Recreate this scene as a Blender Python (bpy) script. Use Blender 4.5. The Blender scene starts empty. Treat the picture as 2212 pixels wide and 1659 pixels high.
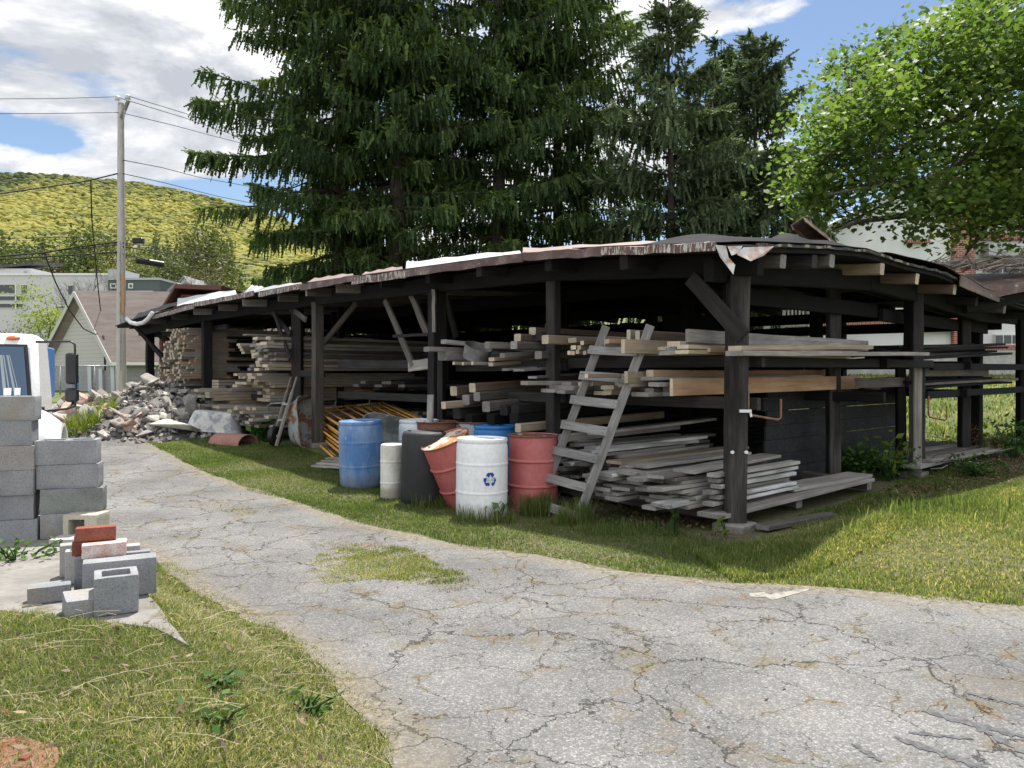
import bpy, math, random
import numpy as np
from mathutils import Vector, Matrix, noise as mnoise
random.seed(7)
RNG = np.random.default_rng(11)
SC = bpy.context.scene
COL = SC.collection
F, CX, HY, EYE = 1661.0, 1106.0, 807.0, 1.6
C0 = (2.29, 7.9); UH = (-.67, .742); VH = (.742, .67)      # shed corner, its long side and its short side

# ---------------------------------------------------------------- places
LEFT_EDGE = [(-.2, 1.0), (-.3, 2.2), (-.48, 3.1), (-.56, 3.35), (-1.01, 4.13), (-1.47, 4.72), (-2.13, 5.39), (-2.97, 6.43), (-3.6, 7.12)]
def seg_dist(px, py, pts):
    d = np.full(np.shape(px), 1e9); side = np.zeros(np.shape(px))
    for (ax, ay), (bx, by) in zip(pts[:-1], pts[1:]):
        ex, ey = bx - ax, by - ay
        t = np.clip(((px - ax) * ex + (py - ay) * ey) / (ex * ex + ey * ey), 0, 1)
        dd = np.hypot(px - ax - t * ex, py - ay - t * ey)
        s = ex * (py - ay) - ey * (px - ax)
        side = np.where(dd < d, s, side); d = np.minimum(d, dd)
    return d, side
def sstep(a, b, x):
    t = np.clip((x - a) / (b - a), 0, 1); return t * t * (3 - 2 * t)
def ground(x, y):
    x = np.asarray(x, float); y = np.asarray(y, float)
    r = np.maximum(0, y - 10)
    z = .05 * np.minimum(r, 120) + .10 * np.maximum(0, np.minimum(y, 420) - 130)
    z = np.where((y > 8) & (y < 12), .05 * (y - 8) ** 2 / 8, z)
    d, s = seg_dist(x, y, LEFT_EDGE)
    bank = np.where(s > 0, .368 * sstep(0.0, .82, d), 0) * (1 - sstep(6.4, 7.6, y))
    bank = np.where(x > .5, 0, bank)
    mt_ = (x - 2.6) * .783 + (y - 6.1) * .622; mn_ = (x - 2.6) * .622 - (y - 6.1) * .783
    mound = .33 * np.exp(-np.where(mn_ > 0, (mn_ / 1.9) ** 2, (mn_ / .75) ** 2)) * sstep(-.4, 1.6, mt_) * (1 - sstep(8, 14, mt_))
    lawn = .55 * sstep(13, 26, y) * sstep(4, 10, x)
    dip = -.042 * np.clip(y - 21, 0, 40) * sstep(7, 13, -x)
    und = np.where(y < 25, .012 * np.sin(x * 3.1 + np.cos(y * 2.3)) * np.cos(y * 2.7), 0)
    return z + bank + mound + lawn + dip + und
def gz(x, y): return float(ground(x, y))
def P(x, y, D): return Vector(((x - CX) / F * D, D, EYE - (y - HY) / F * D))
def G(x, y, zo=0.0):
    D = 5.0
    for i in range(80):
        D = max(.5, (EYE - zo - gz((x - CX) / F * D, D)) * F / (y - HY)) * .4 + D * .6
    X = (x - CX) / F * D
    return Vector((X, D, gz(X, D) + zo))
def S(u, v, z): return Vector((C0[0] + u * UH[0] + v * VH[0], C0[1] + u * UH[1] + v * VH[1], z))
def sg(u, v):
    p = S(u, v, 0); return gz(p.x, p.y)
def onV(x, y, v):
    a = (x - CX) / F
    u = (C0[0] + v * VH[0] - a * (C0[1] + v * VH[1])) / (a * UH[1] - UH[0])
    D = C0[1] + u * UH[1] + v * VH[1]
    return u, EYE - (y - HY) * D / F
def onU(x, y, u):
    a = (x - CX) / F
    v = (C0[0] + u * UH[0] - a * (C0[1] + u * UH[1])) / (a * VH[1] - VH[0])
    D = C0[1] + u * UH[1] + v * VH[1]
    return v, EYE - (y - HY) * D / F

# ---------------------------------------------------------------- objects
def tag(o, label=None, cat=None, group=None, kind=None):
    if label: o['label'] = label
    if cat: o['category'] = cat
    if group: o['group'] = group
    if kind: o['kind'] = kind
    return o
def empty(name, loc, label=None, cat=None, group=None, rot=(0, 0, 0)):
    o = bpy.data.objects.new(name, None); COL.objects.link(o)
    o.location = loc; o.rotation_euler = rot; o.empty_display_size = .1
    return tag(o, label, cat, group)
def add_obj(name, me, mat, parent=None, loc=(0, 0, 0), rot=None):
    if mat is not None and not me.materials: me.materials.append(mat)
    o = bpy.data.objects.new(name, me); COL.objects.link(o)
    o.location = loc
    if rot is not None: o.rotation_euler = rot
    if parent is not None: o.parent = parent
    return o
class MB:
    """collects faces; build() links them as one mesh object. With a parent, coordinates are the parent's own."""
    def __init__(s): s.v, s.f, s.m = [], [], []
    def add(s, vs, fs, mi=0):
        n = len(s.v); s.v += [tuple(p) for p in vs]; s.f += [tuple(i + n for i in f) for f in fs]; s.m += [mi] * len(fs); return s
    def box(s, c, size, rot=None, mi=0, ch=0.0):
        hx, hy, hz = size[0] / 2, size[1] / 2, size[2] / 2
        M = rot if rot is not None else Matrix.Identity(3)
        c = Vector(c)
        if ch <= 0:
            vs = [c + M @ Vector((sx * hx, sy * hy, sz * hz)) for sz in (-1, 1) for sy in (-1, 1) for sx in (-1, 1)]
            return s.add(vs, [(0, 2, 3, 1), (4, 5, 7, 6), (0, 1, 5, 4), (2, 6, 7, 3), (0, 4, 6, 2), (1, 3, 7, 5)], mi)
        k = ch; lv = []
        for z, i in ((-hz, k), (-hz + k, 0), (hz - k, 0), (hz, k)):
            a, b = hx - i, hy - i
            q = k if i == 0 else k * .5
            lv.append([c + M @ Vector(p + (z,)) for p in ((a - q, b), (a, b - q), (a, -b + q), (a - q, -b), (-a + q, -b), (-a, -b + q), (-a, b - q), (-a + q, b))])
        vs = sum(lv, []); fs = [tuple(range(8)), tuple(range(31, 23, -1))]
        for L in range(3):
            for i in range(8):
                j = (i + 1) % 8; fs.append((L * 8 + j, L * 8 + i, L * 8 + 8 + i, L * 8 + 8 + j))
        return s.add(vs, fs, mi)
    def tube(s, pts, r, n=8, mi=0, caps=True):
        pts = [Vector(p) for p in pts]; N = len(pts)
        rs = r if isinstance(r, (list, tuple)) else [r] * N
        vs, fs = [], []; up = Vector((0, 0, 1)); prev = None
        for i, p in enumerate(pts):
            d = (pts[min(i + 1, N - 1)] - pts[max(i - 1, 0)])
            d = d.normalized() if d.length > 1e-9 else Vector((0, 0, 1))
            if prev is None:
                a = d.cross(up if abs(d.z) < .9 else Vector((1, 0, 0))).normalized()
            else:
                a = (prev - d * prev.dot(d)); a = a.normalized() if a.length > 1e-6 else d.orthogonal().normalized()
            prev = a; b = d.cross(a)
            for k in range(n):
                t = 2 * math.pi * k / n
                vs.append(p + (a * math.cos(t) + b * math.sin(t)) * rs[i])
        for i in range(N - 1):
            for k in range(n):
                k2 = (k + 1) % n
                fs.append((i * n + k, i * n + k2, i * n + n + k2, i * n + n + k))
        if caps: fs += [tuple(range(n - 1, -1, -1)), tuple((N - 1) * n + k for k in range(n))]
        return s.add(vs, fs, mi)
    def lathe(s, prof, n=40, c=(0, 0, 0), M=None, mi=0, cap0=True, cap1=True, ax=None):
        """prof: (radius, height) pairs from bottom to top, about the z axis"""
        c = Vector(c); M = M if M is not None else Matrix.Identity(3); vs, fs = [], []
        for (r, z) in prof:
            for k in range(n):
                t = 2 * math.pi * k / n; vs.append(c + M @ Vector((r * math.cos(t), r * math.sin(t), z)))
        for i in range(len(prof) - 1):
            for k in range(n):
                k2 = (k + 1) % n; fs.append((i * n + k, i * n + k2, i * n + n + k2, i * n + n + k))
        if cap0: fs.append(tuple(range(n - 1, -1, -1)))
        if cap1: fs.append(tuple((len(prof) - 1) * n + k for k in range(n)))
        return s.add(vs, fs, mi)
    def prism(s, poly, z0, z1, mi=0, M=None, c=(0, 0, 0)):
        """poly in the xy plane, extruded"""
        n = len(poly); M = M if M is not None else Matrix.Identity(3); c = Vector(c)
        vs = [c + M @ Vector((p[0], p[1], z)) for z in (z0, z1) for p in poly]
        fs = [tuple(range(n - 1, -1, -1)), tuple(range(n, 2 * n))] + [(i, (i + 1) % n, n + (i + 1) % n, n + i) for i in range(n)]
        return s.add(vs, fs, mi)
    def grid(s, fn, nu, nv, mi=0):
        vs = [fn(i / (nu - 1), j / (nv - 1)) for j in range(nv) for i in range(nu)]
        fs = [(j * nu + i, j * nu + i + 1, j * nu + nu + i + 1, j * nu + nu + i) for j in range(nv - 1) for i in range(nu - 1)]
        return s.add(vs, fs, mi)
    def jitter(s, a):
        s.v = [(p[0] + random.uniform(-a, a), p[1] + random.uniform(-a, a), p[2] + random.uniform(-a, a)) for p in s.v]; return s
    def mesh(s, name, smooth=False, mats=None):
        me = bpy.data.meshes.new(name); me.from_pydata(s.v, [], s.f); me.validate()
        if mats:
            for m in mats: me.materials.append(m)
            me.polygons.foreach_set('material_index', s.m)
        if smooth: me.shade_smooth()
        if smooth and smooth is not True: me.set_sharp_from_angle(angle=math.radians(smooth))
        me.update(); return me
    def build(s, name, mat, parent=None, loc=(0, 0, 0), rot=None, smooth=False):
        mats = mat if isinstance(mat, (list, tuple)) else [mat]
        return add_obj(name, s.mesh(name, smooth, mats), None, parent, loc, rot)
def np_mesh(name, V, Fc, mat, rnd=None, parent=None, loc=(0, 0, 0), smooth=False):
    V = np.asarray(V, np.float32); Fc = np.asarray(Fc, np.int32); k = Fc.shape[1]
    me = bpy.data.meshes.new(name)
    me.vertices.add(len(V)); me.vertices.foreach_set('co', V.ravel())
    me.loops.add(Fc.size); me.loops.foreach_set('vertex_index', Fc.ravel())
    me.polygons.add(len(Fc)); me.polygons.foreach_set('loop_start', np.arange(0, Fc.size, k, dtype=np.int32))
    if rnd is not None:
        a = me.attributes.new('rnd', 'FLOAT', 'FACE'); a.data.foreach_set('value', np.asarray(rnd, np.float32))
    me.update(calc_edges=True)
    if smooth: me.shade_smooth()
    return add_obj(name, me, mat, parent, loc)
def rotz(a): return Matrix.Rotation(a, 3, 'Z')
def frame(d, roll=0.0):
    """rotation matrix whose x axis is d, z as upright as can be"""
    x = Vector(d).normalized(); up = Vector((0, 0, 1)) if abs(x.z) < .98 else Vector((-1, 0, 0))
    y = up.cross(x).normalized(); z = x.cross(y)
    M = Matrix((x, y, z)).transposed()
    return M @ Matrix.Rotation(roll, 3, 'X')
def board_mesh(name, L, w, h, bow=0.0, wob=.003, ch=None, seg=5, endskew=0.0):
    """a sawn board along its own x axis, -L/2..L/2, with eased corners, slightly bent"""
    c = ch if ch is not None else min(w, h) * .12
    sec = [(w / 2 - c, h / 2), (w / 2, h / 2 - c), (w / 2, -h / 2 + c), (w / 2 - c, -h / 2), (-w / 2 + c, -h / 2), (-w / 2, -h / 2 + c), (-w / 2, h / 2 - c), (-w / 2 + c, h / 2)]
    vs, fs = [], []
    for i in range(seg + 1):
        t = i / seg; x = -L / 2 + L * t
        dz = bow * (4 * t * (1 - t) - .5) + random.uniform(-wob, wob); dy = random.uniform(-wob, wob)
        for (a, b) in sec:
            xs = x + (endskew * a if i in (0, seg) else 0)
            vs.append((xs, a + dy + random.uniform(-wob, wob) * .4, b + dz))
    for i in range(seg):
        for k in range(8):
            k2 = (k + 1) % 8; fs.append((i * 8 + k2, i * 8 + k, i * 8 + 8 + k, i * 8 + 8 + k2))
    fs += [tuple(range(8)), tuple(seg * 8 + k for k in range(7, -1, -1))]
    me = bpy.data.meshes.new(name); me.from_pydata(vs, [], fs); me.update(); return me
ENDS = {}
def beam(name, p0, p1, w, h, mat, parent=None, roll=0.0, bow=0.0, wob=.004, ch=None, seg=5, skew=0.0):
    p0, p1 = Vector(p0), Vector(p1); d = p1 - p0
    me = board_mesh(name, d.length, w, h, bow, wob, ch, seg, skew); me.materials.append(mat)
    if mat.name in ENDS:
        me.materials.append(ENDS[mat.name]); n_ = len(me.polygons); me.polygons[n_ - 1].material_index = me.polygons[n_ - 2].material_index = 1
    o = bpy.data.objects.new(name, me); COL.objects.link(o)
    mid = (p0 + p1) / 2
    if parent is not None: o.parent = parent; mid = mid - parent.location
    o.location = mid; o.rotation_euler = frame(d, roll).to_euler()
    return o
def copy_tree(o, parent=None):
    c = o.copy(); COL.objects.link(c)
    if parent is not None: c.parent = parent
    for ch in list(o.children): copy_tree(ch, c)
    return c

# ---------------------------------------------------------------- materials
class NT:
    def __init__(s, name):
        s.m = bpy.data.materials.new(name); s.m.use_nodes = True; s.t = s.m.node_tree; s.t.nodes.clear()
        s.out = s.n('ShaderNodeOutputMaterial')
    def n(s, typ, **kw):
        nd = s.t.nodes.new(typ)
        for k, v in kw.items():
            if hasattr(nd, k) and not k[0].isupper(): setattr(nd, k, v)
            else: s.set(nd, k.replace('_', ' '), v)
        return nd
    def set(s, nd, k, v):
        i = nd.inputs[k] if not isinstance(k, int) else nd.inputs[k]
        if hasattr(v, 'is_output'): s.t.links.new(v, i)
        elif isinstance(v, bpy.types.Node): s.t.links.new(v.outputs[0], i)
        else: i.default_value = v
    def noise(s, vec, scale, detail=4, rough=.55, dist=0.0):
        nd = s.n('ShaderNodeTexNoise'); nd.inputs['Scale'].default_value = scale; nd.inputs['Detail'].default_value = detail
        nd.inputs['Roughness'].default_value = rough; nd.inputs['Distortion'].default_value = dist
        if vec is not None: s.set(nd, 'Vector', vec)
        return nd.outputs['Fac']
    def voro(s, vec, scale, feature='F1', rand=1.0, out='Distance'):
        nd = s.n('ShaderNodeTexVoronoi', feature=feature); nd.inputs['Scale'].default_value = scale; nd.inputs['Randomness'].default_value = rand
        if vec is not None: s.set(nd, 'Vector', vec)
        return nd.outputs[out]
    def ramp(s, fac, stops, interp='LINEAR'):
        nd = s.n('ShaderNodeValToRGB'); r = nd.color_ramp; r.interpolation = interp
        while len(r.elements) < len(stops): r.elements.new(.5)
        for e, (p, c) in zip(r.elements, stops):
            e.position = p; e.color = (c if isinstance(c, (tuple, list)) else (c, c, c)) + ((1,) if not isinstance(c, (tuple, list)) or len(c) == 3 else ())
        s.set(nd, 'Fac', fac); return nd.outputs['Color']
    def mix(s, fac, a, b, typ='MIX'):
        nd = s.n('ShaderNodeMix', data_type='RGBA', blend_type=typ)
        s.set(nd, 0, fac)
        for k, v in ((6, a), (7, b)):
            if isinstance(v, (tuple, list)): v = tuple(v) + ((1,) if len(v) == 3 else ())
            s.set(nd, k, v)
        return nd.outputs[2]
    def math(s, op, a, b=0.0, clamp=False):
        nd = s.n('ShaderNodeMath', operation=op, use_clamp=clamp); s.set(nd, 0, a); s.set(nd, 1, b); return nd.outputs[0]
    def vmath(s, op, a, b):
        nd = s.n('ShaderNodeVectorMath', operation=op); s.set(nd, 0, a); s.set(nd, 1, b); return nd.outputs[0]
    def obj(s): return s.n('ShaderNodeTexCoord').outputs['Object']
    def pos(s): return s.n('ShaderNodeNewGeometry').outputs['Position']
    def orand(s): return s.n('ShaderNodeObjectInfo').outputs['Random']
    def maps(s, vec, scale=(1, 1, 1), loc=(0, 0, 0)):
        nd = s.n('ShaderNodeMapping'); s.set(nd, 'Vector', vec); nd.inputs['Scale'].default_value = scale
        if hasattr(loc, 'is_output'): s.set(nd, 'Location', loc)
        else: nd.inputs['Location'].default_value = loc
        return nd.outputs[0]
    def comb(s, x, y, z):
        nd = s.n('ShaderNodeCombineXYZ'); s.set(nd, 0, x); s.set(nd, 1, y); s.set(nd, 2, z); return nd.outputs[0]
    def bump(s, h, strength=.4, dist=.01):
        nd = s.n('ShaderNodeBump'); nd.inputs['Strength'].default_value = strength; nd.inputs['Distance'].default_value = dist
        s.set(nd, 'Height', h); return nd.outputs[0]
    def bsdf(s, color, rough=.8, metal=0.0, normal=None, spec=.3, **kw):
        nd = s.n('ShaderNodeBsdfPrincipled')
        if isinstance(color, (tuple, list)): color = tuple(color[:3]) + (1,)
        s.set(nd, 'Base Color', color); s.set(nd, 'Roughness', rough); s.set(nd, 'Metallic', metal); s.set(nd, 'Specular IOR Level', spec)
        if normal is not None: s.set(nd, 'Normal', normal)
        for k, v in kw.items(): s.set(nd, k.replace('_', ' '), v)
        s.t.links.new(nd.outputs[0], s.out.inputs[0]); return s.m

def wood(name, dark, light, var=.35, rough=.85, gs=1.0, stain=None, stain_amt=.5, bump=.5):
    t = NT(name); r = t.orand()
    off = t.comb(t.math('MULTIPLY', r, 37.0), t.math('MULTIPLY', r, 91.0), t.math('MULTIPLY', r, 53.0))
    co = t.vmath('ADD', t.obj(), off)
    g1 = t.noise(t.maps(co, (.9 * gs, 26 * gs, 26 * gs)), 1.6, 6, .62, .35)
    g2 = t.noise(t.maps(co, (2.2 * gs, 70 * gs, 70 * gs)), 2.0, 3, .6)
    blot = t.noise(t.maps(co, (1.2, 3.5, 3.5)), 1.3, 4, .6)
    f = t.math('ADD', t.math('MULTIPLY', g1, .6), t.math('MULTIPLY', g2, .4))
    c = t.ramp(f, [(.30, dark), (.52, tuple((a * .45 + b * .55) for a, b in zip(dark, light))), (.72, light)])
    c = t.mix(t.ramp(blot, [(.35, .0), (.75, .55)]), c, tuple(x * .55 for x in dark))
    if stain: c = t.mix(t.ramp(t.noise(t.maps(co, (.7, 4, 4)), 1.1, 5, .6), [(.45, 0.0), (.62, stain_amt)]), c, stain)
    k = t.math('ADD', t.math('MULTIPLY', r, 2 * var), 1 - var)
    c = t.mix(1.0, c, t.comb(k, k, k), 'MULTIPLY')
    return t.bsdf(c, rough, normal=t.bump(f, bump, .004), spec=.2)
def patchy(name, a, b, scale=6, lo=.48, hi=.58, r1=.5, r2=.8, metal=0.0, c=None, c_lo=.55, c_hi=.7, bump=.15, stretch=(1, 1, 1), spec=.4, fine=.12, mud=0.0):
    t = NT(name); co = t.maps(t.obj(), stretch, t.comb(t.math('MULTIPLY', t.orand(), 31.0), 0.0, t.math('MULTIPLY', t.orand(), 17.0)))
    n = t.noise(co, scale, 7, .62, .3); m = t.ramp(n, [(lo, 0.0), (hi, 1.0)])
    col = t.mix(m, a, b)
    if c: col = t.mix(t.ramp(t.noise(co, scale * 1.7, 6, .65), [(c_lo, 0.0), (c_hi, 1.0)]), col, c)
    if mud:  # earth splashed and scratched on near the foot, thin streaks elsewhere
        z_ = t.n('ShaderNodeSeparateXYZ'); t.set(z_, 0, t.obj()); e_ = t.math('ADD', z_.outputs[2], t.math('MULTIPLY', t.noise(co, 7, 6, .7), -.21))
        col = t.mix(t.ramp(e_, [(.0, mud * .6), (.09, 0.0)]), col, (.16, .13, .09))
        col = t.mix(t.ramp(t.noise(t.maps(co, (7, 7, .7)), 3.0, 5, .7), [(.60, 0.0), (.70, mud * .45)]), col, tuple(x * .45 + .03 for x in a))
    k = t.ramp(t.noise(co, scale * 9, 4, .6), [(.25, 1 - fine), (.75, 1 + fine)])
    col = t.mix(1.0, col, k, 'MULTIPLY')
    rr = t.math('ADD', t.math('MULTIPLY', m, r2 - r1), r1)
    return t.bsdf(col, rr, metal, normal=t.bump(n, bump, .01), spec=spec)
def foliage(name, stops, transl=.35, tcol=None, rough=.6, objvar=0.0):
    t = NT(name); at = t.n('ShaderNodeAttribute'); at.attribute_name = 'rnd'
    c = t.ramp(at.outputs['Fac'], stops)
    if objvar:
        k = t.math('ADD', t.math('MULTIPLY', t.orand(), 2 * objvar), 1 - objvar); c = t.mix(1.0, c, t.comb(k, k, k), 'MULTIPLY')
    p = t.n('ShaderNodeBsdfPrincipled'); t.set(p, 'Base Color', c); t.set(p, 'Roughness', rough); t.set(p, 'Specular IOR Level', .25)
    tr = t.n('ShaderNodeBsdfTranslucent'); t.set(tr, 'Color', t.mix(1.0, c, tcol or (1.25, 1.35, .6), 'MULTIPLY'))
    mx = t.n('ShaderNodeMixShader'); t.set(mx, 0, transl); t.t.links.new(p.outputs[0], mx.inputs[1]); t.t.links.new(tr.outputs[0], mx.inputs[2])
    t.t.links.new(mx.outputs[0], t.out.inputs[0]); return t.m

M = {}
M['oldwood'] = wood('old_dark_wood', (.015, .0138, .0135), (.065, .061, .059), .35)
M['darkwood'] = wood('shade_darkened_wood', (.006, .0058, .006), (.022, .021, .021), .35)  # darkened in the colour itself so the roofed interior reads as deep shade
M['postwood'] = wood('post_wood', (.022, .020, .019), (.12, .11, .10), .2, stain=(.012, .011, .011), stain_amt=.85)
M['palepost'] = wood('pale_post_wood', (.12, .105, .09), (.40, .37, .335), .15)
M['grey'] = wood('weathered_grey_board', (.165, .153, .138), (.54, .505, .455), .28)
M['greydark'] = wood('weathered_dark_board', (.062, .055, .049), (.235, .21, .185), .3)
M['ladder'] = wood('ladder_wood', (.13, .127, .122), (.42, .41, .395), .12)
M['tan'] = wood('tan_board', (.26, .205, .145), (.56, .465, .34), .2)
M['orange'] = wood('fresh_orange_board', (.33, .18, .095), (.56, .36, .22), .12, stain=(.60, .48, .36), stain_amt=.35)
M['cream'] = wood('pale_sawn_board', (.25, .22, .175), (.50, .455, .385), .2)
M['endcut'] = wood('sawn_end', (.46, .38, .27), (.68, .60, .47), .2, bump=.2)
M['endgrey'] = wood('weathered_end', (.16, .15, .14), (.40, .38, .35), .25, bump=.3)
M['white_flaked'] = wood('board_with_flaked_white_paint', (.22, .21, .20), (.50, .49, .47), .2, stain=(.74, .74, .72), stain_amt=.9)
M['brownwood'] = wood('brown_timber', (.10, .07, .05), (.27, .20, .15), .3)
M['black_panel'] = wood('tarred_panel', (.014, .014, .015), (.055, .055, .058), .15, rough=.7, gs=.5)
M['felt'] = patchy('roofing_felt', (.035, .035, .038), (.09, .085, .085), 3, .45, .6, .8, .9)
M['rubber'] = patchy('black_rubber_sheet', (.014, .014, .016), (.030, .030, .032), 3, .45, .65, .72, .85, bump=.3, spec=.08)
M['maroon'] = patchy('maroon_painted_metal', (.10, .058, .05), (.24, .18, .155), 4, .46, .68, .45, .7, c=(.42, .40, .37), c_lo=.62, c_hi=.66, bump=.05)
M['maroonflaked'] = patchy('flaking_maroon_metal', (.10, .06, .05), (.17, .10, .075), 9, .45, .6, .5, .7, c=(.50, .47, .43), c_lo=.52, c_hi=.56, bump=.05, stretch=(3, 3, .6))
M['pinksheet'] = patchy('faded_maroon_sheet', (.30, .215, .20), (.22, .155, .14), 2, .4, .7, .4, .5, bump=.03)
M['whitesheet'] = patchy('white_metal_sheet', (.52, .53, .54), (.40, .40, .40), 2, .5, .8, .4, .5, bump=.03)
M['flash'] = patchy('rusted_flashing', (.45, .44, .42), (.30, .16, .09), 6, .48, .6, .5, .8, c=(.60, .59, .57))
M['gutter'] = patchy('white_gutter', (.70, .70, .68), (.45, .44, .42), 8, .55, .7, .5, .7)
M['concrete'] = patchy('concrete', (.46, .45, .43), (.36, .35, .33), 5, .4, .6, .85, .9, bump=.3)
M['slab'] = patchy('old_concrete_slab', (.225, .215, .198), (.165, .155, .14), 4, .4, .62, .9, .9, c=(.13, .115, .09), c_lo=.56, c_hi=.68, bump=.35)
M['black_plastic'] = patchy('black_plastic', (.016, .016, .018), (.03, .03, .032), 6, .5, .7, .35, .5)
M['steel'] = patchy('galvanised_steel', (.42, .43, .44), (.30, .30, .31), 8, .4, .6, .4, .6, metal=.7)
M['wire'] = NT('cable').bsdf((.02, .02, .021), .6)
M['leafwood'] = patchy('bark', (.06, .05, .042), (.11, .095, .08), 9, .4, .6, .9, .9, bump=.6, stretch=(3, 3, .6))
M['barkdark'] = patchy('spruce_bark', (.045, .036, .03), (.085, .066, .055), 9, .4, .6, .9, .9, bump=.6, stretch=(3, 3, .6))

ENDS.update({M[k].name: M['endcut'] for k in ('tan', 'cream', 'orange', 'brownwood')}); ENDS.update({M[k].name: M['endgrey'] for k in ('grey', 'greydark', 'white_flaked')})
# ================================================================ camera, light, sky
cam = bpy.data.cameras.new('camera'); co_ = bpy.data.objects.new('camera', cam); COL.objects.link(co_)
cam.sensor_width = 36; cam.lens = F / 2212 * 36; cam.shift_y = -(829.5 - HY) / 2212
cam.clip_end = 12000; cam.clip_start = .05
co_.location = (0, 0, EYE); co_.rotation_euler = (math.pi / 2, 0, 0); SC.camera = co_
SUN_EL, SUN_AZ = math.radians(67), math.radians(9)
sl = bpy.data.lights.new('sun', 'SUN'); so = bpy.data.objects.new('sun', sl); COL.objects.link(so)
sl.energy = 3.9; sl.angle = math.radians(.6); sl.color = (1, .955, .88)
sd = Vector((math.sin(SUN_AZ) * math.cos(SUN_EL), math.cos(SUN_AZ) * math.cos(SUN_EL), math.sin(SUN_EL)))
so.rotation_euler = (-sd).to_track_quat('-Z', 'Y').to_euler(); so.location = (0, 0, 60)
W = bpy.data.worlds.new('World'); SC.world = W; W.use_nodes = True
class WT(NT):
    def __init__(s, t):
        s.t = t; t.nodes.clear(); s.out = s.n('ShaderNodeOutputWorld')
w = WT(W.node_tree)
sky = w.n('ShaderNodeTexSky', sky_type='NISHITA', sun_disc=False, sun_elevation=SUN_EL, sun_rotation=SUN_AZ, altitude=400.0, air_density=1.0, dust_density=.6, ozone_density=1.0)
dirv = w.n('ShaderNodeTexCoord').outputs['Generated']
sx = w.n('ShaderNodeSeparateXYZ'); w.set(sx, 0, dirv); dx, dy, dz = sx.outputs
q = w.maps(dirv, (1.0, 1.0, 2.1), (3.3, .4, 1.9))
n1 = w.noise(q, 4.0, 9, .6, .3)
n2 = w.noise(w.maps(dirv, (1, 1, 2.4), (8.1, 2.2, .3)), 5.5, 7, .55, .2)
dens = w.math('ADD', w.math('MULTIPLY', n1, .72), w.math('MULTIPLY', n2, .28))
# cloud banks where the photograph has them: (direction x, z, half width x, half width z, amount)
def blob(dens, cx_, cz_, wx_, wz_, amt):
    a = w.math('DIVIDE', w.math('SUBTRACT', dx, cx_), wx_); b = w.math('DIVIDE', w.math('SUBTRACT', dz, cz_), wz_)
    r2 = w.math('ADD', w.math('MULTIPLY', a, a), w.math('MULTIPLY', b, b))
    return w.math('ADD', dens, w.math('MULTIPLY', w.math('EXPONENT', w.math('MULTIPLY', r2, -1.0)), amt))
def pxdir(x, y):
    v = Vector(((x - CX) / F, 1, (HY - y) / F)).normalized(); return v.x, v.z
def pblob(d, x, y, hw, hh, amt):
    a = pxdir(x, y); return blob(d, a[0], a[1], hw / F, hh / F, amt)
for args in [(300, 40, 380, 140, .20), (110, 215, 220, 60, .15), (400, 320, 190, 80, .13), (60, 350, 190, 45, .17), (395, 165, 120, 50, .04),
             (235, 195, 75, 28, -.15), (30, 285, 90, 30, -.16), (470, 255, 90, 26, -.11), (300, 170, 90, 16, -.08), (150, 245, 60, 14, -.06), (420, 395, 90, 22, -.10),
             (1400, 55, 110, 60, .16), (1620, 35, 200, 40, .16), (1560, 150, 160, 45, -.22), (1850, 110, 200, 60, -.24), (1740, 180, 40, 30, .16), (2010, 50, 50, 22, .22), (1100, 350, 420, 230, .14), (1950, 330, 300, 140, .06)]:
    dens = pblob(dens, *args)
mask = w.ramp(dens, [(.525, 0.0), (.555, .55), (.60, 1.0)])
q2 = w.vmath('ADD', q, w.comb(.012, .0, .075)); n1b = w.noise(q2, 4.0, 9, .6, .3)
lit = w.math('ADD', w.math('MULTIPLY', w.math('SUBTRACT', n1, n1b), 3.8), .52)
thick = w.ramp(dens, [(.58, 0.0), (.85, .34)])
lit = w.math('SUBTRACT', lit, thick)
ccol = w.ramp(lit, [(.05, (2.7, 2.85, 3.15)), (.36, (3.7, 3.8, 4.0)), (.56, (4.8, 4.85, 4.95)), (.75, (5.3, 5.3, 5.3))])
hs = w.n('ShaderNodeHueSaturation'); hs.inputs['Saturation'].default_value = 1.02; hs.inputs['Value'].default_value = .66; w.set(hs, 'Color', sky.outputs[0])
# unseen bright clouds added behind and above the camera to fill the shed front
fill_clouds = w.ramp(w.math('ADD', w.math('MULTIPLY', dy, -.5), w.math('MULTIPLY', dz, .25)), [(.0, 0.0), (.30, 1.0)])
mask = w.math('MAXIMUM', mask, w.math('MULTIPLY', fill_clouds, .8))
ccol = w.mix(fill_clouds, ccol, (7.0, 7.1, 7.3))
bg = w.n('ShaderNodeBackground'); bg.inputs['Strength'].default_value = .1
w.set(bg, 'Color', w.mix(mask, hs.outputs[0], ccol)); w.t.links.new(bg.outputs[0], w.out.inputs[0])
SC.view_settings.view_transform = 'Standard'; SC.view_settings.look = 'None'; SC.view_settings.gamma = 1; SC.view_settings.exposure = 1.12
SC.cycles.max_bounces = 6; SC.cycles.diffuse_bounces = 3; SC.cycles.glossy_bounces = 2; SC.cycles.transmission_bounces = 4; SC.cycles.transparent_max_bounces = 6
SC.cycles.use_denoising = True
SC.cycles.sample_clamp_indirect = 8

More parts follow.
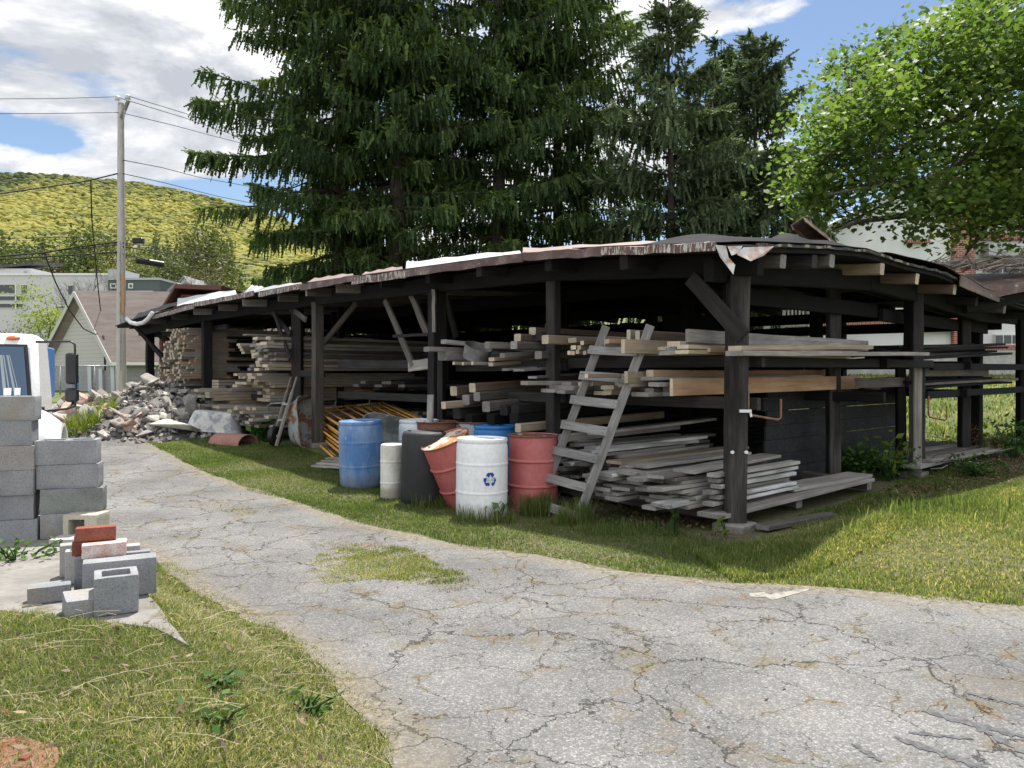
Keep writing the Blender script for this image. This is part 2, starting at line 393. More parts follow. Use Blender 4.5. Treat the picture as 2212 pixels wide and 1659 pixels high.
# ================================================================ the ground
def axis(lo, a, b, hi, step, grow):
    v = list(np.arange(a, b + 1e-6, step)); s = step; x = b
    while x < hi: s *= grow; x += s; v.append(x)
    s = step; x = a
    while x > lo: s *= grow; x -= s; v.insert(0, x)
    return np.array(v)
gx = axis(-1500, -14, 11, 1500, .1, 1.12); gy = axis(-60, 1.4, 18, 2600, .1, 1.11)
XX, YY = np.meshgrid(gx, gy); ZZ = ground(XX, YY)
nx, ny = len(gx), len(gy)
Vg = np.stack([XX.ravel(), YY.ravel(), ZZ.ravel() - .004], 1)
ii, jj = np.meshgrid(np.arange(nx - 1), np.arange(ny - 1)); b0 = (jj * nx + ii).ravel()
Fg = np.stack([b0, b0 + 1, b0 + nx + 1, b0 + nx], 1)
t = NT('soil_and_turf'); po = t.pos()
sep = t.n('ShaderNodeSeparateXYZ'); t.set(sep, 0, po)
soil = t.ramp(t.noise(po, 16, 9, .72), [(.3, (.06, .05, .032)), (.5, (.125, .11, .07)), (.7, (.23, .205, .14))])
turf = t.ramp(t.noise(po, 11, 6, .7), [(.3, (.045, .075, .018)), (.55, (.09, .135, .03)), (.75, (.15, .18, .055))])
far = t.math('MULTIPLY', t.math('SUBTRACT', sep.outputs[1], 13.0), .2, True)
am = t.math('ADD', t.ramp(t.noise(po, 1.6, 6, .6), [(.38, .0), (.62, .5)]), far, True)
c = t.mix(am, soil, turf)
c = t.mix(far, c, t.ramp(t.noise(po, 2.0, 6, .7), [(.3, (.09, .112, .045)), (.7, (.15, .172, .08))]))
gm = t.bsdf(c, .95, normal=t.bump(t.noise(po, 30, 5, .7), .6, .03), spec=.1)
gnd = np_mesh('ground', Vg, Fg, gm, smooth=True); tag(gnd, kind='structure')

def inside(px, py, poly):
    r = np.zeros(np.shape(px), bool); n = len(poly); j = n - 1
    for i in range(n):
        xi, yi = poly[i]; xj, yj = poly[j]
        cnd = ((yi > py) != (yj > py)) & (px < (xj - xi) * (py - yi) / (yj - yi + 1e-12) + xi)
        r ^= cnd; j = i
    return r
def gp(pts): return [tuple(G(x, y)[:2]) for x, y in pts]
def rough_poly(poly, step=.12, amp=.05, seed=0):
    rg = random.Random(seed); out = []
    for i in range(len(poly)):
        a, b = Vector(poly[i] + (0,)), Vector(poly[(i + 1) % len(poly)] + (0,)); L = (b - a).length; n = max(1, min(200, int(L / step)))
        for k in range(n):
            p = a + (b - a) * (k / n); w_ = mnoise.noise((p.x * 1.7, p.y * 1.7, seed)) * amp * 1.6 + mnoise.noise((p.x * 7, p.y * 7, seed + 5)) * amp
            nrm = Vector((-(b - a).y, (b - a).x, 0)).normalized(); p = p + nrm * w_; out.append((p.x, p.y))
    return out
def sheet(name, poly, step, zo, mat, kind='structure', bounds=None):
    P_ = np.array(poly); x0, y0 = P_.min(0) - step; x1, y1 = P_.max(0) + step
    if bounds: x0, y0, x1, y1 = max(x0, bounds[0]), max(y0, bounds[1]), min(x1, bounds[2]), min(y1, bounds[3])
    ax = np.arange(x0, x1 + step, step); ay = np.arange(y0, y1 + step, step)
    X, Y = np.meshgrid(ax, ay); n = len(ax)
    cx_, cy_ = X[:-1, :-1] + step / 2, Y[:-1, :-1] + step / 2
    m = inside(cx_, cy_, poly)
    i_, j_ = np.meshgrid(np.arange(n - 1), np.arange(len(ay) - 1)); b = (j_ * n + i_)[m]
    Q = np.stack([b, b + 1, b + n + 1, b + n], 1)
    used, inv = np.unique(Q, return_inverse=True); Q = inv.reshape(Q.shape)
    vx, vy = X.ravel()[used].copy(), Y.ravel()[used].copy()
    ed = {}
    for q in Q:
        for k in range(4):
            e = (min(q[k], q[(k + 1) % 4]), max(q[k], q[(k + 1) % 4])); ed[e] = ed.get(e, 0) + 1
    bv = sorted({v for e, c_ in ed.items() if c_ == 1 for v in e})
    A = np.array(poly); B = np.roll(A, -1, 0); Ed = B - A; L2 = (Ed ** 2).sum(1) + 1e-12
    for v in bv:
        p = np.array([vx[v], vy[v]]); tt = np.clip(((p - A) * Ed).sum(1) / L2, 0, 1); qs = A + Ed * tt[:, None]
        k = ((qs - p) ** 2).sum(1).argmin()
        if ((qs[k] - p) ** 2).sum() < (1.6 * step) ** 2: vx[v], vy[v] = qs[k]
    z = ground(vx, vy) + zo
    o = np_mesh(name, np.stack([vx, vy, z], 1), Q, mat, smooth=True); tag(o, kind=kind)
    ds = np.full(len(vx), 1e9)
    for a_, e_, l_ in zip(A[::3], (np.roll(A, -3, 0) - A)[::3], range(len(A))):
        tt = np.clip(((vx - a_[0]) * e_[0] + (vy - a_[1]) * e_[1]) / ((e_ ** 2).sum() + 1e-12), 0, 1); ds = np.minimum(ds, np.hypot(vx - a_[0] - e_[0] * tt, vy - a_[1] - e_[1] * tt))
    at_ = o.data.attributes.new('edge', 'FLOAT', 'POINT'); at_.data.foreach_set('value', ds.astype(np.float32)); return o
STRIP_EDGE = [(300, 946), (420, 1010), (560, 1062), (690, 1102), (800, 1137), (950, 1168), (1100, 1192), (1250, 1217), (1400, 1242), (1530, 1257), (1640, 1262), (1800, 1270), (2000, 1290), (2212, 1312), (2700, 1352)]
ASPH = gp(STRIP_EDGE) + [(9, 4.6), (9, -3), (-.1, -3)] + LEFT_EDGE[:] + [(-6, 7.2), (-9, 7.3), (-26, 7.6), (-26, 24)] + gp([(60, 874), (215, 869), (300, 905)])
ASPH_R = rough_poly(ASPH, .1, .06, 3)
t = NT('worn_asphalt'); po = t.pos()
flat = t.maps(po, (1, 1, .02))
wn = t.n('ShaderNodeTexNoise'); wn.inputs['Scale'].default_value = 2.2; wn.inputs['Detail'].default_value = 6; wn.inputs['Roughness'].default_value = .65; t.set(wn, 'Vector', flat)
wv = t.n('ShaderNodeVectorMath', operation='SCALE'); t.set(wv, 0, wn.outputs['Color']); wv.inputs['Scale'].default_value = .55
wp = t.vmath('ADD', flat, wv.outputs[0])
crk = t.voro(wp, .85, 'DISTANCE_TO_EDGE'); crk2 = t.voro(t.maps(wp, (1, 1, 1), (5.3, 1.7, 0)), 2.3, 'DISTANCE_TO_EDGE')
region = t.ramp(t.noise(flat, .55, 3, .5), [(.36, 0.0), (.50, 1.0)])
wid = t.ramp(t.noise(flat, 3.0, 3, .6), [(.35, .25), (.7, 1.0)])
c1 = t.math('SUBTRACT', 1.0, t.math('DIVIDE', crk, t.math('MULTIPLY', wid, .011)), True)
c2 = t.math('MULTIPLY', t.math('SUBTRACT', 1.0, t.math('DIVIDE', crk2, t.math('MULTIPLY', wid, .014)), True), region)
ck = t.math('MAXIMUM', t.math('MULTIPLY', c1, t.ramp(t.noise(flat, .8, 2, .5), [(.30, .3), (.46, 1.0)])), t.math('MULTIPLY', c2, .8))
stone = t.n('ShaderNodeTexVoronoi'); stone.inputs['Scale'].default_value = 95; t.set(stone, 'Vector', flat)
sv = t.n('ShaderNodeSeparateColor'); t.set(sv, 0, stone.outputs['Color'])
agg = t.ramp(sv.outputs[0], [(.0, (.07, .068, .065)), (.45, (.134, .130, .124)), (.75, (.192, .186, .177)), (1.0, (.30, .292, .278))])
agg = t.mix(t.ramp(stone.outputs['Distance'], [(.32, 0.0), (.66, .6)]), agg, (.075, .075, .077))
fine = t.noise(flat, 160, 2, .6); agg = t.mix(.25, agg, t.ramp(fine, [(.3, (.10, .10, .10)), (.7, (.42, .415, .41))]))
tone = t.ramp(t.noise(flat, .9, 5, .6), [(.32, .70), (.66, 1.16)])
agg = t.mix(1.0, agg, tone, 'MULTIPLY')
dirt = t.ramp(t.noise(t.maps(flat, (1, 1, 1), (4.4, 9, 0)), .75, 6, .62), [(.56, 0.0), (.72, .55)])
agg = t.mix(dirt, agg, (.19, .165, .13))
moss = t.math('MULTIPLY', t.ramp(t.noise(flat, 3.4, 5, .65), [(.52, 0.0), (.62, 1.0)]), t.ramp(t.math('MINIMUM', crk, crk2), [(.0, .8), (.09, 0.0)]))
agg = t.mix(moss, agg, t.ramp(t.noise(flat, 14, 3, .6), [(.4, (.15, .095, .055)), (.6, (.12, .115, .05))]))
agg = t.mix(t.math('MULTIPLY', ck, .8), agg, (.022, .021, .019))
ea = t.n('ShaderNodeAttribute'); ea.attribute_name = 'edge'
ed_ = t.math('ADD', ea.outputs['Fac'], t.math('MULTIPLY', t.math('SUBTRACT', t.noise(flat, 3.2, 6, .65), .5), .55))
agg = t.mix(t.ramp(ed_, [(.02, .85), (.30, 0.0)]), agg, t.ramp(t.noise(flat, 22, 5, .7), [(.3, (.09, .075, .05)), (.5, (.17, .145, .105)), (.7, (.30, .27, .21))]))
h = t.math('SUBTRACT', t.math('MULTIPLY', stone.outputs['Distance'], -.35), t.math('MULTIPLY', ck, 1.5))
M['asphalt'] = t.bsdf(agg, .92, normal=t.bump(h, .8, .008), spec=.2)
sheet('driveway', ASPH_R, .1, .006, M['asphalt'])
# concrete pad beside the drive, under the block stack
SLABZ = .385
def g2(x, y, z): D = (EYE - z) * F / (y - HY); return ((x - CX) / F * D, D)
PADF = [g2(x, y, SLABZ) for x, y in ((340, 1356), (255, 1344), (130, 1332), (0, 1318))]
slab_poly = [(-1.44, 3.43), (-1.92, 4.12), (-2.54, 4.97), (-3.16, 5.82), (-3.45, 6.30), (-9.5, 6.9), (-9.5, 4.55)] + PADF[::-1]
sp = rough_poly(slab_poly, .14, .015, 9)
mb = MB(); mb.prism(sp, -.10, SLABZ); so_ = mb.build('concrete_pad', M['slab']); tag(so_, kind='structure')
# the painted stripe and the tar lines on the drive
mb = MB()
def decal(mb, pts, zo=.0):
    ps = [G(x, y) for x, y in pts]; vs = [(p.x, p.y, gz(p.x, p.y) + .0085 + zo) for p in ps]
    mb.add(vs, [tuple(range(len(vs)))])
decal(mb, [(1618, 1284), (1650, 1281), (1662, 1286), (1700, 1279), (1752, 1273), (1742, 1279), (1700, 1290), (1668, 1299), (1655, 1293), (1620, 1291)])
tag(mb.build('paint_marking', patchy('cream_paint', (.27, .26, .215), (.17, .165, .155), 14, .46, .56, .8, .9)), 'short worn cream paint mark on the asphalt near the bright grass', 'paint mark', kind='structure')
mb = MB()
rg = random.Random(5)
for (x0, y0, x1, y1, wd) in [(1930, 1595, 2140, 1668, 13), (1990, 1538, 2230, 1600, 12), (2075, 1552, 2230, 1640, 13), (2090, 1500, 2230, 1530, 9), (1840, 1610, 1905, 1648, 12), (1960, 1585, 2100, 1600, 7)]:
    n = 26; L, R = [], []
    for k in range(n + 1):
        t_ = k / n; x = x0 + (x1 - x0) * t_; y = y0 + (y1 - y0) * t_; h_ = wd * (.35 + .3 * rg.random()) * min(1, 3 * t_ + .3, 3 * (1 - t_) + .3)
        L.append((x + rg.uniform(-3, 3), y - h_ * rg.uniform(.5, 1.3))); R.append((x + rg.uniform(-3, 3), y + h_ * rg.uniform(.5, 1.3)))
    for k in range(n): decal(mb, [L[k], L[k + 1], R[k + 1], R[k]], .0005)
tag(mb.build('tar_seal', patchy('tar', (.055, .055, .058), (.12, .12, .122), 30, .42, .6, .7, .9)), kind='structure')

# ================================================================ grass
GRASS = foliage('grass_blades', [(0, (.075, .118, .028)), (.35, (.15, .203, .054)), (.62, (.25, .283, .092)), (.82, (.37, .345, .15)), (1, (.50, .43, .25))], .55, (1.45, 1.4, .85))
GRASS_SHADE = foliage('shade_toned_grass_blades', [(0, (.06, .10, .025)), (.4, (.12, .17, .042)), (.75, (.20, .225, .075)), (1, (.33, .30, .16))], .45, (1.1, 1.2, .55))  # darker copy of the grass colours, toned for shaded ground; also tints clover
def blades(name, poly, n, hmin, hmax, wid, mat, label, straw=.2, lean=.5, holes=None, clump=1.2, thin=.35, seed=1, lo=0, broad=0.0, dens_fn=None, zf=None):
    rg = np.random.default_rng(seed); Pm = np.array(poly); x0, y0 = Pm.min(0); x1, y1 = Pm.max(0)
    X, Y = [], []; tot = 0; guard = 0
    while tot < n and guard < 200:
        guard += 1
        x = rg.uniform(x0, x1, n); y = rg.uniform(y0, y1, n); k = inside(x, y, poly)
        for h_ in holes or []: k &= ~inside(x, y, h_)
        nv = np.sin(x * 2.1 * clump + 1.3 * np.sin(y * 1.7 * clump)) * np.cos(y * 2.6 * clump + 1.1 * np.sin(x * 1.4)) * .5 + .5
        nv = .6 * nv + .4 * (np.sin(x * 9.3 + 2 * np.cos(y * 7)) * np.cos(y * 8.1) * .5 + .5)
        k &= rg.uniform(0, 1, n) < thin + (1 - thin) * nv
        if dens_fn is not None: k &= rg.uniform(0, 1, n) < dens_fn(x, y)
        X.append(x[k]); Y.append(y[k]); tot += k.sum()
    X = np.concatenate(X)[:n]; Y = np.concatenate(Y)[:n]; N = len(X)
    Z = (zf if zf is not None else ground)(X, Y) - .004
    nv = np.sin(X * 1.9 + 1.5 * np.sin(Y * 1.3)) * np.cos(Y * 2.2 + X * .6) * .5 + .5
    Hh = rg.uniform(hmin, hmax, N) * (.55 + .75 * nv); isb = rg.uniform(0, 1, N) < broad
    Wd = wid * rg.uniform(.6, 1.3, N); Hh = np.where(isb, Hh * .6, Hh); Wd = np.where(isb, Wd * 3.2, Wd)
    a = rg.uniform(0, 2 * np.pi, N); ln = rg.uniform(.1, 1, N) * lean; la = a + np.pi / 2 + rg.normal(0, .5, N)
    dx_, dy_ = np.cos(a) * Wd / 2, np.sin(a) * Wd / 2; lx, ly = np.cos(la) * ln * Hh, np.sin(la) * ln * Hh
    V = np.zeros((N, 5, 3))
    V[:, 0] = np.stack([X - dx_, Y - dy_, Z], 1); V[:, 1] = np.stack([X + dx_, Y + dy_, Z], 1)
    V[:, 2] = np.stack([X - dx_ * .8 + lx * .35, Y - dy_ * .8 + ly * .35, Z + Hh * .55], 1); V[:, 3] = np.stack([X + dx_ * .8 + lx * .35, Y + dy_ * .8 + ly * .35, Z + Hh * .55], 1)
    V[:, 4] = np.stack([X + lx, Y + ly, Z + Hh * (1 - .25 * ln)], 1)
    b = np.arange(N)[:, None] * 5; Fc = np.concatenate([b + [0, 1, 3], b + [0, 3, 2], b + [2, 3, 4]], 1).reshape(-1, 3)
    nm = np.sin(X * 6.1 + 2.2 * np.sin(Y * 5.3)) * np.cos(Y * 7.2 + 1.7 * np.cos(X * 4.4)) * .5 + .5
    r = np.clip(rg.beta(2, 3, N) * .5 + .22 * (1 - nv) + .22 * (nm - .4) + np.where(rg.uniform(0, 1, N) < straw * (1.6 - 1.2 * nv), rg.uniform(.25, .6, N), 0), 0, 1)
    o = np_mesh(name, V.reshape(-1, 3), Fc, mat, np.repeat(r, 3)); return tag(o, label, 'grass', kind='stuff')
bank0 = [(-.31, 2.36)] + LEFT_EDGE[2:] + [(-5.5, 7.2), (-5.5, 6.4), (-3.45, 6.34), (-3.16, 5.82), (-1.46, 3.46)] + PADF + [(-3.4, 4.2), (-2.1, 2.35), (-.3, 2.35)]
bank = rough_poly(bank0, .15, .05, 2)
blades('grass', bank, 150000, .014, .052, .0036, GRASS, 'patchy short grass on the bank beside the concrete pad', .28, 1.0, clump=1.6, thin=.35, seed=3, broad=.05)
blades('dry_thatch', bank, 26000, .02, .06, .0028, foliage('dry_thatch', [(0, (.14, .115, .06)), (.5, (.26, .22, .125)), (1, (.44, .39, .25))], .2), 'dry mown straw matted between the blades of the near grass', .6, 2.6, clump=.9, thin=.2, seed=23)
blades('clover', bank, 9000, .012, .035, .011, GRASS_SHADE, 'small broad green leaves among the near grass', .05, .9, clump=.8, thin=.1, seed=24)
strip = gp(STRIP_EDGE[:11]) + [tuple(S(-.9, .3, 0)[:2]), tuple(S(-.5, -.7, 0)[:2]), tuple(S(.4, -.5, 0)[:2]), tuple(S(4, -.3, 0)[:2]), tuple(S(9, -.35, 0)[:2]), tuple(S(13.2, -1.5, 0)[:2])]
strip = rough_poly(strip, .2, .09, 6)
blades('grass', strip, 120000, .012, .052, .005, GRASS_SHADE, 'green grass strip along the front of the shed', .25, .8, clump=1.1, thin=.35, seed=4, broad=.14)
mound = gp([(1560, 1258), (1640, 1263), (1800, 1271), (2000, 1291), (2212, 1313), (2500, 1335)]) + [(8.2, 6.0), (9.5, 9.0), (9.2, 11.2), (7.6, 10.2), (4.9, 8.0), (3.2, 6.7)]
mound = rough_poly(mound, .2, .09, 7)
blades('grass', mound, 130000, .018, .065, .0055, GRASS, 'bright sunlit grass on the low mound beside the asphalt', .3, .8, clump=1.3, thin=.4, seed=5, broad=.16)
side = [tuple(S(-1.2, .2, 0)[:2]), tuple(S(-.2, .4, 0)[:2]), tuple(S(.2, 6.5, 0)[:2]), tuple(S(-1.6, 6, 0)[:2]), (5.0, 8.0), (3.3, 6.7)]
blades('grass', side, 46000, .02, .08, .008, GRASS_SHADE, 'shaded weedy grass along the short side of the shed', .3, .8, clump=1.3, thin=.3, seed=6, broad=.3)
blades('grass', [(1.7, 5.85), (3.2, 6.5), (3.5, 6.9), (3.5, 8.2), (2.8, 7.5), (1.6, 6.8)], 26000, .025, .085, .008, GRASS, 'thin grass and clover in front of the corner post', .35, .8, clump=1.3, thin=.35, seed=16, broad=.2)
isl = gp([(705, 1182), (790, 1182), (860, 1192), (940, 1222), (1000, 1256), (950, 1264), (860, 1258), (790, 1250), (700, 1256), (690, 1225)])
icx, icy = np.mean([p[0] for p in isl]), np.mean([p[1] for p in isl])
ISL = rough_poly([(icx + (x - icx) * 1.18, icy + (y - icy) * 1.25) for x, y in isl], .08, .10, 11)
idn = lambda x, y: np.clip(1.5 - 1.35 * np.sqrt(((x - icx - .25 * (icy - y)) / .62) ** 2 + ((y - icy) / .62) ** 2) + .5 * np.sin(x * 13 + 2 * np.sin(y * 9)) * np.cos(y * 15), .0, 1)
blades('grass', ISL, 22000, .012, .045, .0055, GRASS, 'small island of grass in the middle of the driveway', .3, .8, thin=.4, seed=7, broad=.12, dens_fn=idn)
blades('dry_thatch', ISL, 3500, .015, .05, .004, bpy.data.materials['dry_thatch'], 'dry straw round the grass island in the driveway', .6, 2.4, thin=.3, seed=27)
blades('grass', gp([(425, 1092), (470, 1084), (560, 1106), (545, 1116), (480, 1108)]), 900, .01, .035, .007, GRASS, 'thin tuft of grass on the driveway left of the blue drum', .5, .8, thin=.2, seed=8)
blades('grass', [(-.35, 2.2), (-.52, 3.1), (-1.05, 4.13), (-2.2, 5.39), (-3.0, 6.43), (-2.85, 6.5), (-2.0, 5.45), (-.85, 4.13), (-.38, 3.1), (-.1, 2.2)], 5000, .01, .03, .005, GRASS, 'sparse grass and dry straw creeping over the edge of the asphalt', .7, 1.2, thin=.2, seed=9)
lawn = [(6.2, 13.2), (8.5, 14.2), (11, 14), (26, 20), (34, 34), (18, 36), (2, 32), (-3, 26), (3, 20)]
blades('grass', lawn, 60000, .06, .14, .03, GRASS, 'bright lawn rising behind the shed towards the white building', .25, .6, thin=.5, seed=10)
# ================================================================ the lumber shed
SH = empty('lumber_shed', S(0, 0, 0), 'long open-sided dark timber shed with sagging flat roof full of lumber', 'shed')
ZF = [(-.6, 2.80), (-.16, 2.84), (1.28, 2.98), (2.55, 3.08), (5.09, 3.14), (8.37, 3.21), (11.1, 3.20), (14.2, 3.20), (17.0, 3.14), (18.5, 3.08), (20, 2.98)]
ZR = [(-.8, 2.77), (0, 2.85), (1.08, 2.95), (2.15, 3.02), (3.13, 2.98), (4.54, 2.98), (6.39, 2.92), (8.0, 2.94), (10.5, 3.02)]
def lerp(tb, x): return float(np.interp(x, [a for a, b in tb], [b for a, b in tb]))
def RZ(u, v):
    k = math.exp(-max(u, 0) / 2.2)
    return lerp(ZF, u) + (lerp(ZR, v) - 2.80) * k + .055 * min(max(v + .6, 0), 5) * (1 - k) - .05 * max(0, v - 4.4)
def SP(u, v, z): return S(u, v, z) - SH.location
def shed_sheet(name, mat, u0, u1, v0, v1, nu, nv, fz, th=.012, lift=.0):
    mb = MB()
    top = lambda a, b: SP(u0 + (u1 - u0) * a, v0 + (v1 - v0) * b, fz(u0 + (u1 - u0) * a, v0 + (v1 - v0) * b, a, b) + lift + th)
    bot = lambda a, b: SP(u0 + (u1 - u0) * a, v0 + (v1 - v0) * b, fz(u0 + (u1 - u0) * a, v0 + (v1 - v0) * b, a, b) + lift)
    mb.grid(top, nu, nv); mb.grid(lambda a, b: bot(1 - a, b), nu, nv)
    n = nu * nv; e = []
    for i in range(nu - 1): e += [(i, i + 1), ((nv - 1) * nu + i + 1, (nv - 1) * nu + i)]
    for j in range(nv - 1): e += [((j + 1) * nu, j * nu), (j * nu + nu - 1, (j + 1) * nu + nu - 1)]
    mir = lambda k: n + (k // nu) * nu + (nu - 1 - k % nu)
    for a, b in e: mb.f.append((b, a, mir(a), mir(b))); mb.m.append(0)
    return mb.build(name, mat, SH, smooth=30)
# deck of the roof: boards below, felt above
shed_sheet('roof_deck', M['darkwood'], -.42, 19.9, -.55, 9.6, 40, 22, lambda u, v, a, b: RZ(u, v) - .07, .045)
shed_sheet('roofing_felt', M['felt'], -.45, 19.95, -.6, 9.7, 50, 24, lambda u, v, a, b: RZ(u, v) - .018, .018)
rg = random.Random(21)
# posts: (u, v, width, depth, top, material)
def post(p, w, d, top, mat, ang=None, lean=(0, 0), base=None):
    z0 = (gz(p.x, p.y) - .05) if base is None else base
    a = math.atan2(UH[1], UH[0]) if ang is None else ang
    me = board_mesh('post', top - z0, d, w, 0, .004, .012, 8); me.materials.append(mat)
    o = bpy.data.objects.new('post', me); COL.objects.link(o); o.parent = SH
    mid = Vector((p.x + lean[0] / 2, p.y + lean[1] / 2, (top + z0) / 2)) - SH.location
    R = Matrix((Vector((lean[0], lean[1], top - z0)).normalized(), Vector((math.cos(a), math.sin(a), 0)), Vector((0, 0, 1)))).transposed()
    x = R.col[0].copy(); y = (R.col[1] - x * R.col[1].dot(x)).normalized(); z = x.cross(y)
    o.location = mid; o.rotation_euler = Matrix((x, y, z)).transposed().to_euler(); return o
FR = 0.0
u643, _ = onV(643, 800, .3); post(S(u643, .3, 0), .23, .2, RZ(u643, .3) - .28, M['oldwood'], FR)
post(Vector((2.29, 7.93, 0)), .20, .20, 2.72, M['postwood'], FR, (.05, .02))
for px, wd, v in [(1195, .13, .05), (944, .25, .05), (686, .18, 0), (447, .22, .1)]:
    u, _ = onV(px, 800, v); post(S(u, v, 0), wd, .16, RZ(u, v) - .30, M['greydark'] if px == 686 else M['oldwood'])
u944, _ = onV(944, 800, .05)
beam('post', S(u944 - .18, -.02, sg(u944, 0)), S(u944 - .18, -.02, 1.95), .12, .08, M['oldwood'], SH)
beam('post', S(u944 - .13, -.10, 2.22), S(u944 - .13, -.10, 2.86), .20, .05, M['palepost'], SH)
P2, P3, P4, P5 = Vector((4.47, 10.7, 0)), Vector((5.98, 11.45, 0)), Vector((7.88, 13.4, 0)), Vector((9.68, 14.6, 0))
post(P2, .16, .16, 2.86, M['postwood'], FR)
post(P3, .30, .16, 2.86, M['oldwood'], FR, base=1.72); post(P3 + Vector((.0, -.05, 0)), .15, .13, 1.80, M['palepost'], FR); post(P3 + Vector((-.13, .12, 0)), .10, .13, 1.72, M['darkwood'], FR); post(P3 + Vector((.16, .10, 0)), .09, .10, 1.74, M['oldwood'], FR)
post(P4, .16, .16, 2.82, M['oldwood'], FR); post(P5, .16, .16, 2.92, M['darkwood'], FR)
for (u, v, wd) in [(5.6, 3.2, .2), (2.9, 3.3, .16), (9.0, 3.2, .18), (14.1, 2.2, .28), (12.0, 6.2, .2), (6.0, 6.4, .2), (2.4, 6.6, .18), (9.0, 6.4, .2), (15.8, 6.0, .2), (19.4, 0.2, .2), (19.4, 4.5, .2), (19.4, 8.8, .2), (.6, 9.3, .2), (3.2, 9.3, .2), (5.4, 9.3, .2), (9, 9.3, .2), (13, 9.3, .2), (16.5, 9.3, .2), (10.7, 1.5, .12), (12.6, 2.4, .12), (16.3, 1.2, .16)]:
    post(S(u, v, 0), wd, wd, RZ(u, v) - .26, M['darkwood'])
# concrete footings
for p, s_ in [(P2, .36), (P3, .34), (S(0, 0, 0), .34), (P4, .36), (S(onV(686, 800, 0)[0], 0, 0), .34), (P5, .36)]:
    mb = MB(); z = gz(p.x, p.y); mb.box(Vector((p.x, p.y, z + .0)) - SH.location, (s_, s_, .16 if s_ < .36 else .22), rotz(.75 + rg.uniform(-.1, .1)), ch=.02).jitter(.008)
    mb.build('footing', patchy('earth_stained_concrete', (.24, .225, .205), (.15, .14, .125), 6), SH)
# headers and rails
hz = [(-.3, RZ(0, 0) - .17), (2.63, RZ(2.63, 0) - .17), (5.1, RZ(5.1, 0) - .18), (8.9, RZ(8.9, 0) - .19), (14.3, RZ(14.3, 0) - .19), (19.6, RZ(19.6, 0) - .18)]
for (u0, z0), (u1, z1) in zip(hz[:-1], hz[1:]): beam('header_beam', S(u0 + .004, .0, z0 - .04), S(u1, .0, z1 - .04), .12, .24, M['darkwood'], SH)
rz_ = [(-.3, RZ(.1, -.3) - .18), (3.4, RZ(.1, 3.4) - .17), (5.2, RZ(.1, 5.2) - .17), (7.9, RZ(.1, 7.9) - .17), (10.2, RZ(.1, 9) - .1)]
for (v0, z0), (v1, z1) in zip(rz_[:-1], rz_[1:]): beam('header_beam', S(.12, v0 + .004, z0 - .05), S(.12, v1, z1 - .05), .12, .24, M['darkwood'], SH)
beam('rail', S(.5, .6, 2.50), S(.5, 4.6, 2.52), .06, .20, M['darkwood'], SH)
beam('rail', S(.42, 4.6, 2.46), S(.42, 9.3, 2.44), .06, .19, M['darkwood'], SH)
beam('rail', S(.2, 9.4, 2.52), S(6, 9.4, 2.55), .06, .20, M['darkwood'], SH)
for v in (3.2, 6.4, 9.3): beam('header_beam', S(.1, v, RZ(2, v) - .25), S(19.6, v, RZ(18, v) - .22), .12, .22, M['darkwood'], SH)
# rafters reach over the long front; rough outriggers over the short side
for u, mt, sk in [(1.0, 'darkwood', 0), (2.2, 'darkwood', 0), (3.5, 'oldwood', 0), (4.7, 'darkwood', 0), (6.0, 'oldwood', .3), (7.3, 'grey', .5), (8.3, 'greydark', .2), (9.6, 'greydark', .4), (11.0, 'grey', .5), (12.5, 'greydark', .4), (14.0, 'grey', .5), (15.6, 'greydark', .3), (17.2, 'greydark', .3), (18.7, 'oldwood', .2)]:
    v1 = -.50 - rg.uniform(-.06, .1); beam('rafter', S(u, v1, RZ(u, v1) - .155), S(u, 4.4, RZ(u, 4.4) - .155), .11, .15, M[mt], SH, skew=sk)
    beam('rafter', S(u, 4.41, RZ(u, 4.41) - .155), S(u, 9.5, RZ(u, 9.5) - .155), .11, .15, M['darkwood'], SH)
for v, mt in [(.32, 'greydark'), (.95, 'oldwood'), (1.25, 'greydark'), (2.62, 'tan'), (3.75, 'brownwood'), (5.05, 'brownwood'), (6.2, 'oldwood'), (7.4, 'greydark'), (8.8, 'oldwood')]:
    beam('rafter', S(-.40 + rg.uniform(-.03, .05), v, RZ(-.4, v) - .15), S(.95, v, RZ(.9, v) - .15), .12, .14, M[mt], SH)
# fascia strips of flaking maroon metal, a little out of line with each other
for x0, y0, x1, y1, h_, mt in [(1545, 534, 1300, 543, .085, 'maroonflaked'), (1300, 543, 1130, 555, .10, 'maroon'), (1130, 556, 877, 591, .10, 'maroon'), (877, 592, 760, 607, .11, 'maroonflaked'), (775, 600, 650, 621, .10, 'maroon'), (652, 618, 560, 637, .09, 'maroonflaked'), (548, 634, 420, 658, .10, 'maroonflaked'), (420, 662, 330, 685, .10, 'maroonflaked')]:
    ua, za = onV(x0, y0, -.64); ub, zb = onV(x1, y1, -.64)
    beam('fascia', S(ua, -.64, za), S(ub, -.64, zb), .022, h_, M[mt], SH, wob=.008, ch=.002, seg=10)
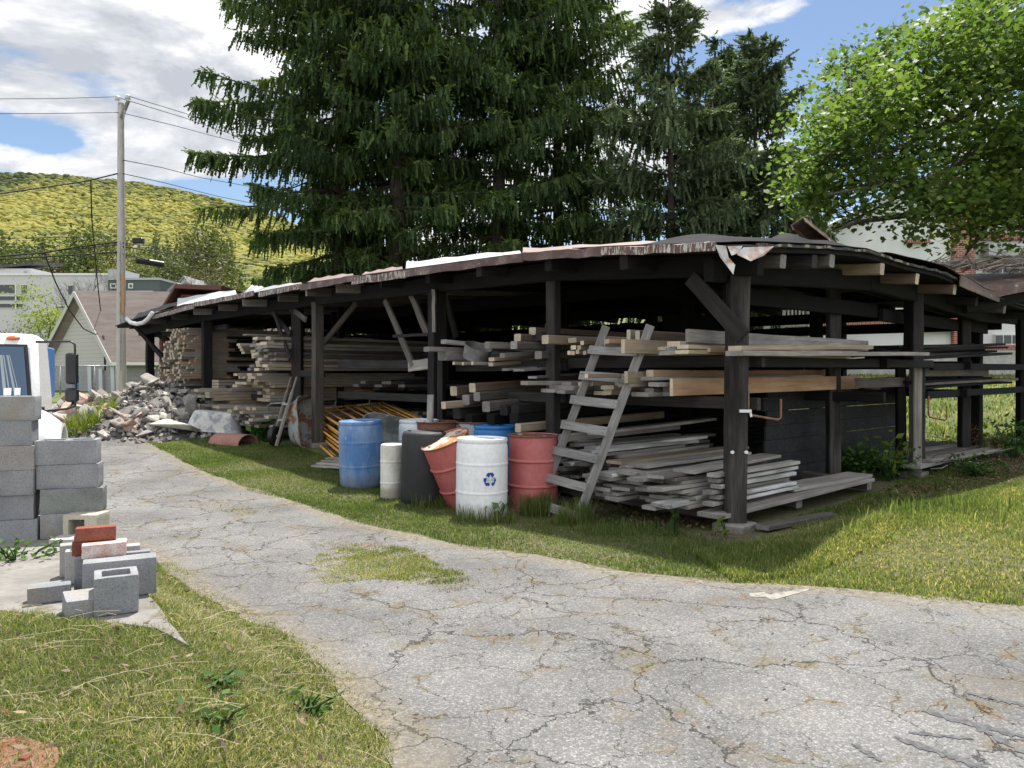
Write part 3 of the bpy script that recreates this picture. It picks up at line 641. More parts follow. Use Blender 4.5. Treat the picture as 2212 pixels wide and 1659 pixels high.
# loose roofing sheets on top
def loose(name, mat, pts, th=.01):
    """pts: pixel corners with a v, front edge then back edge, lying on the roof"""
    q = []
    for (x, y, v) in pts:
        u, z = onV(x, y, v); q.append(S(u, v, z) - SH.location)
    n = 9; mb = MB()
    def fn(off):
        def f(a, b):
            p = q[0].lerp(q[1], a).lerp(q[3].lerp(q[2], a), b); return p + Vector((0, 0, off + .012 * math.sin(a * 17 + b * 3) + .01 * math.sin(a * 5)))
        return f
    mb.grid(fn(th), n, 4); mb.grid(lambda a, b: fn(0)(1 - a, b), n, 4)
    N = n * 4
    for i in range(n - 1):
        mb.f.append((i + 1, i, N + n - 1 - i, N + n - 2 - i)); mb.m.append(0)
    for j in range(3):
        mb.f.append((j * n, (j + 1) * n, N + (j + 1) * n + n - 1, N + j * n + n - 1)); mb.m.append(0)
        mb.f.append(((j + 1) * n + n - 1, j * n + n - 1, N + j * n, N + (j + 1) * n)); mb.m.append(0)
    return mb.build(name, mat, SH, smooth=40)
loose('roof_sheet', M['pinksheet'], [(1548, 529, -.6), (1128, 552, -.6), (1130, 536, .5), (1505, 521, .5)])
loose('roof_sheet', M['whitesheet'], [(1126, 550, -.6), (876, 584, -.6), (878, 566, .45), (1122, 543, .45)])
loose('roof_sheet', M['pinksheet'], [(872, 590, -.62), (768, 602, -.62), (790, 588, .3), (868, 577, .3)])
loose('roof_sheet', M['pinksheet'], [(765, 603, -.6), (645, 620, -.6), (680, 601, .5), (762, 592, .5)])
loose('roof_sheet', M['steel'], [(655, 619, -.55), (512, 640, -.55), (560, 622, .6), (650, 611, .6)])
loose('roof_sheet', M['whitesheet'], [(512, 640, -.6), (382, 660, -.6), (384, 645, .5), (508, 627, .5)])
loose('roof_sheet', M['steel'], [(548, 633, -.3), (520, 636, -.3), (545, 616, .3), (572, 622, .3)])
loose('roof_sheet', M['felt'], [(380, 660, -.55), (285, 690, -.55), (300, 676, .8), (384, 652, .8)])
# crumpled black rubber sheet near the corner and over the short side
def lump(u, v):
    return .10 * math.exp(-((u - .55) / .45) ** 2 - ((v - .2) / .5) ** 2) + .13 * math.exp(-((u - .2) / .5) ** 2 - ((v - 1.5) / .8) ** 2) + .045 * math.sin(u * 9 + 3 * math.sin(v * 2.3)) * math.exp(-((u - .3) / .8) ** 2 - ((v - .7) / 1.2) ** 2)
shed_sheet('rubber_sheet', M['rubber'], -.42, 1.9, -.42, 2.6, 40, 40, lambda u, v, a, b: RZ(u, v) + .03 + max(0, lump(u, v)) * min(1, a * 9) * min(1, b * 8) * min(1, (1 - a) * 4) * min(1, (1 - b) * 5), .008)
shed_sheet('rubber_sheet', M['rubber'], -.50, 1.8, 2.5, 5.2, 26, 30, lambda u, v, a, b: RZ(u, v) + .03 + .13 * math.sin(math.pi * min(1, b * 1.0)) ** .7 * math.sin(math.pi * min(1, .12 + a * .88)), .01)
shed_sheet('roof_sheet', M['maroon'], -.52, 1.4, 4.95, 6.6, 8, 12, lambda u, v, a, b: RZ(u, v) + .05 + .02 * math.sin(b * 7), .012)
mb = MB()
for v0, v1, n in [(-.4, 2.5, 14), (2.5, 5.0, 12)]:
    mb.grid(lambda a, b: SP(-.47 - .006 * math.sin(a * 31), v0 + (v1 - v0) * a, RZ(-.45, v0 + (v1 - v0) * a) + .01 - .028 * b + .006 * math.sin(a * 40)), 24, 2)
mb.build('edge_felt', patchy('felt_edge', (.05, .048, .045), (.30, .27, .20), 7, .5, .6, .9, .9), SH)
beam('fascia', S(-.5, 5.0, RZ(-.45, 5.0) - .03), S(-.5, 6.75, RZ(-.45, 6.75) - .02), .02, .17, M['maroon'], SH, ch=.002)
# bent strip of maroon flashing that sticks up from the roof
a_, b_ = onU(1722, 478, .1); c_, d_ = onU(1792, 532, .1)
p0, p1 = S(.1, a_, b_), S(.1, c_, d_)
mb = MB(); Lf = (p1 - p0).length
mb.box((0, 0, 0), (Lf, .15, .01), ch=0); mb.box((0, .08, -.035), (Lf, .01, .08)); mb.box((0, -.08, -.035), (Lf, .01, .08))
mb.build('bent_flashing', M['maroon'], SH, (p0 + p1) / 2 - SH.location, frame(p1 - p0, -.5).to_euler())
# torn metal hanging from the corner
def flap(name, mat, pix, D):
    q = [P(x, y, D + dd) - SH.location for x, y, dd in pix]; n = len(q); mb = MB()
    mb.add(q + [p + Vector((.004, .012, 0)) for p in q], [tuple(range(n)), tuple(range(2 * n - 1, n - 1, -1))] + [(i, n + i, n + (i + 1) % n, (i + 1) % n) for i in range(n)])
    mb.build(name, mat, SH)
flap('torn_flashing', M['flash'], [(1545, 529, 0), (1568, 531, .05), (1574, 556, .03), (1588, 572, .0), (1584, 593, -.05), (1569, 572, -.03), (1556, 556, 0)], 6.98)
flap('torn_flashing', M['flash'], [(1572, 532, .1), (1604, 531, .14), (1598, 546, .1), (1580, 552, .06)], 7.0)
flap('torn_flashing', patchy('pinkish_torn_metal', (.50, .36, .30), (.62, .60, .58), 5, .45, .55, .5, .7), [(1606, 534, .0), (1672, 532, .35), (1650, 552, .2), (1622, 564, .0), (1592, 550, -.1)], 7.02)
# gutter bent off at the far end
gp_ = [onV(x, y, -.7) for x, y in [(274, 688), (283, 697), (296, 700), (310, 697), (320, 689), (329, 676)]]
mb = MB(); mb.tube([S(u, -.7, z) - SH.location for u, z in gp_], .055, 8); mb.build('gutter', M['gutter'], SH, smooth=True)
# braces
def brace(pix, v, w, h, mt, roll=0):
    (x0, y0), (x1, y1) = pix; u0, z0 = onV(x0, y0, v); u1, z1 = onV(x1, y1, v)
    beam('brace', S(u0, v, z0), S(u1, v, z1), w, h, M[mt], SH)
brace([(1493, 600), (1606, 728)], -.14, .05, .17, 'oldwood')
brace([(771, 653), (663, 785)], .9, .05, .12, 'greydark')
brace([(832, 648), (893, 792)], .12, .05, .11, 'greydark')
brace([(888, 636), (923, 722)], .2, .05, .12, 'greydark')
brace([(850, 726), (926, 722)], .10, .04, .05, 'oldwood')
brace([(560, 640), (628, 722)], .12, .05, .10, 'oldwood'); brace([(598, 640), (660, 690)], .2, .05, .12, 'greydark')
brace([(590, 668), (627, 776)], .02, .04, .09, 'oldwood')
brace([(282, 693), (352, 772)], -.05, .07, .14, 'darkwood'); brace([(310, 695), (372, 745)], .3, .08, .16, 'darkwood')
brace([(965, 640), (985, 730)], .4, .05, .10, 'oldwood')
# rack arms that carry the boards, across the posts
for v in (.16, 3.32, 6.5):
    dv = .14 if v < 1 else .12
    for (u0, u1, z) in [(-.15, 2.62, 1.735), (2.66, 5.0, 1.70), (-.1, 2.62, 1.285), (2.66, 5.0, 1.28), (9.2, 13.2, 1.60), (5.4, 8.6, 1.75), (9.3, 13.2, 1.08), (5.4, 8.6, 1.2), (13.9, 19.2, 1.25), (13.9, 19.2, 2.72)]:
        beam('rack_arm', S(u0, v + dv, z), S(u1, v + dv, z), .07, .13, M['oldwood'] if v < 1 else M['darkwood'], SH)
for (u0, u1) in [(.08, 2.6), (2.7, 5.4), (9.4, 14), (14.1, 18)]:
    for v in (.2, 1.5, 3.4): beam('sleeper', S(u0, v, sg(u0, v) + .10), S(u1, v, sg(u1, v) + .10), .14, .14, M['greydark'], SH)
beam('rack_arm', *[S(u, .12, z) for u, z in (onV(884, 792, .12), onV(948, 783, .12))], .05, .17, M['grey'], SH)
beam('rack_arm', S(-.02, .03, 1.72), S(-.02, 5.3, 1.74), .06, .11, M['oldwood'], SH); beam('rack_arm', S(-.02, 5.31, 1.70), S(-.05, 9.9, 1.72), .06, .11, M['darkwood'], SH)
beam('rack_arm', S(.05, 5.3, 1.28), S(.0, 9.9, 1.30), .06, .11, M['darkwood'], SH)
# back wall and far end wall of upright planks, with slits
def plank_wall(a, b, z0, z1, gapp):
    L = (b - a).length; x = 0; d = (b - a).normalized(); mb = MB(); ang = math.atan2(d.y, d.x)
    while x < L:
        w_ = rg.uniform(.16, .26); g0 = gz(*(a + d * x)[:2]); top = z1 + rg.uniform(-.06, .02)
        if rg.random() > gapp: mb.box(a + d * (x + w_ / 2) + Vector((0, 0, (g0 + z0 + top) / 2)) - SH.location, (w_ - .006, .025, top - g0 - z0), rotz(ang))
        x += w_
    return mb
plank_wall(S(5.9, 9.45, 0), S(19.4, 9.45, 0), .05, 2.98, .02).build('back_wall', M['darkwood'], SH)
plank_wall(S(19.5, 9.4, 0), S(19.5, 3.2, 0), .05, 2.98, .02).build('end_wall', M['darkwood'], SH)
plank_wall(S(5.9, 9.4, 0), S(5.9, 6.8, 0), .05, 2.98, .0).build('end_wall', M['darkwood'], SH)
# tarred panel between the side posts
va, _ = onU(1655, 900, 1.0); vb, _ = onU(1952, 900, 1.0)
mb = MB()
for k in range(7):
    z0 = .12 + k * .195; v0 = va + rg.uniform(-.1, .05); v1 = vb + rg.uniform(-.08, .05)
    mb.box(SP(1.0 + .012 * (k % 2), (v0 + v1) / 2, z0 + .1), (v1 - v0, .03, .19), rotz(math.atan2(VH[1], VH[0])))
mb.build('side_panel', M['black_panel'], SH)
# iron bracket hooks on the side posts
for p, z in [(Vector((2.42, 7.9, 0)), 1.27), (P3 + Vector((.2, -.02, 0)), 1.05)]:
    q = p - SH.location; mb = MB()
    mb.tube([q + Vector(c) for c in ((0, -.02, z + .22), (.0, -.02, z - .06), (.05, .03, z - .10), (.40, .26, z - .16), (.44, .28, z - .14), (.44, .28, z + .06))], .013, 6)
    mb.build('iron_hook', patchy('rusty_iron', (.22, .10, .05), (.30, .19, .12), 9), SH, smooth=True)
mb = MB(); q = Vector((2.37, 7.81, 1.22)) - SH.location
mb.box(q, (.12, .03, .03)); mb.tube([q + Vector((.05, -.01, -.02)), q + Vector((.055, -.02, -.06))], .012, 6); mb.build('insulator', M['gutter'], SH)
for x_ in (.07, -.07):
    mb = MB(); mb.tube([Vector((2.30 + x_, 7.80, .80)) - SH.location, Vector((2.30 + x_, 7.77, .805)) - SH.location], .018, 8); mb.build('insulator', M['gutter'], SH)
# the lower roof beyond the valley, on the right
mb = MB()
r0, r1 = P(2136, 624, 11.9), P(2330, 592, 12.6)
def rr(a, b): return r0.lerp(r1, a) + Vector((.25, 3.4, .42)) * b - SH.location
mb.grid(lambda a, b: rr(a, b) + Vector((0, 0, .03)), 8, 8); mb.grid(lambda a, b: rr(1 - a, b), 8, 8); mb.build('side_roof', M['maroon'], SH)
beam('fascia', r0 + Vector((.02, -.02, -.05)), r1 + Vector((0, -.02, -.05)), .02, .17, M['maroon'], SH, ch=.002)
beam('header_beam', r0 + Vector((-.2, .3, -.28)), r1 + Vector((0, .3, -.20)), .1, .16, M['darkwood'], SH)
beam('header_beam', P(2120, 656, 13.2), P(2330, 650, 14), .1, .16, M['darkwood'], SH)

# ================================================================ boards
NB = [0]
def brd(u, v0, L, z, w, h, mt, label, group, name='board', tilt=0.0, yaw=0.0, roll=0.0, bow=0.0, cat='board', skew=0.0, wob=.003):
    a = S(u, v0, z); b = a + (S(u + yaw * L, v0 + L, z + tilt * L) - a)
    o = beam(name, a, b, w, h, M[mt] if isinstance(mt, str) else mt, None, roll, bow, wob, None, 5, skew); NB[0] += 1
    return tag(o, label, cat, group)
LUM = MB(); LMATS = ['cream', 'tan', 'orange', 'grey', 'greydark', 'oldwood', 'darkwood', 'brownwood']
LMATS += ['endcut', 'endgrey']
def lum(u, v0, L, z, w, h, mt):
    LUM.box((v0 + L / 2, u, z), (L, w, h), mi=LMATS.index(mt))
    if mt not in ('darkwood', 'oldwood'): LUM.m[-2] = LUM.m[-1] = LMATS.index('endgrey' if 'grey' in mt else 'endcut')
def pile(u0, u1, z0, rows, w, h, v0, L, mats, label, group, vj=.12, Lj=.25, tilt=0.0, name='board', fill=1.0, cat='board', gap=.012, yawj=.01, zj=.003, seed=0, rag=0.0, stuff=False):
    r = random.Random(seed * 13 + int(u0 * 100)); z = z0 + h / 2
    for k in range(rows):
        u = u0 + r.uniform(0, .04)
        e0, e1 = u0 + rag * k / max(1, rows), u1 - rag * k / max(1, rows); u = e0 + r.uniform(0, .03)
        while u + w * .6 < e1:
            ww = w * r.uniform(.78, 1.1)
            if stuff: lum(u + ww / 2, v0 + r.uniform(-vj, vj), L + r.uniform(-Lj, Lj), z, ww, h * r.uniform(.86, .97), r.choice(mats))
            elif r.random() < fill: brd(u + ww / 2, v0 + r.uniform(-vj, vj), L + r.uniform(-Lj, Lj), z + r.uniform(-zj, zj), ww, h * r.uniform(.88, .98), r.choice(mats), label, group, name, tilt, r.uniform(-yawj, yawj), r.uniform(-.03, .03), r.uniform(-.018, .018), cat, r.choice((0, 0, .15, -.15)))
            u += ww + r.uniform(.004, gap)
        z += h
# low pile of wide weathered planks beside the corner post
pile(.30, 1.55, .20, 9, .22, .04, -.45, 2.0, ['grey', 'grey', 'greydark', 'white_flaked', 'grey'], 'weathered grey plank in the low pile between the ladder and the corner post', 'weathered planks piled low beside the corner post', .26, .28, seed=1, rag=.14, gap=.03, zj=.004, yawj=.05)
brd(.45, -.25, 2.1, .575, .27, .036, 'grey', 'broad grey plank lying askew on top of the low pile by the corner post', None, yaw=.09)
brd(.95, -.40, 1.8, .60, .28, .036, 'grey', 'broad pale grey plank fanned out across the top of the low pile', None, yaw=-.10, tilt=.02)
brd(1.45, -.2, 2.5, .58, .24, .036, 'tan', 'broad yellowish plank on top of the low pile behind the ladder foot', None, yaw=-.05, tilt=.01)
for k, (u, v, L, z) in enumerate([(.17, -.15, 1.75, .55), (.19, -.10, 1.7, .49), (.15, -.12, 1.6, .435), (.20, -.2, 1.6, .375), (.16, -.12, 1.62, .32), (.18, -.22, 1.8, .262)]):
    brd(u, v, L, z, .13, .04, ['grey', 'white_flaked', 'white_flaked', 'grey', 'white_flaked', 'white_flaked'][k], 'narrow board edged with flaked white paint in the low pile behind the corner post', 'white edged boards behind the corner post', yaw=.01)
brd(.14, -.25, 3.6, .155, .30, .045, 'grey', 'long wide grey plank on the ground under the low pile reaching the second side post', None, bow=.0, tilt=.012)
brd(.32, 1.5, 2.0, .23, .36, .04, 'grey', 'wide pale plank end lying on the ground by the second side post', None, yaw=-.03, tilt=.0)
brd(-.28, .05, 1.2, .055, .16, .05, 'greydark', 'short grey board on the ground outside the corner post', None, yaw=-.12)
# pile behind the ladder
pile(1.72, 2.62, .22, 12, .17, .042, .05, 2.3, ['grey', 'grey', 'greydark', 'white_flaked'], 'weathered grey board in the knee-high pile behind the ladder', 'boards in the pile behind the ladder', .30, .35, seed=2, rag=.12, gap=.04, yawj=.04, zj=.004)
brd(2.92, -.35, 3.0, .905, .11, .11, 'tan', 'square tan timber with a blunt end just above the red drum', None, 'timber', tilt=.02, cat='timber')
brd(2.3, -.2, 2.4, .80, .10, .10, 'grey', 'grey square timber on top of the pile behind the ladder', None, 'timber', tilt=.02, cat='timber')
brd(2.05, .1, 2.6, .86, .16, .04, 'grey', 'long grey board laid over the pile behind the ladder', None, tilt=.03)
pile(2.7, 3.1, .22, 6, .15, .05, -.1, 2.2, ['greydark', 'grey'], 'dark grey board in the narrow pile behind the red drum', 'boards behind the red drum', .15, .2, seed=3, stuff=True)
# middle shelf
brd(.57, -.30, 4.45, 1.455, .04, .185, 'orange', 'long orange-brown plank on edge at the front of the middle shelf', None, tilt=.004)
brd(.80, -.42, 4.2, 1.545, .19, .04, 'white_flaked', 'pale plank lying flat on the middle shelf behind the orange plank', None, tilt=.004)
brd(.86, -.30, 4.2, 1.60, .10, .075, 'orange', 'pinkish timber on top of the pale plank on the middle shelf', None, 'timber', cat='timber', tilt=.004)
brd(.98, -.55, 3.8, 1.56, .045, .13, 'tan', 'tan board on edge behind the pinkish timber on the middle shelf', None)
brd(1.10, -1.05, 3.2, 1.575, .05, .045, 'brownwood', 'thin reddish brown stick poking out past the ladder rung', None, 'stick', cat='stick', yaw=-.03)
brd(1.16, -.3, 3.4, 1.47, .06, .10, 'orange', 'short orange-ended timber next to the right rail of the ladder', None, 'timber', cat='timber')
pile(.63, 1.1, 1.355, 3, .16, .05, -.3, 4.2, ['grey', 'greydark'], 'grey board in the lower layers of the middle shelf', 'grey boards low on the middle shelf', .2, .3, seed=4, yawj=.03)
pile(1.35, 2.70, 1.355, 3, .19, .05, -.32, 3.2, ['grey', 'grey', 'greydark', 'cream'], 'grey board spread on the middle shelf to the left of the ladder', 'grey boards on the middle shelf', .3, .4, seed=5, gap=.05, fill=.9, yawj=.05)
brd(1.50, -.25, 2.6, 1.40, .12, .09, 'tan', 'split yellowish timber on the middle shelf between the ladder rails', None, 'timber', cat='timber', tilt=.0)
brd(.30, 3.5, 2.2, 1.47, .05, .14, 'greydark', 'long grey plank on edge on the middle shelf between the two side posts', None)
# upper shelf
brd(.36, -.32, 4.3, 1.99, .045, .14, 'grey', 'pale plank on edge, topmost of the upper shelf by the corner post', None)
brd(.46, -.42, 4.2, 1.905, .16, .055, 'cream', 'pale plank with an orange end lying flat on the upper shelf', None)
brd(.30, -.1, 3.2, 1.845, .14, .045, 'orange', 'orange plank near the bottom of the upper shelf by the corner post', None)
pile(.25, 1.25, 1.80, 2, .15, .045, -.3, 4.0, ['grey', 'tan', 'grey'], 'board in the bottom layers of the upper shelf right of the ladder', 'boards low on the upper shelf', .24, .4, seed=6, yawj=.02)
brd(.88, -.72, 3.6, 1.89, .05, .15, 'tan', 'tan plank on edge whose square end hangs beyond the ladder', None)
brd(.98, -.36, 3.6, 1.99, .06, .16, 'brownwood', 'grey-brown plank on edge behind the right ladder rail', None)
brd(1.15, -.3, 3.4, 2.03, .05, .12, 'cream', 'pale plank on edge between the two ladder tops', None)
brd(1.30, -.5, 3.3, 1.955, .13, .05, 'orange', 'pinkish plank with a pointed end between the ladder tops', None, skew=.5)
brd(1.55, -.3, 3.0, 1.97, .10, .12, 'tan', 'tan timber with a notched end behind the left ladder rail', None, 'timber', cat='timber')
for k, (u, z) in enumerate([(2.02, 1.85), (2.09, 1.85), (1.93, 1.86), (1.85, 1.85), (1.97, 1.91), (2.06, 1.915), (1.88, 1.91), (1.8, 1.86), (1.83, 1.96)]):
    brd(u, -.28 + .05 * math.sin(k * 3), 2.6, z, .055, .05, ['brownwood', 'orange', 'cream', 'brownwood'][k % 4], 'short square stick in the bundle left of the ladder on the upper shelf', 'bundle of square sticks on the upper shelf', 'stick', cat='stick')
brd(2.42, -.35, 3.6, 2.02, .12, .11, 'tan', 'thick tan timber with a square end left of the ladder on the upper shelf', None, 'timber', cat='timber', tilt=.005)
brd(2.2, -.1, 3.0, 2.01, .14, .06, 'cream', 'pale plank under the ladder top on the upper shelf', None)
for u, v, z, mt in [(2.75, -.15, 1.84, 'greydark'), (3.05, -.3, 1.97, 'greydark'), (3.2, -.1, 2.08, 'brownwood'), (3.12, .1, 2.17, 'brownwood'), (2.9, .0, 2.08, 'oldwood')]:
    brd(u, v, 3.4, z, .13, .10, mt, 'dark timber on the upper shelf between the ladder and the big double post', 'dark timbers on the upper shelf', 'timber', cat='timber')
brd(3.45, -.42, 2.6, 1.975, .10, .09, 'grey', 'grey timber with a whitish end sticking out of the upper shelf', None, 'timber', cat='timber')
u_, z_ = onV(921, 754, -.5); brd(u_, -.5, 2.2, z_, .13, .07, 'grey', 'board with a white painted end jutting out past the double post', None, tilt=.0)
u_, z_ = onV(958, 738, -.3); brd(u_, -.3, 2.0, z_, .12, .06, 'white_flaked', 'white-ended board slanting above the metal ring', None, tilt=-.05)
u_, z_ = onV(960, 768, -.2); brd(u_ + .05, -.2, 2.4, z_, .22, .14, 'white_flaked', 'rotten whitewashed timber below the jutting white-ended board', None, 'timber', cat='timber')
for k in range(3):
    u_, z_ = onV(980 + 20 * k, 785, -.4); brd(u_, -.4, 1.6, z_, .045, .045, 'cream', 'thin pale stick with a pointed end under the metal ring', 'pointed sticks under the metal ring', 'stick', cat='stick')
for k, (x, y, mt, w_, h_, tl) in enumerate([(1060, 787, 'tan', .10, .05, .06), (1062, 776, 'tan', .12, .05, .07), (1085, 768, 'grey', .10, .06, .07), (1120, 800, 'grey', .2, .03, .05), (1150, 815, 'greydark', .16, .03, .05), (1092, 798, 'white_flaked', .14, .03, .05)]):
    u_, z_ = onV(x, y, -.25); brd(u_, -.25, 2.2, z_, w_, h_, mt, ['tan board sloping up into the rack below the upper shelf', 'second tan board lying on the sloping tan board', 'grey board above the sloping tan boards', 'wide dirty board under the sloping tan boards', 'dark board lowest under the sloping tan boards', 'paint-flaked board under the sloping tan boards'][k], None, tilt=tl)
# square timbers above the drums
for x, y, mt, s_, L in [(986, 893, 'oldwood', .17, 3.2), (1006, 864, 'greydark', .16, 3.0), (1030, 857, 'greydark', .14, 3.0), (1050, 878, 'greydark', .16, 3.0), (1088, 886, 'oldwood', .15, 2.6), (1112, 884, 'oldwood', .14, 2.6), (980, 845, 'brownwood', .15, 3.4), (1020, 838, 'brownwood', .14, 3.4), (1012, 905, 'darkwood', .16, 3.0), (1060, 905, 'darkwood', .16, 3.0), (1110, 905, 'darkwood', .16, 2.8)]:
    u_, z_ = onV(x, y, -.25); brd(u_, -.25, L, z_, s_, s_ * .9, mt, 'heavy square timber in the slanting heap behind the drums', 'square timbers in the slanting heap', 'timber', cat='timber', tilt=.045, yaw=random.uniform(-.02, .02))
u_, z_ = onV(958, 876, -.55); brd(u_, -.55, 2.6, z_, .10, .10, 'tan', 'yellow square timber sticking out lowest left of the slanting heap', None, 'timber', cat='timber', tilt=.04)
# piles in the left half, pale sawn ends towards the drive
def fpile(x0, x1, y0, y1, v0, L, w, h, mats, label, group, **k):
    ua, zt = onV(x0, y0, v0); ub, zb = onV(x1, y1, v0); n = max(1, int(round((max(zt, zb) - min(zt, zb)) / h)))
    pile(min(ua, ub), max(ua, ub), min(zt, zb), n, w, h, v0, L, mats, label, group, **k)
fpile(545, 588, 727, 800, -.25, 4.2, .24, .062, ['grey', 'tan', 'cream', 'greydark', 'cream'], 'sawn board in the upper stack left of the slim front post', 'boards in the upper stack left of the front post', vj=.16, Lj=.5, seed=7)  # greyer woods mixed in, standing for the shade under the roof
fpile(508, 570, 806, 838, -.3, 4.4, .24, .06, ['cream', 'tan'], 'sawn board in the small stack under the upper stack', 'boards in the small stack', vj=.25, Lj=.4, seed=8, stuff=True)
fpile(560, 592, 835, 868, .0, 4.0, .22, .07, ['cream', 'tan', 'cream'], 'thick sawn board below the small stack of boards', 'thick boards below the small stack', vj=.12, Lj=.3, seed=9, stuff=True)
fpile(470, 545, 872, 915, -.45, 4.6, .22, .065, ['cream', 'grey', 'tan', 'cream'], 'sawn board in the low stack right of the rubble', 'boards in the low stack right of the rubble', vj=.2, Lj=.5, seed=10, stuff=True)
fpile(420, 470, 838, 930, -.5, 3.6, .26, .065, ['cream', 'grey', 'tan'], 'sawn board in the heap against the rubble', 'boards in the heap against the rubble', vj=.35, Lj=.5, seed=11, stuff=True)
fpile(535, 592, 895, 925, -.4, 3.4, .20, .06, ['grey', 'cream', 'greydark'], 'board in the low scatter behind the upright wheelbarrow', 'boards behind the upright wheelbarrow', vj=.3, Lj=.6, seed=12, stuff=True)
u_, z_ = onV(528, 723, -.5); brd(u_, -.5, 4.4, z_, .2, .03, 'grey', 'thin board with a white end topmost on the stack left of the front post', None)
u_, z_ = onV(505, 745, -.5)
for k in range(4): brd(u_ + .16 * (k - 1.5), -.5 + .1 * k, 2.2, z_ - .05 * k, .16, .05, 'cream', 'pale board splayed out beyond the upper stack', 'splayed pale boards', tilt=.02)
# dim boards deeper inside
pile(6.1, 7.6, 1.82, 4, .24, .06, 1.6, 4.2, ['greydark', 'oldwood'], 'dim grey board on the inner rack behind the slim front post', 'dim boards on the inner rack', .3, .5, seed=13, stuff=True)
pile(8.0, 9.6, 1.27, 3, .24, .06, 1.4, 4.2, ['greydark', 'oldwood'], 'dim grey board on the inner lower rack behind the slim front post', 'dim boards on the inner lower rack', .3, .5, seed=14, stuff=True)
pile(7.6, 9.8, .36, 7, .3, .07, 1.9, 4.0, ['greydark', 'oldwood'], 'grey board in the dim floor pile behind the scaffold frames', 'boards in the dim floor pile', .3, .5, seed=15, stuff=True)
# dark boards along the short side, beyond the pale side post
pile(.15, 1.5, 1.80, 5, .26, .045, 5.3, 3.9, ['oldwood', 'darkwood', 'oldwood'], 'blackened board on the upper shelf beyond the pale side post', 'blackened boards on the upper side shelf', .45, .4, tilt=.035, seed=16, yawj=.04, zj=.01)
pile(.15, 1.4, 1.36, 3, .26, .045, 5.2, 3.9, ['oldwood', 'greydark', 'darkwood'], 'blackened board on the lower shelf beyond the pale side post', 'blackened boards on the lower side shelf', .5, .5, tilt=.015, seed=17, yawj=.05, zj=.01)
pile(-.1, 1.7, .22, 2, .30, .05, 4.9, 3.3, ['grey', 'greydark', 'greydark'], 'grey plank in the low heap on the ground beyond the pale side post', 'planks on the ground beyond the side post', .4, .4, seed=18, gap=.06, yawj=.04, zj=.01)
brd(.14, 5.1, 3.3, 1.62, .05, .12, 'greydark', 'long grey board with a pale end under the upper side shelf', None)
# plank rail of the upper shelf along the short side
a_, b_ = onU(1583, 757, -.16); c_, d_ = onU(1992, 763, -.16)
tag(beam('board', S(-.16, a_ + .02, b_ - .03), S(-.16, c_, d_ - .01), .20, .05, M['grey']), 'long grey board along the outside of the corner post and the side posts', 'board')
a_, b_ = onU(1588, 748, -.14); c_, d_ = onU(1880, 752, -.14)
tag(beam('board', S(-.12, a_ + .03, b_ - .02), S(-.10, c_, d_ + .01), .15, .05, M['tan']), 'honey-coloured plank lying on the long grey board at the corner post', 'board')
# far-left stack and the dim racks: past the first few hundred boards, one mass
r = random.Random(3)
ua, zt = onV(352, 716, -.2); ub, zb = onV(412, 834, -.2)
z = zb
while z < zt:
    tpr = (z - zb) / (zt - zb); u = ub + (.35 if tpr < .12 else .1); ue = ua - abs(tpr - .35) * 1.6
    while u < ue:
        v0 = -.2 + r.uniform(-.22, .22); L = 3.6 + r.uniform(-.4, .4)
        lum(u + .065, v0, L, z + .03, .122, .055, r.choice(('cream', 'tan', 'cream', 'cream', 'orange'))); u += .132
    z += .06
ub, zb = onV(470, 836, .1)
for k in range(3):
    for j in range(3): lum(ub + j * .14, .1, 3.2, zb + k * .07, .13, .06, ('cream', 'tan', 'cream')[j])
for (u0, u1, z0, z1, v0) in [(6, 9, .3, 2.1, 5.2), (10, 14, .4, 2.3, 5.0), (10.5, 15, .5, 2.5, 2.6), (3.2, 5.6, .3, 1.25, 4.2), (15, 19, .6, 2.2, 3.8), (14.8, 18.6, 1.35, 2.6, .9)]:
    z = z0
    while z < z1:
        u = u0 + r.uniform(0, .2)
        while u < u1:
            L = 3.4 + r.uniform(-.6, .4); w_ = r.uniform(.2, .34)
            if r.random() < .93: lum(u + w_ / 2, v0 + r.uniform(-.2, .2), L, z + .035, w_ - .01, .055, 'darkwood')  # deep boards carry the interior shade in their wood colour
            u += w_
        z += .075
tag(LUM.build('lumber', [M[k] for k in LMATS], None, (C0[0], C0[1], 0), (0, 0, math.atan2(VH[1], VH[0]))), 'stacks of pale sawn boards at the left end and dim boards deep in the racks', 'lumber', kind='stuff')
# ================================================================ drums
M['rust'] = patchy('rust_brown_steel', (.13, .06, .04), (.22, .10, .06), 7, .4, .6, .7, .9, c=(.07, .035, .028), c_lo=.55, c_hi=.65)
M['rustlid'] = patchy('rusty_lid', (.40, .17, .05), (.62, .56, .47), 4.5, .47, .55, .6, .7, c=(.20, .085, .04), c_lo=.56, c_hi=.62)
M['redpaint'] = patchy('faded_red_paint', (.44, .115, .112), (.50, .175, .165), 3, .4, .7, .5, .65, c=(.30, .08, .07), c_lo=.66, c_hi=.72, bump=.05, mud=.7)
M['bluep'] = patchy('scuffed_blue_plastic', (.07, .175, .40), (.24, .34, .47), 3.2, .44, .70, .45, .7, c=(.36, .42, .46), c_lo=.62, c_hi=.76, bump=.06, stretch=(1.4, 1.4, .7), mud=.7)
M['bluep2'] = patchy('bright_blue_plastic', (.03, .17, .45), (.05, .22, .50), 3, .4, .7, .4, .5, bump=.04)
M['whitep'] = patchy('white_plastic', (.80, .81, .83), (.72, .73, .75), 2.5, .45, .7, .38, .5, c=(.55, .54, .50), c_lo=.70, c_hi=.80, bump=.04, mud=.6)
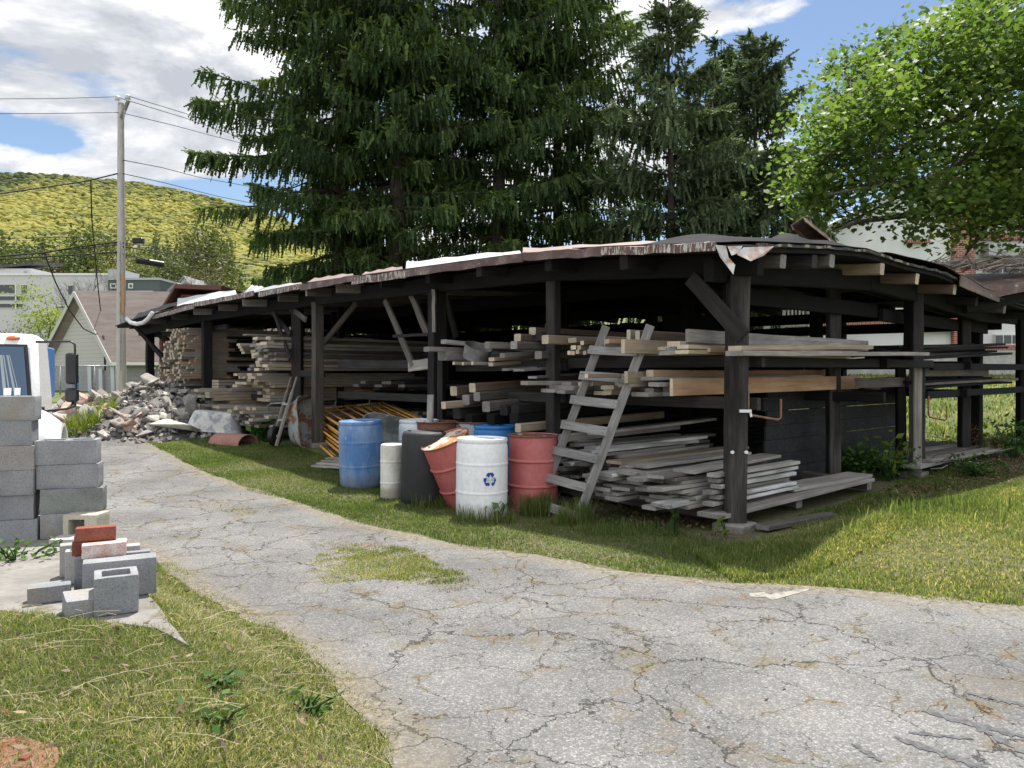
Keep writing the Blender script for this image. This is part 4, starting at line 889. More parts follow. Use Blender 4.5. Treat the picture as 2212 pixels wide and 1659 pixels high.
M['whited'] = patchy('dirty_white_plastic', (.70, .69, .64), (.55, .53, .47), 3.5, .48, .66, .5, .7, c=(.30, .28, .25), c_lo=.66, c_hi=.76, mud=.8)
M['palebluep'] = patchy('pale_blue_white_plastic', (.62, .68, .72), (.48, .56, .62), 3, .45, .65, .5, .6)
M['blackdrum'] = patchy('faded_black_plastic', (.018, .019, .021), (.036, .038, .042), 3, .4, .7, .55, .75, bump=.04)
M['peel'] = patchy('peeling_grey_drum', (.13, .085, .06), (.36, .40, .40), 5, .50, .54, .7, .7, c=(.45, .50, .52), c_lo=.60, c_hi=.64)
M['greylid'] = patchy('dull_lid', (.20, .19, .17), (.12, .11, .09), 5, .45, .6, .6, .8, c=(.26, .25, .22))
STEEL = [(.280, .0), (.296, .004), (.296, .018), (.287, .026), (.286, .275), (.292, .281), (.301, .290), (.301, .301), (.292, .311), (.286, .317), (.286, .565), (.292, .571), (.301, .580), (.301, .591), (.292, .601), (.286, .607), (.286, .858), (.296, .866), (.298, .880), (.290, .882), (.286, .872)]
def drum(label, p, prof, body_mat, lid_mat, lid, kind, rot=(0, 0, 0), sc=1.0, bungs=True, ring=None, group=None):
    e = empty(kind, p, label, 'drum' if 'drum' in kind else 'barrel', group, rot); e.scale = (sc, sc, sc)
    mb = MB(); mb.lathe(prof, 48, cap1=False); b = mb.build('body', body_mat, e, smooth=40)
    mb = MB(); mb.lathe(lid, 48, cap0=False); l = mb.build('lid', lid_mat, e, smooth=40)
    if bungs:
        zt = lid[-1][1]
        for a, r_, rr_ in ((.5, .19, .035), (3.4, .2, .022)):
            mb = MB(); mb.lathe([(rr_, 0), (rr_, .012), (rr_ * .8, .016)], 14, (r_ * math.cos(a), r_ * math.sin(a), zt)); mb.build('bung', M['steel'] if lid_mat != body_mat else body_mat, l, smooth=30)
    if ring:
        mb = MB(); mb.tube([(.297 * math.cos(t_ * math.pi / 24), .297 * math.sin(t_ * math.pi / 24), .874) for t_ in range(49)], .009, 8, caps=False); mb.build('rim_ring', ring, e, smooth=True)
    return e
FLAT_LID = [(.286, .866), (.27, .862), (.1, .864), (.01, .865)]
PLASTIC = [(.235, 0), (.262, .006), (.279, .03), (.2885, .08), (.290, .265), (.290, .277), (.2945, .285), (.2945, .300), (.290, .308), (.290, .318), (.290, .45), (.290, .580), (.290, .592), (.2945, .600), (.2945, .615), (.290, .623), (.290, .635), (.288, .78), (.282, .82), (.276, .835), (.285, .848), (.287, .872), (.281, .886), (.268, .888)]
PL_LID = [(.268, .888), (.255, .872), (.1, .866), (.01, .868)]
BARE = [(.24, 0), (.268, .008), (.284, .035), (.288, .08), (.290, .45), (.288, .80), (.282, .845), (.268, .866), (.25, .876), (.235, .88)]
BARE_LID = [(.235, .88), (.22, .872), (.1, .874), (.01, .875)]
def at(x, y): p = G(x, y); return Vector((p.x, p.y, p.z - .015))
def behind(p, d):  # move away from the camera along the line of sight
    q = Vector((p.x, p.y, 0)); q = q + q.normalized() * d; return Vector((q.x, q.y, gz(q.x, q.y) - .01))
drum('scuffed blue plastic drum standing on its own at the left end of the drums', behind(at(782, 1057), .28), PLASTIC, M['bluep'], M['bluep'], PL_LID, 'plastic_drum', (.015, -.03, .4), 1.04)
kg = behind(at(846, 1079), .15)
KEG = [(.115, 0), (.135, .008), (.139, .03), (.139, .178), (.139, .188), (.143, .195), (.143, .207), (.139, .214), (.139, .224), (.139, .443), (.139, .453), (.143, .46), (.143, .472), (.139, .479), (.139, .489), (.139, .645), (.132, .672), (.12, .68)]
drum('slim dirty white keg between the blue drum and the black drum', kg, KEG, M['whited'], M['whited'], [(.12, .68), (.11, .672), (.01, .674)], 'white_keg', (0, 0, 1), 1.02, False)
drum('tall plain black plastic barrel between the white keg and the leaning red drum', behind(at(915, 1092), .26), BARE, M['blackdrum'], M['blackdrum'], BARE_LID, 'black_barrel', (0, .03, 0), 1.0)
# leaning red drum
pr = behind(at(990, 1092), .22)
e = drum('red steel drum tipped to the left with a rust and white streaked lid', pr + Vector((.0, .0, .03)), STEEL, M['redpaint'], M['rustlid'], FLAT_LID, 'steel_drum', (0, 0, 0), 1.0, True, M['rust'])
e.rotation_euler = (Matrix.Rotation(math.radians(-21), 3, 'Y') @ Matrix.Rotation(math.radians(13), 3, 'X')).to_euler(); e.location = pr + Vector((.17, -.16, .02))
wd = drum('white plastic drum with a blue recycling emblem on its front', behind(at(1040, 1124), .27), PLASTIC, M['whitep'], M['whitep'], PL_LID, 'plastic_drum', (0, .01, 0), 1.0)
drum('red steel drum standing upright with a rusty lid behind the ladder foot', behind(at(1152, 1108), .27), STEEL, M['redpaint'], M['rust'], FLAT_LID, 'steel_drum', (0, 0, 2.0), 1.0, True, M['rust'])
drum('bright blue plastic drum half hidden behind the white drum and the red drum', behind(at(1070, 1085), .7), PLASTIC, M['bluep2'], M['bluep2'], PL_LID, 'plastic_drum', (0, 0, 1.0), 1.0)
drum('rusty grey steel drum with peeling paint behind the leaning red drum', behind(at(1028, 1075), 1.05), STEEL, M['peel'], M['greylid'], FLAT_LID, 'steel_drum', (0, 0, 1.0), 1.0, True, M['rust'])
drum('dark rust-brown steel drum behind the black barrel', behind(at(945, 1065), .75), STEEL, M['rust'], M['rust'], FLAT_LID, 'steel_drum', (0, 0, .3), 1.0, True, M['rust'])
drum('pale bluish white plastic barrel furthest back behind the black barrel', behind(at(905, 1062), .85), PLASTIC, M['palebluep'], M['palebluep'], PL_LID, 'plastic_drum', (0, 0, .3), 1.0)
# emblem on the white drum: three bent arrows and letters
t = NT('emblem_blue'); M['emblem'] = t.bsdf((.012, .06, .30), .5)
fa = math.atan2(-wd.location.y, -wd.location.x) + math.asin(.045 / .145 * .98)
def curve_pt(a, b, off):
    R_ = .2925 + off; k = .148 / 265
    th = fa + (a - 716) * k / R_; return (R_ * math.cos(th), R_ * math.sin(th), .455 - (b - 820) * k)
def emb(name, polys, mat, off, parent):
    mb = MB()
    for pl in polys: mb.add([curve_pt(a, b, off) for a, b in pl], [tuple(range(len(pl) - 1, -1, -1))])
    return mb.build(name, mat, parent)
em = emb('emblem', [[(668, 690), (772, 690), (786, 718), (722, 724), (692, 780), (630, 746)], [(722, 724), (786, 718), (804, 722), (776, 784), (746, 768)],
    [(585, 790), (652, 790), (630, 880), (632, 943), (585, 845)], [(630, 880), (705, 885), (705, 943), (632, 943)], [(814, 785), (848, 835), (800, 938), (778, 890), (804, 870), (772, 806)], [(778, 890), (800, 938), (776, 942), (765, 956), (741, 915), (764, 872)]], M['emblem'], .003, wd)
T_ = [[(644, 782), (702, 782), (702, 797), (644, 797)], [(664, 797), (682, 797), (682, 846), (664, 846)], [(656, 840), (690, 840), (690, 850), (656, 850)]]
V_ = [[(684, 782), (706, 782), (726, 846), (716, 874)], [(738, 782), (754, 782), (722, 874), (714, 862)]]
D_ = [[(750, 782), (766, 782), (766, 846), (750, 846)], [(766, 782), (788, 786), (800, 800), (788, 806), (782, 796), (766, 793)], [(800, 800), (802, 826), (788, 822), (788, 806)], [(802, 826), (788, 842), (766, 846), (766, 835), (780, 832), (788, 822)]]
def fat(pl, d):
    cx_ = sum(p[0] for p in pl) / len(pl); cy_ = sum(p[1] for p in pl) / len(pl)
    return [(a + d * (1 if a > cx_ else -1), b + d * (1 if b > cy_ else -1)) for a, b in pl]
emb('lettering', [fat(p, 4) for p in T_ + V_ + D_], M['emblem'], .0042, wd); emb('lettering', T_ + V_ + D_, M['whitep'], .0054, wd)

# ================================================================ ladder
feet = [S(2.12, -.80, gz(*S(2.12, -.8, 0)[:2]) - .05), S(1.375, -.93, gz(*S(1.375, -.93, 0)[:2]) - .06)]
tops = [S(1.50, -.27, 2.145), S(.875, -.27, 2.125)]
LD = empty('wooden_ladder', (feet[0] + feet[1]) / 2, 'weathered grey home-made wooden ladder leaning on the racks', 'ladder')
for f, tp in zip(feet, tops): beam('rail', f, tp, .045, .095, M['ladder'], LD, roll=math.pi / 2 * 0, wob=.003)
ups = (tops[0] - feet[0]).normalized(); nrm = (feet[1] - feet[0]).cross(ups).normalized()
if nrm.y > 0: nrm = -nrm
for (x, y) in [(1324, 761), (1308, 817), (1286, 871), (1262, 927), (1242, 983), (1217, 1043), (1192, 1100)]:
    # parameter along the rails from the picture height
    best = min(np.linspace(0, 1, 400), key=lambda s: abs((lambda p: HY + (EYE - p.z) * F / p.y)((feet[0].lerp(tops[0], s) + feet[1].lerp(tops[1], s)) / 2) - y))
    a = feet[0].lerp(tops[0], best); b = feet[1].lerp(tops[1], best - .006); d = (b - a).normalized()
    a = a - d * .04 + nrm * .075; b = b + d * .04 + nrm * .075
    me = board_mesh('rung', (b - a).length, .024, .10, 0, .003, .004, 3); me.materials.append(M['ladder'])
    o = bpy.data.objects.new('rung', me); COL.objects.link(o); o.parent = LD; o.location = (a + b) / 2 - LD.location
    xz = d; zz = (ups - xz * ups.dot(xz)).normalized(); yy = zz.cross(xz); o.rotation_euler = Matrix((xz, yy, zz)).transposed().to_euler()
    mb = MB()
    for s_ in (-1, 1):
        for q in (-.02, .02): mb.lathe([(.005, 0), (.005, .003)], 6, (s_ * ((b - a).length / 2 - .05), -.012 if False else -.0125, q), Matrix.Rotation(math.pi / 2, 3, 'X'))
    mb.build('nails', M['wire'], o)

# ================================================================ wheelbarrows, tubs
def pan(mb, L0, W0, L1, W1, depth, n=8, ex=4.0, th=.006, inner=True):
    """open tray: rim L0 x W0 at z=0, bottom L1 x W1 at z=-depth, rounded corners"""
    def ring(L, W_, z):
        out = []
        for k in range(4 * n):
            t_ = 2 * math.pi * k / (4 * n); c_, s_ = math.cos(t_), math.sin(t_)
            r_ = (abs(c_) ** ex + abs(s_) ** ex) ** (-1 / ex); out.append((L / 2 * r_ * c_, W_ / 2 * r_ * s_, z))
        return out
    R = [ring(L0 + .04, W0 + .04, -.012), ring(L0 + .04, W0 + .04, .0), ring(L0, W0, .0)] + [ring(L0 + (L1 - L0) * f, W0 + (W1 - W0) * f, -depth * g_) for f, g_ in ((.25, .3), (.6, .68), (.9, .94), (1.08, 1.0))]
    O = [ring(L0 + (L1 - L0) * f + .012, W0 + (W1 - W0) * f + .012, -depth * g_ - .006) for f, g_ in ((1.08, 1.0), (.9, .94), (.6, .68), (.25, .3), (0.05, .05))]
    A = O + R; m = 4 * n; b = len(mb.v); mb.v += [p for r_ in A for p in r_]
    for i in range(len(A) - 1):
        for k in range(m):
            mb.f.append((b + i * m + k, b + i * m + (k + 1) % m, b + (i + 1) * m + (k + 1) % m, b + (i + 1) * m + k)); mb.m.append(0)
    mb.f.append(tuple(b + k for k in range(m - 1, -1, -1))); mb.m.append(0); mb.f.append(tuple(b + (len(A) - 1) * m + k for k in range(m))); mb.m.append(0)
    return mb
M['rustpan'] = patchy('rusted_blue_grey_tray', (.30, .34, .36), (.22, .10, .045), 5, .48, .56, .6, .85, c=(.34, .19, .09), c_lo=.58, c_hi=.66)
M['whitepan'] = patchy('mortar_caked_tub', (.60, .60, .57), (.30, .31, .33), 4, .46, .58, .8, .9, c=(.70, .69, .66), c_lo=.58, c_hi=.66, bump=.3)
M['redpan'] = patchy('faded_red_plastic', (.32, .15, .115), (.40, .22, .17), 3, .4, .7, .6, .8)
M['greypan'] = patchy('cement_crusted_tray', (.12, .125, .12), (.22, .23, .215), 5, .45, .6, .8, .9, c=(.33, .40, .37), c_lo=.62, c_hi=.7, bump=.3)
D0 = 14.45
W0_ = P(606, 962, D0); base = Vector((W0_.x, W0_.y, gz(W0_.x, W0_.y)))
WB = empty('wheelbarrow', base, 'rusty wheelbarrow stood on end beside the slim front post', 'wheelbarrow')
def wp(x, y, d=0): return P(x, y, D0 + d) - base
for (xa, ya), (xb, yb), d in [((629, 814), (589, 957), .2), ((641, 814), (597, 963), -.25)]:
    mb = MB(); p0, p1 = wp(xa, ya, d), wp(xb, yb, d)
    mb.tube([p0, p0.lerp(p1, .04), p0.lerp(p1, .2), p0.lerp(p1, .24), p0.lerp(p1, .6), p1], [.017, .02, .021, .033, .034, .034], 6); mb.build('handle', M['palepost'], WB)
wc = wp(594, 942); mb = MB()
MX = Matrix.Rotation(math.radians(70), 3, 'Z') @ Matrix.Rotation(math.pi / 2, 3, 'X')
mb.lathe([(.11, -.05), (.16, -.055), (.185, -.035), (.195, 0), (.185, .035), (.16, .055), (.11, .05)], 28, wc, MX); w_ = mb.build('wheel', M['black_plastic'], WB, smooth=40)
mb = MB(); mb.lathe([(.02, -.06), (.03, -.04), (.11, -.025), (.11, .025), (.03, .04), (.02, .06)], 20, wc, MX); mb.build('rim', M['steel'], w_, smooth=30)
mb = MB(); pan(mb, .98, .66, .62, .42, .30, 8, 5)
ax_l = (wp(634, 862, 0) - wp(667, 960, 0)); ctr = (wp(666, 864) + wp(664, 960)) / 2
zax = Vector((.95, -.25, .12)).normalized(); xax = Vector((0.02, 0, 1)); xax = (xax - zax * xax.dot(zax)).normalized(); yax = zax.cross(xax)
mb.build('tray', M['rustpan'], WB, ctr, Matrix((xax, yax, zax)).transposed().to_euler(), smooth=50)
mb = MB(); mb.tube([wp(616, 870, -.2), wp(585, 872, -.1), wp(578, 878, 0), wp(585, 895, .1), wp(604, 906, .1)], .012, 6)
mb.tube([wp(612, 872, .2), wp(582, 868, .15), wp(579, 862, .1)], .008, 6); mb.build('leg_brace', M['steel'], WB, smooth=True)
for y in (872, 906):
    mb = MB(); mb.box(wp(622 - (y - 872) * .3, y), (.16, .5, .03), rotz(.2)); mb.build('cross_bar', M['steel'], WB)
# overturned mortar tub
p = G(455, 944); mb = MB(); pan(mb, 1.12, .74, .86, .50, .40, 8, 6)
o = mb.build('mortar_tub', M['whitepan'], None, (p.x, p.y + .3, p.z + .10), (math.pi, .10, .15), smooth=50); tag(o, 'mortar-caked whitish wheelbarrow tub lying upside down beside the rubble', 'tub')
p = G(500, 960); mb = MB(); n = 14; pr_ = [(.0, .0)]
arc = [(.26 * math.cos(a), .26 * math.sin(a)) for a in np.linspace(math.pi, 0, n)]; inn = [(.245 * math.cos(a), .245 * math.sin(a)) for a in np.linspace(0, math.pi, n)]
mb.prism(arc + inn, -.40, .40); o = mb.build('clay_half_pipe', M['redpan'], None, (p.x, p.y + .1, p.z - .02), (math.pi / 2, 0, math.radians(62)), smooth=40)
o.scale = (1, .85, 1); tag(o, 'faded reddish half-round trough lying upside down in front of the mortar tub', 'trough')
p = G(384, 938); tag(beam('board', p + Vector((-.35, .2, .12)), p + Vector((.30, .1, .13)), .12, .10, M['concrete']), 'short pale concrete beam lying between the rubble and the mortar tub', 'beam')
# loose tray among the drums
p = P(846, 940, 11.5); mb = MB(); pan(mb, .92, .62, .55, .38, .27, 8, 3.6)
o = mb.build('wheelbarrow_tray', M['greypan'], None, p + Vector((.02, 0, .06)), (math.radians(42), math.radians(14), .25), smooth=50); tag(o, 'cement-crusted loose wheelbarrow tray propped up behind the blue drum', 'tray')
p = P(846, 968, 11.2); tag(beam('timber', Vector((p.x - .35, p.y + .2, .28)), Vector((p.x + .4, p.y + .3, .28)), .2, .2, M['brownwood']), 'short brown timber under the loose wheelbarrow tray', 'timber')
# metal ring on the upper rack
u_, z_ = onV(1036, 765, .1); mb = MB()
mb.lathe([(.185, -.10), (.205, .10), (.20, .10), (.18, -.10), (.185, -.10)], 32, cap0=False, cap1=False); o = mb.build('metal_ring', patchy('dull_grey_metal', (.16, .155, .15), (.24, .23, .22), 6, r1=.6, r2=.7), None, S(u_, .05, z_ + .02), (.38, .2, .3), smooth=40)
tag(o, 'dull grey metal ring like a cut-off bucket on the rack above the timbers', 'ring')
# boards on the grass left of the blue drum
p = G(718, 1012)
for k in range(4):
    tag(beam('board', p + Vector((-.32 + .05 * k, .1 + .12 * k, .03 + .028 * k)), p + Vector((.25, -.22 + .14 * k, .035 + .028 * k)), .13, .026, M['grey']), 'short grey board in the little heap on the grass left of the blue drum', 'board', 'boards on the grass left of the blue drum')
u_, _ = onV(927, 870, -.55); q = S(u_, -.55, 0); tag(beam('stake', Vector((q.x, q.y, gz(q.x, q.y) - .1)), Vector((q.x + .02, q.y, 1.30)), .09, .09, M['white_flaked']), 'white upright stake in front of the big double post', 'stake')
# ================================================================ scaffold frames
M['scaf'] = patchy('orange_painted_tube', (.58, .27, .05), (.64, .39, .13), 8, .45, .6, .5, .7, c=(.20, .085, .04), c_lo=.58, c_hi=.67, stretch=(2, 2, 2), bump=.05)
def scaffold(A, B, Cc, Dd, label, group, rungs=3):
    e = empty('tube_scaffold', (A + B + Cc + Dd) / 4, label, 'scaffold', group); o = e.location
    for f in (0, .2, .5, .8, 1)[:rungs] if rungs < 5 else (0, .22, .52, .80, 1):
        mb = MB(); mb.tube([A.lerp(B, f) - o, Dd.lerp(Cc, f) - o], .021 if f in (0, 1) else .016, 8); mb.build('long_tube', M['scaf'], e, smooth=True)
    for f in (0.02, .98):
        mb = MB(); mb.tube([A.lerp(Dd, f) - o, B.lerp(Cc, f) - o], .019, 8); mb.build('cross_tube', M['scaf'], e, smooth=True)
A_, B_, C_, D_q = P(692, 884, 16.2), P(838, 868, 17.0), P(924, 906, 13.2), P(768, 930, 12.7)
r = random.Random(4)
for k in range(10):
    dz = -.062 * (9 - k); j = lambda: Vector((r.uniform(-.12, .12), r.uniform(-.12, .12), r.uniform(-.008, .008)))
    sh = j() + Vector((-.03 * (9 - k), 0, dz))
    mA, mB = A_.lerp(D_q, .0), B_.lerp(C_, .0)
    scaffold(A_ + sh, A_.lerp(B_, .55) + sh + j() * .4, D_q.lerp(C_, .55) + sh + j() * .4, D_q + sh, 'orange scaffold frame in the left half of the flat stack behind the blue drum', 'scaffold frames in the left half of the stack', 5)
    if k > 3:
        sh = j() + Vector((0, 0, dz)); scaffold(A_.lerp(B_, .58) + sh, B_ + sh, C_ + sh, D_q.lerp(C_, .58) + sh, 'orange scaffold frame in the right half of the flat stack behind the drums', 'scaffold frames in the right half of the stack', 5)
# trestle with loose tubes
TR = empty('trestle', Vector((P(750, 900, 17.2).x, 17.2, gz(P(750, 900, 17.2).x, 17.2))), 'low wooden trestle carrying loose orange tubes behind the scaffold frames', 'trestle')
beam('top_rail', P(722, 852, 16.9), P(806, 848, 17.3), .10, .06, M['tan'], TR); beam('leg', P(732, 852, 17.0), P(722, 884, 17.0), .14, .035, M['grey'], TR); beam('leg', P(800, 850, 17.2), P(799, 880, 17.2), .14, .035, M['grey'], TR)
for k, (x0, y0, x1, y1) in enumerate([(696, 846, 779, 832), (700, 850, 800, 838), (694, 853, 806, 843), (702, 856, 790, 846)]):
    o = Vector(P(x0, y0, 17.0)); mb = MB(); mb.tube([(0, 0, 0), P(x1, y1 - 2, 17.3) - o], .03, 8); tag(mb.build('scaffold_tube', M['scaf'], None, o, smooth=True), 'loose orange tube lying on the wooden trestle', 'tube', 'loose tubes on the trestle')

# ================================================================ concrete blocks and bricks
def cell_block(xs, ys, holes, h):
    mb = MB(); nx_, ny_ = len(xs) - 1, len(ys) - 1; solid = lambda i, j: 0 <= i < nx_ and 0 <= j < ny_ and (i, j) not in holes
    for i in range(nx_):
        for j in range(ny_):
            if not solid(i, j): continue
            x0, x1, y0, y1 = xs[i], xs[i + 1], ys[j], ys[j + 1]
            mb.add([(x0, y0, h), (x1, y0, h), (x1, y1, h), (x0, y1, h)], [(0, 1, 2, 3)]); mb.add([(x0, y0, 0), (x1, y0, 0), (x1, y1, 0), (x0, y1, 0)], [(3, 2, 1, 0)])
            for di, dj, q in ((-1, 0, ((x0, y1), (x0, y0))), (1, 0, ((x1, y0), (x1, y1))), (0, -1, ((x0, y0), (x1, y0))), (0, 1, ((x1, y1), (x0, y1)))):
                if not solid(i + di, j + dj): mb.add([(q[0][0], q[0][1], 0), (q[1][0], q[1][1], 0), (q[1][0], q[1][1], h), (q[0][0], q[0][1], h)], [(0, 1, 2, 3)])
    return mb
def finish_block(mb, name, mat, seed):
    me = mb.mesh(name); import bmesh
    bm = bmesh.new(); bm.from_mesh(me); bmesh.ops.remove_doubles(bm, verts=bm.verts, dist=1e-4)
    rg_ = random.Random(seed)
    bmesh.ops.bevel(bm, geom=[e_ for e_ in bm.edges if e_.is_manifold and e_.calc_face_angle(0) > .5], offset=.006, segments=2, affect='EDGES', profile=.6)
    bmesh.ops.subdivide_edges(bm, edges=[e_ for e_ in bm.edges if e_.calc_length() > .06], cuts=3, use_grid_fill=True)
    for v in bm.verts:
        nz = mnoise.noise(v.co * 9 + Vector((seed * 3.1, 0, 0))); v.co += Vector((rg_.uniform(-1, 1), rg_.uniform(-1, 1), rg_.uniform(-1, 1))) * .0009 + v.normal * nz * .0016
    bm.to_mesh(me); bm.free(); me.shade_smooth(); me.set_sharp_from_angle(angle=math.radians(35)); me.materials.append(mat); return me
def cmu(name, a, b, stain=None):
    t = NT(name); co = t.vmath('ADD', t.obj(), t.comb(t.math('MULTIPLY', t.orand(), 13.0), t.math('MULTIPLY', t.orand(), 7.0), 0.0))
    n = t.noise(co, 3.5, 6, .6); c_ = t.mix(t.ramp(n, [(.38, 0.0), (.62, 1.0)]), a, b)
    pits = t.ramp(t.voro(co, 70), [(.10, .55), (.3, 1.0)]); c_ = t.mix(1.0, c_, pits, 'MULTIPLY'); c_ = t.mix(1.0, c_, t.ramp(t.noise(co, 120, 2, .5), [(.3, .82), (.7, 1.15)]), 'MULTIPLY')
    if stain: c_ = t.mix(t.ramp(t.noise(co, 2.2, 4, .5), [(.60, 0.0), (.70, .55)]), c_, stain)
    k = t.math('ADD', t.math('MULTIPLY', t.orand(), .24), .88); c_ = t.mix(1.0, c_, t.comb(k, k, k), 'MULTIPLY')
    h_ = t.math('ADD', t.math('MULTIPLY', t.noise(co, 110, 3, .6), .5), t.ramp(t.voro(co, 60), [(.0, 0.0), (.25, .5)]))
    return t.bsdf(c_, .95, normal=t.bump(h_, .6, .004), spec=.15)
M['cmu'] = cmu('grey_block', (.215, .222, .235), (.28, .285, .292), (.26, .215, .155))
M['cmu_pink'] = cmu('pinkish_grey_block', (.27, .25, .243), (.31, .287, .277)); M['cmu_tan'] = cmu('tan_block', (.38, .35, .265), (.44, .41, .33)); M['cmu_pale'] = cmu('pale_block', (.33, .33, .318), (.41, .405, .39)); M['cmu_moss'] = cmu('mottled_block', (.26, .272, .257), (.18, .192, .185))
M['brick'] = cmu('red_brick', (.19, .062, .045), (.25, .09, .066)); M['brickw'] = cmu('white_smeared_brick', (.38, .13, .10), (.66, .62, .58), (.62, .60, .57))
xs3 = [0, .03, .188, .222, .38, .41]; ys3 = [0, .033, .155, .188]
blkm = [finish_block(cell_block(xs3, ys3, {(1, 1), (3, 1)}, .179), 'concrete_block', M['cmu'], s_) for s_ in range(4)]
pinkm = finish_block(cell_block(xs3, ys3, {(1, 1), (3, 1)}, .179), 'concrete_block', M['cmu_pink'], 8); mossm = finish_block(cell_block(xs3, ys3, {(1, 1), (3, 1)}, .179), 'concrete_block', M['cmu_moss'], 9)
RZB = .30
def place_block(me, x, y, z, rz, label, group=None):
    o = add_obj('concrete_block', me, None, None, (x, y, z), (0, 0, rz)); return tag(o, label, 'block', group)
zb = SLABZ + .003
def colx(px, D): return (px - CX) / F * D
for k in range(4):
    place_block([blkm[0], mossm, blkm[1], blkm[2]][k], colx([86, 86, 74, 71][k], 5.62), 5.62 + [.0, .0, .02, .01][k], zb + k * .1795, RZB + [.03, .035, .0, .01][k], ['grey block at the foot of the shorter column, behind the tan half block', 'mottled grey-green block second from the bottom of the shorter column', 'grey block with a rusty stain in the shorter column', 'grey block with two open cores on top of the shorter column'][k])
for k in range(6):
    px = [80, 70, 72, 72, 68, 71][k]; D = 5.60
    place_block([blkm[3], blkm[1], blkm[0], pinkm, blkm[2], blkm[1]][k], colx(px, D) - .41 * math.cos(RZB), D - .41 * math.sin(RZB) + [0, .01, 0, .01, .0, .02][k], zb - .03 + k * .1795, RZB + [.0, .02, .0, -.015, .01, .02][k], ['grey block at the foot of the taller column', 'grey block second from the bottom of the taller column', 'grey block third from the bottom of the taller column', 'pinkish grey block in the middle of the taller column', 'grey block second from the top of the taller column', 'grey block on top of the taller column in front of the truck'][k])
# single pieces in front of the stack
def G2(x, y, z): D = (EYE - z) * F / (y - HY); return Vector(((x - CX) / F * D, D, z))
hb = finish_block(cell_block([0, .035, .165, .2], [0, .035, .165, .2], {(1, 1)}, .19), 'half_block', M['cmu'], 21)
# tan half block lying on its side, its core towards us
me = finish_block(cell_block([0, .04, .155, .19, .20, .245], [0, .035, .15, .185], {(1, 1)}, .19), 'half_block', M['cmu_tan'], 22)
p = G2(134, 1168, zb); tag(add_obj('half_block', me, None, None, (p.x, p.y + .19, p.z), (math.pi / 2, 0, .02)), 'tan half block with its square core facing forward at the foot of the stack', 'block')
def solid(name, size, mat, p, rot, label, cat, seed, notch=False, group=None):
    L, W_, H = size; mb = cell_block([0, L], [0, W_], set(), H)
    if notch: mb = cell_block([0, L * .3, L * .7, L], [0, W_ * .78, W_], {(1, 1)}, H)
    me = finish_block(mb, name, mat, seed); o = add_obj(name, me, None, None, p, rot); return tag(o, label, cat, group)
p = G2(105, 1180, zb); solid('paving_slab', (.30, .18, .045), M['cmu_pale'], p, (0, 0, .12), 'thin pale slab lying flat in front of the tan half block', 'slab', 31)
RP = .48
solid('cap_block', (.36, .09, .19), M['cmu_pale'], G2(122, 1252, zb) + Vector((0, .03, 0)), (0, 0, RP), 'pale narrow cap block furthest back under the red bricks', 'block', 32)
solid('cap_block', (.39, .08, .19), M['cmu_pale'], G2(140, 1264, zb), (0, 0, RP), 'second pale cap block beside the bigger grey block', 'block', 33)
solid('cap_block', (.38, .055, .195), M['cmu'], G2(160, 1282, zb), (0, 0, RP), 'thin grey cap block just behind the biggest grey block', 'block', 37)
solid('concrete_block', (.36, .13, .20), M['cmu'], G2(177, 1300, zb), (0, 0, RP - .02), 'biggest grey block lying lengthwise behind the hollow block', 'block', 34)
p = G2(203, 1334, zb); tag(add_obj('half_block', hb, None, None, (p.x, p.y, p.z), (0, 0, .50)), 'hollow square grey block with an open core nearest the slab edge', 'block')
p = G2(142, 1340, zb); solid('solid_block', (.17, .19, .11), M['cmu'], p + Vector((0, 0, -.02)), (.05, .02, .62), 'small solid grey block left of the hollow block, tilted forward', 'block', 35)
p = G2(58, 1308, zb); solid('solid_block', (.20, .12, .085), M['cmu'], p, (0, 0, .52), 'small solid grey block lying apart at the left of the pile', 'block', 36)
br = lambda x, y, z, rz, mat, lb, sd, L=.21: solid('red_brick', (L, .075, .075), mat, G2(x, y, z), (0, 0, rz), lb, 'brick', sd)
zb2 = zb + .196
br(176, 1209, zb2, RP, M['brickw'], 'red brick with white mortar on its face at the front of the brick pile', 41, .22); br(155, 1203, zb2, RP + .03, M['brick'], 'red brick behind the mortar-smeared brick', 42, .22)
br(162, 1172, zb2 + .077, RP - .06, M['brick'], 'plain red brick on top of the brick pile', 43, .20); br(160, 1186, zb2, RP, M['brick'], 'red brick at the back of the brick pile under the top brick', 44, .20)

# ================================================================ rubble
import bmesh
def rub_h(x, y):
    return 1.15 * np.exp(-((x + 8.0) / 1.05) ** 2 - ((y - 17.4) / 1.1) ** 2) + .72 * np.exp(-((x + 9.8) / 1.1) ** 2 - ((y - 17.6) / 1.0) ** 2) + .42 * np.exp(-((x + 7.2) / .8) ** 2 - ((y - 16.2) / .7) ** 2) + .30 * np.exp(-((x + 8.6) / 1.0) ** 2 - ((y - 15.9) / .6) ** 2)
ax = np.arange(-12, -5.2, .16); ay = np.arange(14.6, 20.4, .16); X, Y = np.meshgrid(ax, ay); H = rub_h(X, Y); n = len(ax)
Z = ground(X, Y) + H * .86 - .06 + np.where(H > .03, RNG.normal(0, .03, H.shape), 0)
i_, j_ = np.meshgrid(np.arange(n - 1), np.arange(len(ay) - 1)); b = (j_ * n + i_).ravel()
np_mesh('rubble', np.stack([X.ravel(), Y.ravel(), Z.ravel()], 1), np.stack([b, b + 1, b + n + 1, b + n], 1), patchy('rubble_dust', (.15, .14, .13), (.10, .093, .088), 6, .4, .6, .9, .9, c=(.17, .08, .065), c_lo=.62, c_hi=.7, bump=.4))
tag(bpy.data.objects['rubble'], 'heap of dust and fine rubble under the broken chunks', 'rubble', kind='stuff')
